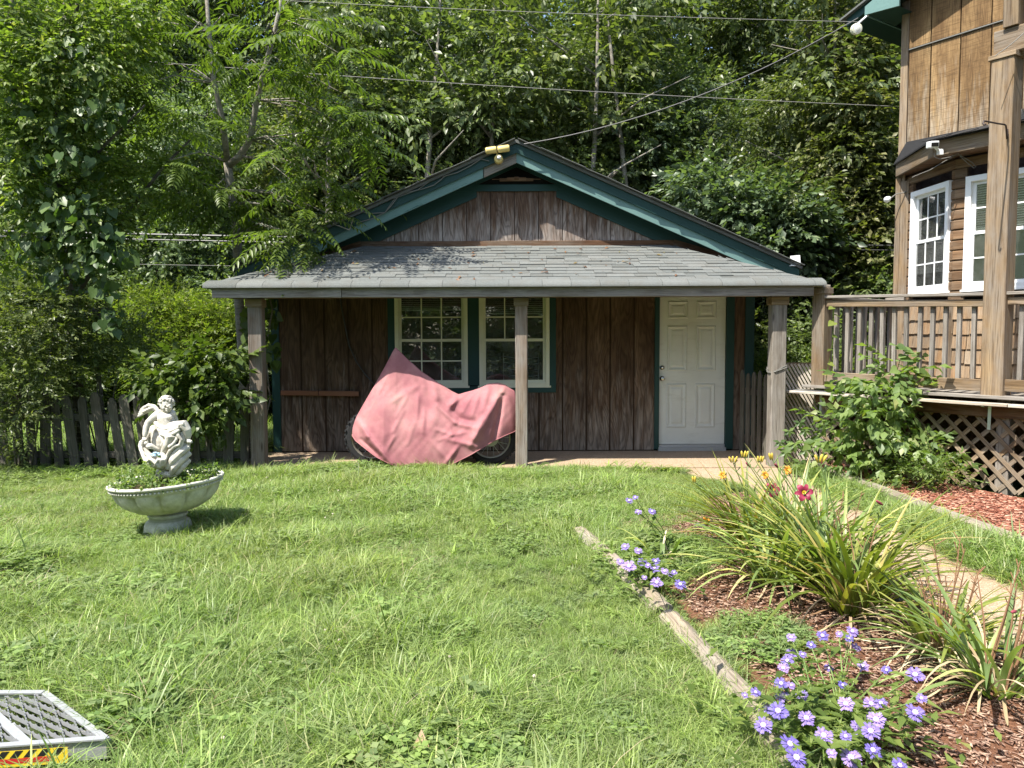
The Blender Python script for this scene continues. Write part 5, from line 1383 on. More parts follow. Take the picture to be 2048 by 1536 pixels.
TP = {
 'tallA': tree_proto(1, 11.0, 3.2, 2.5, 30, 3600, 0.5, 0.105, 'leaf_dark', 0.17, 11),
 'tallB': tree_proto(2, 10.5, 2.6, 2.4, 30, 3600, 0.46, 0.10, 'leaf_mid', 0.15, 11),
 'tallC': tree_proto(3, 12.0, 4.4, 2.6, 28, 2700, 0.6, 0.15, 'leaf_mid', 0.19, 9, droop=0.6),
 'midA': tree_proto(4, 5.6, 1.0, 1.7, 20, 2900, 0.4, 0.09, 'leaf_mid', 0.07, 10, droop=0.55),
 'midB': tree_proto(5, 5.0, 0.6, 1.7, 20, 2900, 0.36, 0.082, 'leaf_dark', 0.06, 10),
 'low': tree_proto(6, 2.4, 0.15, 1.3, 14, 1900, 0.34, 0.085, 'leaf_mid', 0.03),
}
ORD = ['first', 'second', 'third', 'fourth', 'fifth', 'sixth', 'seventh', 'eighth', 'ninth', 'tenth', 'eleventh', 'twelfth', 'thirteenth', 'fourteenth', 'fifteenth']
def plant_tree(kind, name, px, y, sc, rz, label, group, cat='tree', zs=1.0, x=None):
    x = (px - 1024) * y / FPX if x is None else x
    z = hill(x, y)
    t = thing(name, label, cat, (x, y, z), group)
    t.rotation_euler.z = rz; t.scale = (sc, sc, sc * zs)
    tr, cr = TP[kind]
    link('trunk', tr, t); link('crown', cr, t)
    return t
rr = random.Random(11)
rows = [('back', 'tall forest tree', [(-150, 27, 'tallA', 1.45), (40, 25.5, 'tallC', 1.4), (230, 26.5, 'tallB', 1.5), (430, 25, 'tallA', 1.4), (620, 27, 'tallC', 1.4), (800, 25, 'tallB', 1.2), (960, 27.5, 'tallA', 1.15), (1170, 26, 'tallC', 0.95), (1330, 25.5, 'tallB', 1.1), (1450, 27, 'tallA', 0.95), (1660, 25, 'tallC', 0.85), (1800, 27, 'tallB', 0.95), (1990, 26, 'tallA', 1.4), (2180, 26, 'tallB', 1.4)]),
        ('middle', 'forest tree', [(-60, 19.5, 'tallB', 1.05), (130, 20.5, 'tallA', 1.1), (330, 19, 'tallC', 1.0), (545, 20, 'tallA', 1.08), (720, 19, 'tallB', 1.0), (865, 20.5, 'tallC', 0.98), (1010, 18.5, 'tallB', 0.9), (1190, 19.5, 'tallA', 0.92), (1330, 18.5, 'tallC', 0.88), (1470, 20, 'tallB', 0.9), (1610, 18.5, 'tallA', 0.82), (1760, 20, 'tallC', 0.95), (1950, 19, 'tallA', 1.0)]),
        ('front', 'young forest tree', [(-40, 16.2, 'midB', 1.1), (100, 15.4, 'midA', 1.1), (240, 16.4, 'midB', 1.15), (390, 15.6, 'midA', 1.05), (560, 16.8, 'midB', 1.1), (700, 16.2, 'midA', 1.1), (830, 16.8, 'midA', 1.15), (960, 16.4, 'midB', 1.1), (1110, 16.6, 'midA', 1.2), (1250, 16.2, 'midA', 1.1), (1390, 16.0, 'midB', 1.15), (1520, 15.2, 'midB', 1.05), (1640, 14.8, 'midA', 1.05), (1760, 15.2, 'midB', 1.1), (1900, 15.5, 'midA', 1.1)])]
for rown, desc, lst in rows:
    for i, (px, y, kind, sc) in enumerate(lst):
        plant_tree(kind, 'forest_tree', px, y, sc, rr.uniform(0, 6.28), '%s, %s from the left in the %s row of the wood' % (desc, ORD[i], rown), 'trees of the wood behind the shed', zs=rr.uniform(0.95, 1.1))
for i, (px, y, sc) in enumerate([(-80, 13.6, 1.1), (90, 14.4, 1.0), (250, 14.6, 1.1), (420, 14.6, 1.0), (560, 14.9, 1.0), (1430, 14.5, 0.9), (1560, 13.8, 1.0), (1680, 13.4, 1.0), (1800, 13.9, 1.1)]):
    plant_tree('low', 'shrub', px, y, sc, rr.uniform(0, 6.28), 'dark leafy shrub, %s from the left along the foot of the wood' % ORD[i], 'shrubs along the foot of the wood', 'shrub')
# the garden's other edge, behind the photographer (seen mirrored in the windows)
for i, (x, y, kind, sc) in enumerate([(-15, -13, 'tallA', 1.1), (-9.5, -16, 'tallB', 1.15), (-4, -14.5, 'tallC', 1.1), (1.5, -16, 'tallA', 1.15), (6.5, -14, 'tallB', 1.1), (12, -15.5, 'tallC', 1.15), (-12, -12, 'midA', 1.1), (-6, -12.5, 'midB', 1.2), (-0.5, -12, 'midA', 1.2), (4.5, -12.5, 'midB', 1.2), (10, -12, 'midA', 1.2)]):
    plant_tree(kind, 'garden_tree', 0, y, sc, i * 1.3, '%s tree, %s from the left, at the garden end mirrored in the windows' % ('tall' if i < 6 else 'young', ORD[i if i < 6 else i - 6]), 'trees mirrored in the windows', x=x)

for i, (x, y, kind, sc) in enumerate([(-13, -10.5, 'low', 1.7), (-10, -10, 'low', 1.6), (-7.5, -10.5, 'low', 1.8), (-5, -10, 'low', 1.6), (-2.5, -10.6, 'low', 1.8), (0, -10, 'low', 1.6), (2.5, -10.5, 'low', 1.8), (5, -10, 'low', 1.7), (7.5, -10.4, 'low', 1.7), (10.5, -10, 'low', 1.7)]):
    plant_tree(kind, 'garden_shrub', 0, y, sc, i * 2.1, 'shrub, %s from the left, in the garden hedge mirrored in the windows' % ORD[i], 'hedge mirrored in the windows', 'shrub', x=x)
# slim pale trunks standing clear of the foliage
for i, (px, y, top, lab) in enumerate([(832, 14.3, 0.2, 'slim bare trunk left of the shed peak, forking high up'), (958, 14.5, 0.15, 'short pale trunk just above the left slope of the shed roof'), (1146, 14.2, 0.3, 'tall pale leaning trunk right of the shed peak'), (1285, 14.4, -0.3, 'thin grey trunk above the right slope of the shed roof'), (640, 14.6, 0.2, 'thin dark trunk behind the feathery tree'), (1705, 13.6, -0.15, 'thin pale trunk among the vines beside the house')]):
    x = (px - 1024) * y / FPX; t = thing('slim_tree', lab, 'tree', (x, y, hill(x, y)), 'slim trunks in the wood')
    link('trunk', trunk_mesh('trunk', 60 + i, 8.5, 0.085, 7, M['palebark'], (top * 2, 0.5)), t)
    bl = [(top * 1.2 + rr.uniform(-1, 1), 0.3 + rr.uniform(-0.5, 0.8), rr.uniform(5.2, 8.6), 0.8, 0.8, 0.5, 1) for _ in range(7)]
    link('crown', crown_mesh('crown', 70 + i, bl, 420, 0.5, 0.14, M['leaf_mid'], 9, droop=0.6), t)

# pinnate-leaved tree beside the shed
def frond_template(rs, pairs=11, L=0.7, ll=0.12):
    parts = []
    t = np.repeat(np.linspace(0.14, 0.98, pairs), 2); sd = np.tile([1, -1], pairs)
    pos = np.stack([t * L, np.zeros_like(t), -0.28 * L * t ** 2.2], 1)
    d = np.stack([0.38 + 0.35 * t, sd * (1.0 - 0.25 * t), -0.32 - 0.2 * rs.rand(len(t))], 1) + rs.normal(0, 0.07, (len(t), 3))
    up = np.tile(np.array([0, 0, 1.0]), (len(t), 1)) + rs.normal(0, 0.12, (len(t), 3))
    sc = ll * (0.7 + 0.45 * np.sin(np.pi * np.clip(t * 0.9 + 0.08, 0, 1))); sc = np.stack([sc, sc * 0.62, sc], 1)
    parts.append(inst(LEAF_V, LEAF_F, frames(d, up), pos, sc))
    rv, rf = [], []
    n = 7
    for i in range(n):
        u = i / (n - 1); c = np.array([u * L, 0, -0.28 * L * u ** 2.2]); w = 0.004 * (1 - 0.7 * u)
        rv += [c + [0, w, 0], c + [0, -w, 0], c + [0, 0, w * 1.5]]
    for i in range(n - 1):
        for k in range(3):
            a, b = i * 3 + k, i * 3 + (k + 1) % 3; rf += [(a, b, b + 3), (a, b + 3, a + 3)]
    parts.append((np.array(rv), np.array(rf)))
    return join_vf(parts)
def branch_net(m, limbs, r0):
    for pts, ra, rb in limbs:
        n = len(pts); m.tube(pts, [ra + (rb - ra) * i / (n - 1) for i in range(n)], 9)
at = thing('pinnate_tree', 'slender pale-barked tree with long feathery leaves beside the shed', 'tree', (-3.68, 10.6, 0))
m = MB()
fork = P(455, 325, 10.2)
Lm = [P(455, 325, 10.2), P(445, 240, 10.0), P(428, 165, 9.9), P(418, 60, 9.8), P(408, -80, 9.8)]
Rm_ = [P(458, 330, 10.2), P(480, 312, 10.15), P(500, 280, 10.1), P(514, 200, 10.0), P(528, 140, 9.9), P(548, 70, 9.8), P(575, -60, 9.7)]
TR = [Vector((-3.68, 10.6, -0.1)), P(484, 680, 10.6), P(478, 600, 10.6), P(474, 470, 10.5), P(462, 380, 10.3), fork]
branch_net(m, [(TR, 0.075, 0.05), (Lm, 0.042, 0.02), (Rm_, 0.05, 0.022), ([P(470, 410, 10.4), P(490, 404, 10.1), P(520, 408, 9.6)], 0.025, 0.01)], 1)
nodes = Lm + Rm_ + TR[2:]
rs = np.random.RandomState(5); rr = random.Random(5)
tips = []
reg = [(320, 30), (270, 60), (380, 60), (470, 40), (300, 130), (360, 150), (520, 60), (600, 60), (620, 130), (650, 190), (300, 200), (340, 250), (400, 230), (420, 300), (560, 180), (600, 240), (680, 250), (720, 210), (755, 225), (700, 300), (740, 290), (640, 310), (580, 310), (540, 260), (520, 340), (600, 370), (660, 360), (710, 360), (620, 420), (560, 430), (500, 420), (440, 380), (380, 330), (330, 320), (400, 400), (350, 390), (560, 470), (600, 500), (660, 430), (250, 120), (260, 180), (470, 130), (430, 110), (480, 200), (590, 0), (640, 40), (520, -40), (380, -40), (300, -30), (450, -60), (690, 120), (560, 120)]
for (px, py) in reg:
    Y = (rr.uniform(9.35, 10.3) if py > 200 else rr.uniform(8.6, 10.0)) if px > 480 else rr.uniform(9.2, 10.8)
    tips.append(P(px + rr.uniform(-10, 10), py + rr.uniform(-10, 10), Y))
for (px, py, Y) in ((460, 420, 9.9), (450, 395, 9.9), (565, 505, 9.5), (585, 470, 9.6)): tips.append(P(px, py, Y))
for q in tips:
    b = min(nodes, key=lambda n_: (n_ - q).length + (2.0 if n_.z > q.z + 0.6 else 0))
    mid = b.lerp(q, 0.5) + Vector((0, 0, 0.12))
    m.tube([b, mid, q], [0.011, 0.007, 0.004], 5)
o = m.build('trunk', M['palebark'], at, True)
FT = [frond_template(rs, p, L, ll) for p, L, ll in ((11, 0.66, 0.125), (9, 0.52, 0.115), (12, 0.78, 0.13))]
def fronds(tips, nper, rs, drop=0.15, sc0=0.75):
    parts = []
    for q in tips:
        n = nper
        a = rs.rand(n) * 6.283
        d = np.stack([np.cos(a), np.sin(a), rs.uniform(-0.35, 0.35, n) - drop], 1)
        up = np.tile(np.array([0, 0, 1.0]), (n, 1)) + rs.normal(0, 0.15, (n, 3))
        pos = np.tile(np.array(q), (n, 1)) + rs.normal(0, 0.05, (n, 3))
        k = rs.randint(0, 3, n); s = sc0 + 0.5 * rs.rand(n)
        Rm = frames(d, up)
        for i in range(3):
            w = k == i
            if w.any(): parts.append(inst(FT[i][0], FT[i][1], Rm[w], pos[w], s[w]))
    return parts
pf = fronds(tips, 6, rs)
# a few placed by eye: the lit spray reaching right, the pale one against the trunk
for (p0, p1, s) in (((718, 232, 9.0), (845, 208, 8.9), 1.0), ((720, 240, 9.0), (815, 262, 8.9), 0.95), ((462, 400, 9.95), (448, 470, 9.8), 0.75), ((560, 490, 9.45), (588, 545, 9.3), 0.8), ((600, 430, 9.6), (640, 505, 9.5), 0.85)):
    a, b = P(*p0), P(*p1); d = np.array(b - a)[None]
    pf.append(inst(FT[2][0], FT[2][1], frames(d, np.array([[0.0, -0.6, 1.0]])), np.array(a)[None], (b - a).length / 0.78))
v, f = join_vf(pf)
oc = link('crown', mesh_np('crown', v - np.array(org(at)), f, M['leaf_frond']), at)

# the vine-hung tree at the left edge
vt = thing('vine_tree', 'dark tree at the left edge hung with big heart-shaped vine leaves', 'tree', (-5.45, 9.75, 0))
m = MB()
V0 = [Vector((-5.45, 9.75, -0.1)), P(150, 760, 9.7), P(148, 600, 9.6), P(125, 420, 9.5), P(120, 250, 9.4), P(128, 100, 9.3), P(140, -80, 9.2)]
V1 = [P(140, 520, 9.6), P(60, 330, 9.3), P(25, 180, 9.2), P(15, 90, 9.1), P(30, -60, 9.0)]
V2 = [P(148, 600, 9.6), P(260, 420, 9.6), P(330, 330, 9.6), P(380, 280, 9.5)]
V3 = [P(125, 420, 9.5), P(200, 300, 9.3), P(290, 210, 9.2)]
V4 = [P(128, 110, 9.3), P(150, 30, 9.2), P(165, -30, 9.1)]
branch_net(m, [(V0, 0.10, 0.04), (V1, 0.05, 0.02), (V2, 0.03, 0.012), (V3, 0.03, 0.01), (V4, 0.03, 0.02)], 1)
m.build('trunk', M['bark'], vt, True)
def px_blobs(lst):
    """(px, py, Y, rx px, rz px, weight) -> crown clumps"""
    o_ = []
    for px, py, Y, a, b, w in lst:
        p = P(px, py, Y); k = Y / FPX
        o_.append((p.x, p.y, p.z, a * k, max(a, b) * k * 0.8, b * k, w))
    return o_
vb_ = px_blobs([(60, 30, 9.2, 90, 60, 3), (140, 110, 9.0, 110, 80, 3), (40, 170, 9.0, 90, 90, 3), (210, 60, 9.4, 80, 60, 2), (-40, 90, 9.2, 90, 100, 2), (260, 30, 9.5, 70, 40, 1.5), (20, 330, 9.0, 70, 90, 2), (180, 330, 9.4, 60, 70, 1), (30, 480, 9.2, 70, 60, 1.5), (300, 360, 9.6, 80, 50, 1.5), (230, 270, 9.6, 60, 60, 1), (90, 400, 9.1, 70, 70, 2), (180, 450, 9.2, 60, 60, 1.5), (110, 250, 9.0, 60, 60, 1.5)])
vb_ = [(b[0] - org(vt).x, b[1] - org(vt).y, b[2], *b[3:]) for b in vb_]
link('crown', crown_mesh('crown', 31, vb_, 2500, 0.36, 0.075, M['leaf_lime'], 10, droop=0.4), vt)
def hearts(name, lst, n, size, mat, parent, seed, face=(0.0, -0.8, 0.5), cas=0.0):
    rs = np.random.RandomState(seed)
    B = np.array(px_blobs(lst)); w = B[:, 6] / B[:, 6].sum()
    k = rs.choice(len(B), n, p=w)
    u = nrm(rs.normal(0, 1, (n, 3))); r = rs.rand(n) ** 0.45
    pos = B[k, :3] + u * B[k, 3:6] * r[:, None] - np.array(org(parent))
    d = np.stack([rs.normal(0, 0.5, n), -0.35 + rs.normal(0, 0.3, n), -0.8 + rs.normal(0, 0.3, n)], 1)
    up = np.array(face) + rs.normal(0, 0.45, (n, 3))
    sc = size * (0.55 + 0.75 * rs.rand(n))
    v, f = inst(HEART_V, HEART_F, frames(d, up), pos, sc)
    return link(name, mesh_np(name, v, f, mat), parent)
hearts('vine_leaves', [(60, 360, 8.9, 70, 90, 3), (150, 300, 8.9, 70, 80, 3), (150, 440, 8.9, 80, 70, 4), (210, 500, 8.9, 55, 60, 3), (90, 500, 8.9, 70, 60, 3), (150, 130, 8.9, 70, 60, 2), (205, 215, 8.8, 50, 40, 1.5), (40, 240, 8.8, 50, 60, 1.5), (215, 590, 8.9, 30, 40, 1.0), (130, 560, 9.0, 70, 30, 1.2), (220, 640, 8.9, 26, 30, 0.5)], 620, 0.112, M['leaf_vine'], vt, 8)

def bush(name, label, cat, base, lst, n, L, ll, mat, seed, nl=9, droop=0.3, wid=1.0, stems=6, group=None, tv=LEAF2_V, tf=LEAF2_F, shell=0.45):
    t = thing(name, label, cat, base, group)
    bl = [(b[0] - base[0], b[1] - base[1], b[2] - base[2], *b[3:]) for b in px_blobs(lst)]
    m = MB(); rs_ = random.Random(seed)
    for k in range(stems):
        b = rs_.choice(bl); a = Vector((rs_.uniform(-0.08, 0.08), rs_.uniform(-0.05, 0.05), -0.02)); e = Vector(b[:3])
        m.tube([a, a.lerp(e, 0.5) + Vector((0, 0, 0.1 * e.z)), e], [0.012, 0.008, 0.003], 5)
    link('stems', m.mesh('stems', M['bark'], True), t)
    link('foliage', crown_mesh('foliage', seed, bl, n, L, ll, M[mat], nl, tv, tf, droop=droop, wid=wid, shell=shell), t)
    return t
bush('privet_bush', 'dark small-leaved privet bush at the left edge before the fence', 'bush', (-5.75, 9.0, 0), [(40, 640, 9.0, 80, 70, 3), (120, 620, 9.0, 70, 60, 2.5), (60, 740, 8.9, 90, 80, 3), (-40, 700, 8.9, 80, 100, 3), (30, 840, 8.8, 70, 60, 1.5), (-50, 830, 8.8, 70, 80, 2)], 1250, 0.3, 0.05, 'leaf_mid', 41, 13, 0.15, 0.9, 9)
bush('privet_bush', 'privet bush arching over the pickets below the birdhouse', 'bush', (-4.95, 9.35, 0), [(190, 680, 9.5, 60, 50, 2), (140, 730, 9.4, 50, 50, 2), (250, 690, 9.6, 60, 45, 2), (90, 770, 9.2, 40, 50, 1)], 700, 0.3, 0.05, 'leaf_mid', 42, 13, 0.15, 0.9, 9)
bush('sunlit_shrub', 'bright yellow-green shrub rising behind the picket fence', 'shrub', (-5.3, 12.8, 0), [(260, 660, 12.6, 60, 60, 2), (330, 640, 12.8, 60, 50, 2), (400, 680, 12.6, 70, 60, 2.5), (450, 650, 12.8, 50, 60, 2), (330, 720, 12.5, 80, 50, 2.5), (300, 620, 12.8, 40, 30, 1), (360, 610, 12.9, 30, 25, 0.6), (480, 690, 12.7, 40, 50, 1.5), (200, 690, 12.7, 50, 60, 1.5)], 3600, 0.32, 0.055, 'leaf_lime', 43, 12, 0.1, 0.8, 9)
bush('broadleaf_plant', 'dark broad-leaved plant growing up the fence behind the cherub', 'plant', (-4.05, 9.05, 0), [(330, 765, 9.0, 50, 35, 1.5), (400, 740, 9.0, 50, 40, 2), (445, 800, 9.0, 35, 55, 2), (390, 825, 8.95, 35, 45, 1), (450, 720, 9.1, 40, 35, 1)], 300, 0.27, 0.10, 'leaf_vine', 44, 8, 0.5, 1.25, 8, tv=LEAF_V, tf=LEAF_F)
pv = thing('post_vine', 'vine with heart leaves climbing behind the left porch post', 'vine', (-3.2, 9.55, 0))
m = MB(); m.tube([Vector((-3.25, 9.6, 0)), P(540, 800, 9.6), P(530, 700, 9.6), P(545, 620, 9.6), P(540, 600, 9.55)], 0.012, 6); m.tube([Vector((-3.3, 9.6, 0)), P(500, 700, 9.6), P(490, 640, 9.5)], 0.01, 6); m.build('stem', M['bark'], pv)
hearts('leaves', [(490, 720, 9.5, 25, 50, 2), (500, 650, 9.5, 20, 40, 1.5), (545, 690, 9.7, 14, 50, 1.2), (540, 620, 9.7, 16, 30, 1), (470, 760, 9.4, 30, 40, 1.5)], 120, 0.12, M['leaf_vine'], pv, 12)
# right side: vine-smothered tree, tall weeds, goldenrod bank
bush('vine_column', 'tree smothered in vines between the shed and the house', 'tree', (6.3, 14.0, 0.1), [(1700, 520, 13.8, 60, 70, 2.5), (1690, 420, 13.8, 60, 60, 2.5), (1720, 320, 13.8, 55, 60, 2.5), (1700, 230, 13.8, 60, 50, 2), (1735, 140, 14.0, 60, 60, 2.5), (1640, 540, 13.8, 60, 50, 2), (1660, 340, 14.0, 50, 40, 1.2), (1740, 450, 13.8, 40, 60, 2), (1690, 60, 14.2, 60, 50, 2)], 2600, 0.4, 0.11, 'leaf_olive', 51, 9, 0.5, 1.1, 8)
bush('leafy_thicket', 'glossy green thicket just above the right eave of the shed', 'bush', (4.6, 13.2, 0), [(1480, 420, 13.2, 60, 50, 2), (1560, 440, 13.0, 60, 50, 2), (1530, 500, 13.0, 60, 40, 2), (1600, 480, 13.2, 50, 50, 2), (1400, 380, 13.4, 60, 40, 1.2)], 1500, 0.4, 0.12, 'leaf_dark', 52, 8, 0.5, 1.1, 7)
def weeds(name, label, pts, seed, mat, hgt, lw=0.1):
    rs_ = np.random.RandomState(seed); base = Vector(pts[0]); t = thing(name, label, 'weeds', (base.x, base.y, 0))
    m = MB(); parts = []
    for p in pts:
        h = hgt * rs_.uniform(0.8, 1.15); lean = rs_.normal(0, 0.06, 2); p = Vector((p[0], p[1], 0)) - Vector((base.x, base.y, 0))
        m.tube([p, p + Vector((lean[0] * h * 0.5, lean[1] * h * 0.5, h * 0.5)), p + Vector((lean[0] * h, lean[1] * h, h))], [0.006, 0.005, 0.002], 4, False)
        n = int(h * 26); z = np.linspace(0.12, 1, n) * h; a = np.arange(n) * 2.4
        d = np.stack([np.cos(a), np.sin(a), np.full(n, 0.25)], 1) + rs_.normal(0, 0.12, (n, 3))
        pos = np.stack([p.x + lean[0] * z, p.y + lean[1] * z, z], 1)
        s = lw * (1.1 - 0.5 * z / h); parts.append(inst(LEAF_V, LEAF_F, frames(d, np.tile([[0, 0, 1.0]], (n, 1))), pos, np.stack([s, s * 0.5, s], 1)))
    link('stems', m.mesh('stems', M['leaf_lime']), t)
    v, f = join_vf(parts); link('leaves', mesh_np('leaves', v, f, M[mat]), t)
rr = random.Random(77)
weeds('tall_weeds', 'tall narrow-leaved weeds seen between the porch post and wall', [((px - 1024) * y / FPX, y) for px, y in [(rr.uniform(1490, 1620), rr.uniform(10.9, 12.2)) for _ in range(34)]], 3, 'leaf_mid', 1.75, 0.13)
bush('goldenrod_bank', 'yellow-green bank of low weeds glowing behind the right porch post', 'weeds', (3.9, 11.6, 0), [(1520, 800, 11.4, 40, 60, 2), (1560, 770, 11.4, 50, 50, 2), (1600, 800, 11.4, 40, 70, 2), (1640, 760, 11.6, 60, 50, 2), (1720, 760, 12, 60, 50, 2)], 1700, 0.28, 0.06, 'leaf_lime', 55, 10, 0.1, 0.8, 7)
# leafy vine bush against the deck
bush('deck_vine', 'bright leafy vine bush climbing the lattice and deck edge', 'bush', (4.0, 8.25, 0.07), [(1760, 840, 8.0, 65, 50, 2.4), (1725, 890, 8.1, 60, 45, 2.0), (1780, 790, 7.9, 32, 35, 1.3), (1830, 900, 7.75, 60, 40, 1.6), (1770, 940, 7.9, 60, 30, 1.2), (1680, 870, 8.3, 40, 40, 1.2), (1800, 745, 7.9, 30, 25, 0.7), (1740, 770, 8.0, 25, 20, 0.5)], 230, 0.3, 0.092, 'leaf_lime', 61, 8, 0.55, 1.35, 10, tv=LEAF_V, tf=LEAF_F)
bush('small_leaf_shrub', 'fine-leaved shrub low against the lattice right of the deck vine', 'shrub', (4.15, 7.65, 0.07), [(1850, 930, 7.45, 40, 25, 2), (1880, 955, 7.4, 35, 18, 1.6), (1830, 965, 7.5, 40, 16, 1)], 210, 0.22, 0.034, 'leaf_lime', 62, 11, 0.1, 1.0, 7)
t = thing('creeper', 'dark five-fingered creeper at the foot of the pale slat panel', 'vine', (3.55, 8.95, 0.03))
rs = np.random.RandomState(9); parts = []
for (px, py, s) in [(1590, 888, 1.1), (1572, 905, 1.0), (1612, 900, 1.1), (1600, 925, 1.0), (1560, 885, 0.8), (1625, 880, 0.9), (1640, 915, 1.0), (1585, 935, 0.9), (1655, 895, 0.9), (1610, 862, 0.9), (1578, 862, 0.8), (1648, 850, 0.9), (1632, 935, 0.8), (1600, 845, 0.8)]:
    c = np.array(P(px, py, 8.75)) - np.array(org(t)) ; a = np.linspace(-2.0, 2.0, 5) + rs.normal(0, 0.15)
    dn_ = nrm(np.array([rs.normal(0, 0.3), -0.8, -0.5])); sd_ = nrm(np.cross(dn_, [0, 0, 1.0]))
    d = np.cos(a)[:, None] * (np.array([0, -0.2, -0.9])) + np.sin(a)[:, None] * np.array([1.0, 0, 0.1])
    parts.append(inst(LEAF_V, LEAF_F, frames(d, np.tile([[0.1, -0.9, 0.7]], (5, 1))), np.tile(c, (5, 1)), 0.105 * s))
v, f = join_vf(parts); link('leaves', mesh_np('leaves', v, f, M['leaf_vine']), t)
m = MB()
for (px, py) in ((1590, 880), (1640, 900), (1575, 900), (1610, 850)): m.tube([Vector((3.55, 8.95, 0.03)), P(px + 8, py + 20, 8.85), P(px, py, 8.78)], 0.005, 4)
m.build('stems', M['bark'], t)
def sprig(name, label, pts, n, size, seed, mat='leaf_lime'):
    pts = [P(*p) for p in pts]; t = thing(name, label, 'vine', pts[0]); m = MB(); m.tube(pts, 0.004, 5); m.build('stem', M['leaf_lime'], t)
    rs_ = np.random.RandomState(seed); u = np.linspace(0.05, 1, n) * (len(pts) - 1); i = np.minimum(u.astype(int), len(pts) - 2); fr_ = (u - i)[:, None]
    A = np.array(pts); pos = A[i] * (1 - fr_) + A[i + 1] * fr_ - np.array(pts[0])
    sd = np.where(np.arange(n) % 2 == 0, 1, -1)
    d = np.stack([sd * 0.9, np.full(n, -0.5), rs_.uniform(-0.5, 0.3, n)], 1); v, f = inst(HEART_V, HEART_F, frames(d, np.tile([[0, -0.5, 1.0]], (n, 1)) + rs_.normal(0, 0.3, (n, 3))), pos, size * (0.6 + 0.6 * rs_.rand(n)))
    link('leaves', mesh_np('leaves', v, f, M[mat]), t)
sprig('climbing_vine', 'thin vine with a few pale leaves climbing beside the deck rail post', [(1650, 775, 8.75), (1655, 740, 8.74), (1664, 690, 8.73), (1668, 640, 8.73), (1666, 615, 8.73)], 8, 0.10, 1)
sprig('rail_vine', 'leafy vine sprig reaching over the middle of the deck railing', [(1800, 790, 7.95), (1790, 755, 7.93), (1800, 720, 7.92), (1815, 700, 7.92), (1790, 690, 7.92)], 16, 0.11, 2)
sprig('rail_vine', 'leafy vine sprig drooping right of the shingled skirt by the railing', [(1800, 790, 7.95), (1822, 760, 7.9), (1838, 740, 7.88), (1850, 755, 7.86)], 9, 0.10, 3)

# ---------------------------------------------------------------- lawn, weeds, mulch (scattered stuff)
def grass_mat(name, stops, trans=0.35):
    m, t = mat_new(name)
    geo = nd(t, 'NewGeometry'); oi = nd(t, 'ObjectInfo')
    c = ramp(t, geo.outputs['Random Per Island'], stops)
    big = noise(t, geo.outputs['Position'], 0.9, 4, 0.6)
    hs = nd(t, 'HueSaturation', {'Hue': mth(t, 'MULTIPLY_ADD', big, 0.06, 0.463), 'Saturation': mth(t, 'MULTIPLY_ADD', oi.outputs['Random'], 0.2, 0.79), 'Value': mth(t, 'MULTIPLY_ADD', oi.outputs['Random'], 0.4, 0.8), 'Color': c}).outputs[0]
    p = princ(t, hs, 0.45, 0.4)
    tr = nd(t, 'BsdfTranslucent', {'Color': mix(t, 1.0, hs, (1.3, 1.45, 0.6), 'MULTIPLY')})
    out(t, nd(t, 'MixShader', {0: trans, 1: p, 2: tr.outputs[0]}).outputs[0])
    return m
M['grass'] = grass_mat('grass_blade', [(0, (0.115, 0.185, 0.035)), (0.45, (0.19, 0.29, 0.06)), (0.85, (0.27, 0.37, 0.09)), (0.94, (0.36, 0.40, 0.15)), (1, (0.46, 0.43, 0.22))], 0.4)
M['clover'] = grass_mat('clover_leaf', [(0, (0.10, 0.175, 0.04)), (0.6, (0.165, 0.255, 0.062)), (1, (0.24, 0.33, 0.10))], 0.4)
M['straw'] = grass_mat('dry_straw', [(0, (0.25, 0.18, 0.09)), (1, (0.5, 0.42, 0.26))], 0.2)
def blades(rs, n, rad, h0, h1, w, bend, segs=3, flatk=0.0):
    """a tuft of bent tapering blades"""
    V, F = [], []
    for i in range(n):
        a = rs.rand() * 6.283; q = rad * math.sqrt(rs.rand()); bx, by = q * math.cos(a), q * math.sin(a)
        h = rs.uniform(h0, h1); b = bend * rs.uniform(0.3, 1.3); da = rs.rand() * 6.283; dx, dy = math.cos(da), math.sin(da)
        sx, sy = -dy, dx; tw = rs.normal(0, 0.6); sx, sy = sx * math.cos(tw) - sy * math.sin(tw), sx * math.sin(tw) + sy * math.cos(tw)
        base = len(V); ww = w * rs.uniform(0.7, 1.3)
        for k in range(segs):
            u = k / segs; k1 = ww * (1 - 0.55 * u) / 2
            x = bx + dx * h * b * u ** 1.7; y = by + dy * h * b * u ** 1.7; z = h * (u - 0.35 * b * u * u) - 0.004
            V += [(x - sx * k1, y - sy * k1, z), (x + sx * k1, y + sy * k1, z)]
        V.append((bx + dx * h * b, by + dy * h * b, h * (1 - 0.42 * b)))
        for k in range(segs - 1):
            p = base + 2 * k; F += [(p, p + 1, p + 3), (p, p + 3, p + 2)]
        p = base + 2 * (segs - 1); F.append((p, p + 1, p + 2))
    return np.array(V), np.array(F)
def clover(rs, n, rad):
    parts = []
    for i in range(n):
        a = rs.rand() * 6.283; q = rad * math.sqrt(rs.rand()); c = np.array([q * math.cos(a), q * math.sin(a), rs.uniform(0.025, 0.07)])
        an = rs.rand() * 6.283 + np.arange(3) * 2.094
        d = np.stack([np.cos(an), np.sin(an), rs.uniform(-0.1, 0.25, 3)], 1)
        parts.append(inst(LEAF2_V * np.array([1, 1.7, 1]), LEAF2_F, frames(d, np.tile([[0, 0, 1.0]], (3, 1)) + rs.normal(0, 0.15, (3, 3))), np.tile(c, (3, 1)), 0.016 + 0.008 * rs.rand()))
    return join_vf(parts)
rs = np.random.RandomState(100)
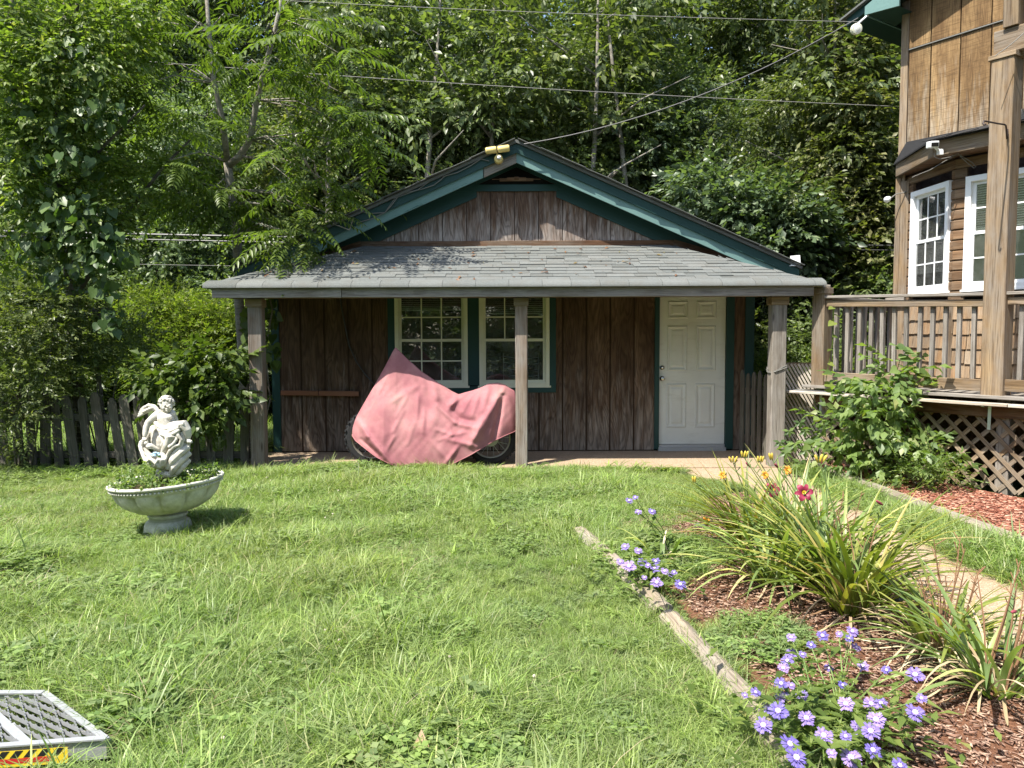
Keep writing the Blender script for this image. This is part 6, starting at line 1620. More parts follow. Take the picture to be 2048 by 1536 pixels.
def pcol(name, items):
    c = bpy.data.collections.new(name)
    for i, (v, f, mat) in enumerate(items):
        o = bpy.data.objects.new('%s_%s' % (name, chr(97 + i)), mesh_np(name, v, f, mat)); c.objects.link(o)
    return c
def scatter(name, col, pos, rz, sc, ix, label, cat, tilt=None):
    me = bpy.data.meshes.new(name); n = len(pos)
    me.vertices.add(n); me.vertices.foreach_set('co', np.asarray(pos, np.float32).ravel())
    for nm, typ, dat in (('rz', 'FLOAT', rz), ('sc', 'FLOAT', sc), ('tl', 'FLOAT', tilt if tilt is not None else np.zeros(n))):
        a = me.attributes.new(nm, typ, 'POINT'); a.data.foreach_set('value', np.asarray(dat, np.float32))
    a = me.attributes.new('ix', 'INT', 'POINT'); a.data.foreach_set('value', np.asarray(ix, np.int32))
    o = link(name, me)
    g = bpy.data.node_groups.new(name, 'GeometryNodeTree')
    g.interface.new_socket('Geometry', in_out='INPUT', socket_type='NodeSocketGeometry'); g.interface.new_socket('Geometry', in_out='OUTPUT', socket_type='NodeSocketGeometry')
    N = g.nodes; gi = N.new('NodeGroupInput'); go = N.new('NodeGroupOutput'); ip = N.new('GeometryNodeInstanceOnPoints'); ci = N.new('GeometryNodeCollectionInfo')
    ci.inputs['Collection'].default_value = col; ci.inputs['Separate Children'].default_value = True; ci.inputs['Reset Children'].default_value = True
    ip.inputs['Pick Instance'].default_value = True
    def na(nm, typ):
        x = N.new('GeometryNodeInputNamedAttribute'); x.data_type = typ; x.inputs['Name'].default_value = nm; return x.outputs['Attribute']
    cx = N.new('ShaderNodeCombineXYZ'); er = N.new('FunctionNodeEulerToRotation')
    g.links.new(na('rz', 'FLOAT'), cx.inputs[2]); g.links.new(na('tl', 'FLOAT'), cx.inputs[0]); g.links.new(cx.outputs[0], er.inputs[0])
    g.links.new(gi.outputs[0], ip.inputs['Points']); g.links.new(ci.outputs[0], ip.inputs['Instance']); g.links.new(na('ix', 'INT'), ip.inputs['Instance Index'])
    g.links.new(er.outputs[0], ip.inputs['Rotation']); g.links.new(na('sc', 'FLOAT'), ip.inputs['Scale']); g.links.new(ip.outputs[0], go.inputs[0])
    md = o.modifiers.new('scatter', 'NODES'); md.node_group = g
    if me.materials is not None: me.materials.append(M['grass'])
    return tag(o, label, cat, kind='stuff')
def inpoly(x, y, poly):
    r = np.zeros(len(x), bool); n = len(poly); j = n - 1
    for i in range(n):
        xi, yi = poly[i]; xj, yj = poly[j]
        c = ((yi > y) != (yj > y)) & (x < (xj - xi) * (y - yi) / (yj - yi + 1e-12) + xi); r ^= c; j = i
    return r
tufts = pcol('grass_tuft', [(*blades(rs, 46, 0.055, 0.06, 0.12, 0.0032, 0.9), M['grass']), (*blades(rs, 46, 0.06, 0.05, 0.105, 0.003, 1.2), M['grass']), (*blades(rs, 40, 0.055, 0.035, 0.08, 0.0034, 0.8), M['grass']),
                           (*blades(rs, 26, 0.05, 0.07, 0.15, 0.0036, 1.4, 4), M['grass']), (*blades(rs, 16, 0.035, 0.08, 0.17, 0.0075, 1.1, 4), M['grass']), (*clover(rs, 26, 0.08), M['clover']), (*blades(rs, 10, 0.06, 0.05, 0.16, 0.0022, 1.5, 4), M['straw'])])
BED1 = [(0.55, 6.75), (0.80, 5.0), (1.05, 3.45), (1.3, 1.6), (2.46, 1.6), (2.44, 4.6), (2.45, 6.5), (2.4, 7.9), (1.6, 7.2)]
WALK = [(1.98, 9.1), (2.08, 8.5), (2.43, 7.9), (2.46, 6.5), (2.45, 4.6), (2.47, 1.5), (3.19, 1.5), (3.15, 4.4), (3.12, 6.5), (3.17, 8.0), (3.4, 9.1)]
def keep_lawn(x, y):
    k = ~inpoly(x, y, WALK)
    k &= ~((y > 9.03 + 0.06 * np.sin(x * 3.1) + 0.03 * np.sin(x * 11)) & (y < 10.45) & (x > -3.3) & (x < 3.8))
    k &= ~((y > 10.2) & (y < 15) & (x > -3.3) & (x < 3.4))
    k &= ((x - PC.x) ** 2 + (y - PC.y) ** 2) > 0.165 ** 2
    k &= ~((x > 3.42 + (9 - y) * 0.045) & (y < 9.2))
    q = np.stack([x, y], 1) - np.array(n1.xy); a = -(q @ np.array(ax.xy)); b = q @ np.array([-ax.y, ax.x]); b2 = b / max(1e-6, (f1 - n1).dot(Vector((-ax.y, ax.x, 0)))); a2 = a + b2 * (f1 - n1).dot(ax)
    k &= ~((b2 > -0.42) & (b2 < 1.02) & (a2 > -0.13))
    return k
def vis_pts(n, y0, y1, rs_):
    """random ground points inside the widened view wedge"""
    u = rs_.rand(n); y = np.sqrt(y0 * y0 + u * (y1 * y1 - y0 * y0)); x = (rs_.rand(n) * 2 - 1) * (0.72 * y + 0.5); return x, y
def lnoise(x, y, s, seed):
    r = np.random.RandomState(seed); v = np.zeros_like(x)
    for k in range(6):
        a = r.rand() * 6.283; fq = s * (0.6 + 1.2 * r.rand()); v += np.sin((x * math.cos(a) + y * math.sin(a)) * fq + r.rand() * 6.283)
    return v / 2.4
x, y = vis_pts(40000, 2.0, 9.3, rs)
k = keep_lawn(x, y); inb = inpoly(x, y, BED1)
ln = lnoise(x, y, 1.6, 3); l2 = lnoise(x, y, 3.2, 4)
keep_b = inb & (((rs.rand(len(x)) < 0.5) & (l2 * 0.7 + 1.3 * (1.30 - x) + 0.35 * (y - 5.2) > 0.35)) )
k &= (~inb) | keep_b
# bare strip at the walk's edge
x, y, ln, l2, inb = x[k], y[k], ln[k], l2[k], inb[k]
n = len(x)
ix = rs.choice([0, 1, 2, 3], n, p=[0.3, 0.3, 0.2, 0.2])
ix[(l2 > 0.9) & (rs.rand(n) < 0.4)] = 5; ix[rs.rand(n) < 0.05] = 5
ix[(rs.rand(n) < 0.022)] = 4
l3 = lnoise(x, y, 1.1, 12); dryp = (l3 > 0.75) & (rs.rand(n) < 0.16); ix[dryp] = 6; ix[(rs.rand(n) < 0.03)] = 6
sc = (1.0 + 0.6 * rs.rand(n)) * (1 + 0.25 * ln) * np.where(inb, 0.75, 1.0) * np.where((y > 8.5), 0.85, 1.0) * (1 + 0.22 * lnoise(x, y, 4.5, 21)) * np.where(l3 > 0.75, 0.8, 1.0)
near_ped = np.hypot(x - PC.x, y - PC.y) < 0.32; sc[near_ped] *= 1.05
lawn = scatter('grass', tufts, np.stack([x, y, np.where(inb, 0.026, 0.0)], 1), rs.rand(n) * 6.283, sc, ix, 'uncut sunlit lawn grass mixed with clover', 'grass', tilt=rs.normal(0, 0.12, n))
# rough grass beyond the fence and behind the shed's right corner
xa = rs.uniform(-9, -3.4, 5200); ya = rs.uniform(9.35, 13.4, 5200); xb = rs.uniform(3.5, 8, 1800); yb = rs.uniform(10.4, 13.6, 1800)
x2 = np.concatenate([xa, xb]); y2 = np.concatenate([ya, yb]); n2 = len(x2)
scatter('rough_grass', tufts, np.stack([x2, y2, np.zeros(n2)], 1), rs.rand(n2) * 6.283, 1.8 + 0.9 * rs.rand(n2), rs.choice([0, 1, 3, 4, 5], n2), 'rough grass growing beyond the picket fence', 'grass')
# broad weeds, clover heads
def rosette(rs_, n, L, w):
    d = []; a = np.arange(n) * 2.4; d = np.stack([np.cos(a), np.sin(a), rs_.uniform(0.1, 0.7, n)], 1)
    s = L * (0.7 + 0.5 * rs_.rand(n)); return inst(LEAF_V, LEAF_F, frames(d, np.tile([[0, 0, 1.0]], (n, 1))), np.tile([[0, 0, 0.01]], (n, 1)), np.stack([s, s * w, s], 1))
wd = pcol('weed', [(*rosette(rs, 9, 0.12, 0.9), M['clover']), (*rosette(rs, 14, 0.09, 0.7), M['clover']), (*blades(rs, 12, 0.03, 0.12, 0.24, 0.011, 1.2, 5), M['grass']), (*rosette(rs, 8, 0.17, 0.5), M['leaf_lime'])])
x, y = vis_pts(420, 2.2, 9.25, rs); edge_x = rs.uniform(-6, 2.1, 260); edge_y = 8.85 + rs.normal(0, 0.12, 260); left_x = rs.uniform(-6.5, -3.2, 330); left_y = 8.95 - np.abs(rs.normal(0, 0.25, 330))
x = np.concatenate([x, edge_x, left_x]); y = np.concatenate([y, edge_y, left_y]); k = keep_lawn(x, y) & ~inpoly(x, y, BED1); x, y = x[k], y[k]; n = len(x)
scatter('lawn_weeds', wd, np.stack([x, y, np.full(n, 0.012)], 1), rs.rand(n) * 6.283, 0.45 + 0.5 * rs.rand(n), rs.choice(4, n, p=[0.25, 0.3, 0.4, 0.05]), 'broad-leaved weeds dotted through the lawn', 'weeds')
mh = MB(); 
for q in range(26):
    a = q * 2.4; e = -0.3 + 1.3 * q / 26; mh.ball((0.007 * math.cos(a) * math.sqrt(max(0, 1 - e * e * 0.8)), 0.007 * math.sin(a) * math.sqrt(max(0, 1 - e * e * 0.8)), 0.11 + 0.007 * e), 0.0035, 5, 3)
mh.tube([(0, 0, 0), (0.004, 0, 0.06), (0, 0, 0.105)], 0.0012, 4)
hv = np.array([tuple(p) for p in mh.v]); hf = np.array([f_ if len(f_) == 4 else tuple(f_) for f_ in mh.f if len(f_) == 4])
hc = pcol('clover_head', [(hv, hf, plain('clover_white', (0.50, 0.44, 0.36), 0.8))])
x, y = vis_pts(700, 2.4, 8.3, rs); k = keep_lawn(x, y) & ~inpoly(x, y, BED1) & (lnoise(x, y, 1.3, 9) > 0.3) & (x < 1.0); x, y = x[k], y[k]; n = len(x)
scatter('clover_flowers', hc, np.stack([x, y, np.zeros(n)], 1), rs.rand(n) * 6.283, 0.5 + 0.35 * rs.rand(n), np.zeros(n), 'white clover heads scattered over the lawn', 'flowers', tilt=rs.normal(0, 0.2, n))
# weeds along the right timber beside the walk
n = 900; y = rs.uniform(2.2, 8.9, n); x = 3.42 + (9 - y) * 0.045 - np.abs(rs.normal(0, 0.13, n)) - 0.02
scatter('verge_grass', tufts, np.stack([x, y, np.full(n, 0.012)], 1), rs.rand(n) * 6.283, 1.0 + 0.5 * rs.rand(n), rs.choice([0, 1, 3, 4, 5], n), 'green grass verge between the walk and the timbers', 'grass', tilt=rs.normal(0, 0.3, n))
# bark chips
def chip(rs_):
    m_ = MB(); L = rs_.uniform(0.02, 0.05); w = rs_.uniform(0.005, 0.013); m_.prism([(-L / 2, -w / 2, 0), (L / 2, -w * 0.3, 0.002), (L / 2 * 0.9, w / 2, 0), (-L / 2 * 0.8, w * 0.4, 0.003)], (0, 0, 0.004))
    return np.array([tuple(p) for p in m_.v]), np.array([q for q in m_.f])
def chip_col(name, a, b, c):
    m_, t_ = mat_new(name); oi = nd(t_, 'ObjectInfo'); col = ramp(t_, oi.outputs['Random'], [(0, a), (0.5, b), (1, c)]); out(t_, princ(t_, col, 0.9, 0.15))
    return pcol(name, [(*chip(rs), m_) for _ in range(6)])
c1 = chip_col('bark_chip', (0.10, 0.055, 0.038), (0.23, 0.135, 0.095), (0.40, 0.28, 0.205)); c2 = chip_col('red_chip', (0.16, 0.06, 0.04), (0.34, 0.14, 0.09), (0.50, 0.31, 0.22))
x = rs.uniform(0.5, 2.6, 34000); y = rs.uniform(2.0, 7.8, 34000); k = inpoly(x, y, [(0.70, 6.5), (0.92, 5.0), (1.14, 3.45), (1.4, 1.6), (2.5, 1.6), (2.46, 4.6), (2.46, 6.5), (2.3, 7.6), (1.6, 7.0)]); x, y = x[k], y[k]; n = len(x)
scatter('bark_mulch', c1, np.stack([x, y, 0.03 + 0.012 * rs.rand(n)], 1), rs.rand(n) * 6.283, 0.5 + 0.55 * rs.rand(n), rs.randint(0, 6, n), 'brown bark mulch over the flower bed', 'mulch', tilt=rs.normal(0, 0.35, n))
x = rs.uniform(3.5, 5.6, 14000); y = rs.uniform(3.5, 9.0, 14000); k = inpoly(x, y, [(3.60, 8.9), (3.66, 7.0), (3.8, 4.5), (3.9, 3.5), (5.6, 3.5), (5.4, 5.2), (4.0, 8.7)]); x, y = x[k], y[k]; n = len(x)
scatter('red_mulch', c2, np.stack([x, y, 0.072 + 0.012 * rs.rand(n)], 1), rs.rand(n) * 6.283, 0.8 + 0.8 * rs.rand(n), rs.randint(0, 6, n), 'reddish bark mulch beside the deck lattice', 'mulch', tilt=rs.normal(0, 0.35, n))
# creeping greenery filling the planter bowl
pb = []
rsp = np.random.RandomState(66)
for i in range(420):
    a = rsp.rand() * 6.283; q = 0.41 * math.sqrt(rsp.rand()); h = 0.455 + (0.075 + 0.05 * math.sin(a * 3 + 1)) * rsp.rand() * (1.7 if math.cos(a) < -0.2 else 1)
    c = tl((q * math.cos(a), q * math.sin(a), h)); nn = 6
    d = rsp.normal(0, 1, (nn, 3)) + np.array([math.cos(a), math.sin(a), 0.3]) * 0.6
    pb.append(inst(LEAF2_V, LEAF2_F, frames(d, np.tile([[0, 0, 1.0]], (nn, 1)) + rsp.normal(0, 0.4, (nn, 3))), np.tile(np.array(c), (nn, 1)) + rsp.normal(0, 0.012, (nn, 3)), 0.022 + 0.022 * rsp.rand(nn)))
v, f = join_vf(pb)
tag(link('planter_greens', mesh_np('planter_greens', v - np.array(tl((0, 0, 0.46))), f, M['leaf_lime']), None, tl((0, 0, 0.46))), 'creeping yellow-green plants filling the planter bowl', 'plants', kind='stuff')

# ---------------------------------------------------------------- flower bed plants
M['lily_leaf'] = leaf('lily_leaf', [(0, (0.10, 0.145, 0.03)), (0.4, (0.165, 0.22, 0.05)), (0.75, (0.25, 0.29, 0.075)), (0.9, (0.42, 0.40, 0.11)), (1, (0.44, 0.32, 0.16))], 0.35, 0.4)
M['lily_dry'] = leaf('lily_dry', [(0, (0.22, 0.14, 0.07)), (0.6, (0.42, 0.31, 0.18)), (1, (0.56, 0.46, 0.29))], 0.2, 0.7, (1, 1, 1))
M['stem'] = plain('stem_green', (0.12, 0.18, 0.05), 0.6); M['drystem'] = plain('dry_stem', (0.24, 0.13, 0.07), 0.8)
M['petal_red'] = plain('petal_red', (0.20, 0.018, 0.045), 0.5, 0.3, 0, 0.35, 25); M['petal_org'] = plain('petal_orange', (0.55, 0.24, 0.03), 0.5, 0.3, 0, 0.25, 25)
M['bud_yel'] = plain('bud_yellow', (0.52, 0.38, 0.06), 0.5, 0.3, 0, 0.25, 20); M['bud_wine'] = plain('bud_wine', (0.24, 0.05, 0.07), 0.6, 0.2, 0, 0.3, 20)
M['throat'] = plain('throat_yellow', (0.78, 0.60, 0.08), 0.5)
def strap_leaves(rs_, n, rad, L0, L1, w, lean, droop, seg=7):
    V, F = [], []
    for i in range(n):
        a = rs_.rand() * 6.283; q = rad * math.sqrt(rs_.rand()); p = np.array([q * math.cos(a), q * math.sin(a), 0.0])
        L = rs_.uniform(L0, L1); da = a + rs_.normal(0, 0.7); el = math.radians(rs_.uniform(58, 88)) - lean * rs_.rand(); b = droop * rs_.uniform(0.5, 1.4)
        sd = np.array([-math.sin(da), math.cos(da), 0]); ww = w * rs_.uniform(0.7, 1.25); base = len(V)
        for k in range(seg + 1):
            u = k / seg; k1 = ww * (0.75 + 0.5 * u if u < 0.35 else 0.925 * (1 - ((u - 0.35) / 0.65) ** 2.2) + 0.02) / 2
            V += [p - sd * k1 + np.array([0, 0, k1 * 0.5]), p.copy() - np.array([0, 0, 0.0]), p + sd * k1 + np.array([0, 0, k1 * 0.5])]
            e = el - b * u * 1.7
            p = p + np.array([math.cos(da) * math.cos(e), math.sin(da) * math.cos(e), math.sin(e)]) * L / seg
            if p[2] < 0.012: p[2] = 0.012
        for k in range(seg):
            r0 = base + 3 * k; F += [(r0, r0 + 1, r0 + 4), (r0, r0 + 4, r0 + 3), (r0 + 1, r0 + 2, r0 + 5), (r0 + 1, r0 + 5, r0 + 4)]
    return np.array(V), np.array(F)
def lily_flower(parent, c, mat, size, face, seed):
    rs_ = random.Random(seed); face = Vector(face).normalized(); B = basis(face, Vector((0.1, 0.2, 1))); m = MB()
    for k in range(6):
        a = k * math.pi / 3 + 0.2; w = size * (0.26 if k % 2 else 0.36); rad = lambda r, f_: B @ Vector((f_, r * math.cos(a), r * math.sin(a))); sd = B @ Vector((0, -math.sin(a), math.cos(a)))
        prof = [(0.02, -0.5, 0.25), (0.16, -0.2, 0.55), (0.45, 0.05, 1.0), (0.75, 0.12, 0.95), (0.95, 0.02, 0.6), (1.05, -0.10, 0.1)]
        vs = []
        for r_, f_, ww in prof:
            p = Vector(c) + rad(r_ * size, f_ * size); vs += [p - sd * w * ww + face * 0.05 * size * ww, p, p + sd * w * ww + face * 0.05 * size * ww]
        m.add(vs, [q for i in range(len(prof) - 1) for q in ((3 * i, 3 * i + 1, 3 * i + 4, 3 * i + 3), (3 * i + 1, 3 * i + 2, 3 * i + 5, 3 * i + 4))])
    fl = m.build('flower', mat, parent, True)
    m = MB(); m.lathe([(0.02 * size, -0.4 * size), (0.12 * size, -0.15 * size), (0.22 * size, 0.02 * size)], 10); m.v = [Vector(c) + B @ Vector((p.z + 0.02 * size, p.x, p.y)) for p in m.v]
    for k in range(4): m.tube([Vector(c), Vector(c) + B @ Vector((size * 0.6, 0.1 * size * math.cos(k * 1.6), 0.1 * size * math.sin(k * 1.6)))], 0.0018, 4)
    m.build('throat', M['throat'], fl)
def bud(m, c, d, L, r):
    d = Vector(d).normalized(); c = Vector(c); m.tube([c, c + d * L * 0.2, c + d * L * 0.6, c + d * L * 0.9, c + d * L], [r * 0.4, r * 0.75, r, r * 0.7, r * 0.15], 7)
def daylily(px, py, label, seed, n=70, L=(0.45, 0.72), w=0.024, dry=0, scapes=(), rad=0.1, lean=0.35, droop=0.75, drystems=0, sc=1.08):
    if n > 50: n = int(n * 1.35)
    """scapes: (px, py, Y offset, kind) tops in the picture"""
    c = G(px, py, 0.03); t = thing('daylily', label, 'daylily', c, 'daylily clumps'); rs_ = np.random.RandomState(seed)
    v, f = strap_leaves(rs_, n, rad, L[0] * sc, L[1] * sc, w, lean, droop); link('leaves', mesh_np('leaves', v, f, M['lily_leaf']), t)
    if dry:
        v, f = strap_leaves(rs_, dry, rad, L[0] * 0.6 * sc, L[1] * 0.8 * sc, w * 0.5, 1.1, 1.1); link('dry_leaves', mesh_np('dry_leaves', v, f, M['lily_dry']), t)
    ry = random.Random(seed)
    for (qx, qy, kind) in scapes:
        top = P(qx, qy, c.y + ry.uniform(-0.12, 0.1)); b = c + Vector((ry.uniform(-0.05, 0.05), ry.uniform(-0.05, 0.05), 0))
        mid = b.lerp(top, 0.6) + Vector(((top.x - b.x) * -0.12, 0, 0.03))
        m = MB(); m.tube([b, mid, top], [0.0045, 0.004, 0.003], 5)
        for k in range(3): 
            e = mid.lerp(top, 0.7 + 0.12 * k); m.tube([e, e + Vector((ry.uniform(-0.03, 0.03), ry.uniform(-0.02, 0.02), 0.03))], [0.003, 0.004], 5)
        m.build('scape', M['stem'], t)
        if kind in ('red', 'org'): lily_flower(t, top, M['petal_red'] if kind == 'red' else M['petal_org'], 0.055 if kind == 'red' else 0.03, (ry.uniform(-0.3, 0.3), -0.9, 0.35), seed + int(qx))
        else:
            nb = ry.choice([2, 3]) if kind == 'bud' else 1
            for k in range(nb):
                m = MB(); bud(m, top + Vector((0.012 * (k - 1), 0, 0)), (0.35 * (k - 1) + ry.uniform(-0.2, 0.2), -0.2, 1 if kind == 'bud' else -0.2 + ry.uniform(0, 0.9)), 0.05 if kind == 'bud' else 0.06, 0.0085)
                m.build('bud', M['bud_yel'] if kind == 'bud' else M['bud_wine'], t, True)
    if drystems:
        m = MB()
        for k in range(drystems):
            a = ry.uniform(0, 6.28); b = c + Vector((ry.uniform(-0.06, 0.06), ry.uniform(-0.05, 0.05), 0)); h = ry.uniform(0.35, 0.6); e = b + Vector((math.cos(a) * h * 0.25, math.sin(a) * h * 0.2, h))
            m.tube([b, b.lerp(e, 0.55) + Vector((0.01, 0, 0.02)), e], [0.004, 0.0035, 0.002], 4)
            for j in range(3):
                q = b.lerp(e, 0.75 + 0.1 * j); m.tube([q, q + Vector((ry.uniform(-0.05, 0.05), ry.uniform(-0.03, 0.03), ry.uniform(0.02, 0.06)))], [0.002, 0.0025], 4)
        m.build('dry_scapes', M['drystem'], t)
    return t
daylily(1500, 1092, 'daylily clump nearest the walk with yellow buds leaning left', 1, 80, (0.5, 0.8), 0.022, 8, [(1390, 965, 'bud'), (1412, 1040, 'org'), (1466, 925, 'bud'), (1445, 950, 'org')], 0.11, 0.55, 0.55)
daylily(1590, 1118, 'daylily with an open dark red flower at its left top', 2, 85, (0.55, 0.85), 0.024, 10, [(1545, 980, 'red'), (1488, 915, 'bud'), (1520, 925, 'bud'), (1505, 935, 'wine'), (1530, 950, 'org')], 0.12, 0.45, 0.6, 3)
daylily(1655, 1165, 'tall daylily with a faded coral red flower in the middle clump', 3, 90, (0.55, 0.88), 0.026, 14, [(1608, 985, 'red'), (1545, 920, 'bud'), (1560, 935, 'wine'), (1575, 940, 'org'), (1650, 935, 'wine')], 0.12, 0.45, 0.65, 4)
daylily(1705, 1225, 'daylily with long arching yellowing leaves over the bare mulch', 4, 75, (0.55, 0.85), 0.028, 26, [(1770, 1010, 'wine'), (1640, 925, 'bud')], 0.11, 0.6, 0.75, 4)
daylily(1545, 1165, 'low daylily drooping towards the mulch in front of the red flower', 8, 60, (0.45, 0.7), 0.024, 10, [], 0.11, 0.7, 0.8)
daylily(1880, 1310, 'half-dried daylily with brown flower stalks beside the walk', 5, 46, (0.4, 0.62), 0.026, 70, [], 0.10, 0.5, 0.7, 12)
daylily(1990, 1385, 'daylily at the right edge with one pink wilted flower', 6, 40, (0.4, 0.62), 0.027, 45, [(2038, 1222, 'wine')], 0.09, 0.5, 0.65, 10)
daylily(1325, 1130, 'pale lime strap-leaved plant beside the small aster', 7, 34, (0.22, 0.36), 0.032, 6, [], 0.09, 0.9, 0.85)
# asters
M['aster'] = leaf('aster_petal', [(0, (0.145, 0.095, 0.34)), (0.5, (0.205, 0.145, 0.42)), (1, (0.28, 0.215, 0.52))], 0.2, 0.6, (1.0, 0.95, 1.1), 0.2, 0.2)
M['aster_eye'] = plain('aster_eye', (0.60, 0.48, 0.60), 0.7)
def aster_flower_mesh(seed, r):
    rs_ = np.random.RandomState(seed); n = 34
    a = np.arange(n) * 2.399; ring = np.where(np.arange(n) < 22, 1.0, 0.62)
    d = np.stack([np.cos(a), np.sin(a), np.where(ring == 1, 0.12, 0.6) + rs_.normal(0, 0.12, n)], 1)
    V = np.array([(0, -0.03, 0), (0, 0.03, 0), (0.55, 0.085, 0.04), (0.55, -0.085, 0.04), (0.85, 0.13, 0.02), (0.85, -0.13, 0.02), (1.05, 0.09, -0.02), (0.9, 0, 0.0), (1.05, -0.09, -0.02)])
    F = np.array([(0, 1, 2), (0, 2, 3), (3, 2, 4), (3, 4, 5), (4, 6, 7), (4, 7, 5), (5, 7, 8)])
    v, f = inst(V, F, frames(d, np.tile([[0, 0, 1.0]], (n, 1))), np.tile([[0, 0, 0.0]], (n, 1)), r * ring * (0.85 + 0.3 * rs_.rand(n)))
    return mesh_np('flower', v, f, M['aster'])
AF = [aster_flower_mesh(i, 0.027) for i in range(3)]
me_ = MB(); me_.ball((0, 0, 0.004), (0.009, 0.009, 0.007), 8, 5); EYE = me_.mesh('flower_eye', M['aster_eye'], True)
def aster(base, flowers, label, seed, leaves, buds, hs=1.0, Yj=0.18):
    t = thing('aster', label, 'aster', base, 'lavender asters'); rs_ = random.Random(seed); rn = np.random.RandomState(seed); m = MB(); lp_ = []
    for (px, py, s) in flowers:
        # the picture row fixes the height once a depth within the clump is chosen
        Y = base.y + rs_.uniform(-Yj, Yj); p = P(px, py, Y)
        zt = 0.20 * hs + 0.12 * rs_.random()
        g_ = G(px, py, zt); p = g_ if abs(g_.y - base.y) < 0.75 else p
        o = link('flower', AF[rs_.randint(0, 2)], t); q = Vector((rs_.uniform(-0.25, 0.25), -0.45, 0.9)).to_track_quat('Z', 'Y')
        o.location = p - base; o.rotation_euler = q.to_euler(); o.scale = (s, s, s)
        ORG[o.name] = p
        e = link('flower_eye', EYE, o); 
        b = base + Vector((rs_.uniform(-0.06, 0.06), rs_.uniform(-0.06, 0.06), 0)); mid = b.lerp(p, 0.55) + Vector((0, 0, 0.02))
        m.tube([b, mid, p - Vector((0, 0, 0.004))], [0.004, 0.003, 0.0025], 4)
        for u in np.linspace(0.35, 0.95, 6):
            lp_.append(np.array(mid.lerp(p, (u - 0.35) / 0.65) if u > 0.5 else b.lerp(mid, u * 1.6)))
    m.build('stems', M['stem'], t)
    ext = [rn.normal(0, 1, 3) * np.array([0.17, 0.16, 0.05]) + np.array([base.x, base.y, 0.13]) for _ in range(leaves)]
    pos = np.array(lp_ + ext) - np.array(base); n = len(pos); a = rn.rand(n) * 6.283
    d = np.stack([np.cos(a), np.sin(a), rn.uniform(-0.2, 0.5, n)], 1); s = 0.05 + 0.06 * rn.rand(n)
    v, f = inst(LEAF_V, LEAF_F, frames(d, np.tile([[0, 0, 1.0]], (n, 1))), pos, np.stack([s, s * 0.7, s], 1))
    # spiky green bracts round the buds
    parts = [(v, f)]
    for _ in range(buds):
        k = rn.randint(0, len(lp_)); c = lp_[k] + rn.normal(0, 0.03, 3) + np.array([0, 0, 0.015]) - np.array(base); nn = 14; aa = np.arange(nn) * 2.4
        dd = np.stack([np.cos(aa), np.sin(aa), rn.uniform(0.1, 1.0, nn)], 1); parts.append(inst(LEAF2_V * np.array([1, 0.5, 1]), LEAF2_F, frames(dd, np.tile([[0, 0, 1.0]], (nn, 1))), np.tile(c, (nn, 1)), 0.026))
    v, f = join_vf(parts); link('foliage', mesh_np('foliage', v, f, M['leaf_lime']), t)
K = 668 / 2048.0
big = [(620, 232, .8), (812, 222, 1), (742, 278, .7), (915, 212, .6), (995, 195, 1), (975, 238, .7), (1020, 293, .8), (622, 330, .9), (597, 375, .9), (690, 335, .6), (572, 420, .9), (850, 420, .7), (1060, 408, .9), (1205, 432, .7), (1380, 462, 1.2), (937, 525, .7), (558, 515, .9), (620, 525, .6), (562, 590, 1), (690, 592, .9), (402, 568, .7), (335, 585, .5), (462, 665, .8), (540, 685, 1.2), (955, 640, 1.1), (1110, 640, 1), (1170, 635, .9), (1380, 695, 1.25), (712, 728, 1.1), (450, 772, 1.1), (1140, 738, 1.2), (1035, 785, 1.1), (1108, 808, 1.1), (820, 835, 1.1), (955, 838, .7), (612, 888, 1.25), (868, 942, .6), (650, 972, 1.25), (1120, 925, 1), (985, 972, 1.3), (1285, 1018, .9), (1420, 605, .7)]
aster(G(1670, 1500, 0.03), [(1380 + x_ * K, 1200 + y_ * K, s_) for x_, y_, s_ in big], 'large lavender aster in full bloom at the bottom right', 1, 380, 110, 1.0)
K2 = 460 / 2048.0
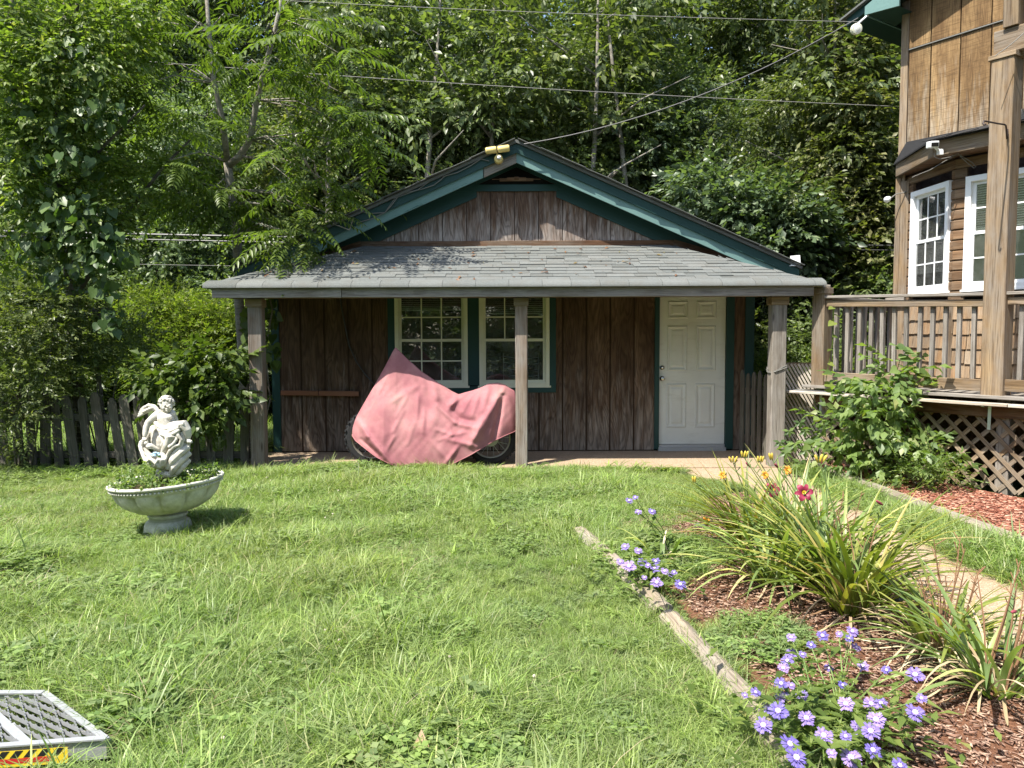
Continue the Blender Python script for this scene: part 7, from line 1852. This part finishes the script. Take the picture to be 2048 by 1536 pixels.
sm = [(670, 775, 1), (785, 810, .9), (625, 910, .9), (705, 950, 1.3), (822, 915, 1.1), (940, 905, 1.0), (930, 965, 1.1), (1020, 992, .8), (1075, 1020, .7), (950, 1095, 1.1), (1160, 1112, 1.1), (840, 1048, .6), (875, 940, .7), (1105, 1003, .6)]
aster(G(1295, 1175, 0.03), [(1100 + x_ * K2, 920 + y_ * K2, s_ * 1.1) for x_, y_, s_ in sm], 'small lavender aster beside the first landscape timber', 2, 150, 26, 0.75)
t3 = [(705, 365, 1.1), (760, 335, .8), (785, 465, .9), (908, 460, 1.0)]
aster(G(1335, 1095, 0.03), [(1100 + x_ * K2, 920 + y_ * K2, s_) for x_, y_, s_ in t3], 'leggy aster with four lavender heads leaning over the lawn', 3, 60, 10, 1.6)
# dry leaf, edging stones
m = MB(); c = G(843, 1500, 0.07); m.add([c + Vector((-0.02, 0, -0.03)), c + Vector((-0.03, -0.01, 0.02)), c + Vector((0.0, 0.01, 0.075)), c + Vector((0.03, -0.01, 0.02)), c + Vector((0.025, 0, -0.03)), c + Vector((0.0, -0.012, 0.0))], [(0, 1, 5), (1, 2, 5), (2, 3, 5), (3, 4, 5), (4, 0, 5)])
o = m.build('dry_leaf', plain('dead_leaf', (0.42, 0.29, 0.19), 0.8), None, loc=c); sol = o.modifiers.new('thick', 'SOLIDIFY'); sol.thickness = 0.002
tag(o, 'curled tan dead leaf standing in the near lawn', 'leaf')
rr = random.Random(8)
for i, (px, py, s, lab) in enumerate([(1935, 1275, 0.07, 'larger dark edging stone between the two dried daylilies'), (2010, 1300, 0.06, 'dark edging stone at the right edge of the bed by the walk'), (1800, 1200, 0.05, 'small dark edging stone behind the arching daylily'), (1400, 1052, 0.05, 'dark edging stone at the far tip of the flower bed')]):
    m = MB(); c = G(px, py, 0.04); m.ball((0, 0, 0), (s, s * 0.8, s * 0.5), 12, 8)
    m.v = [c + p * (1 + 0.18 * math.sin(p.x * 60 + i) * math.cos(p.y * 70 + p.z * 50)) for p in m.v]
    tag(m.build('edging_stone', plain('dark_stone_%d' % i, (0.07, 0.07, 0.075), 0.8, 0.3, 0, 0.5, 30), None, loc=c), lab, 'stone', 'dark edging stones')
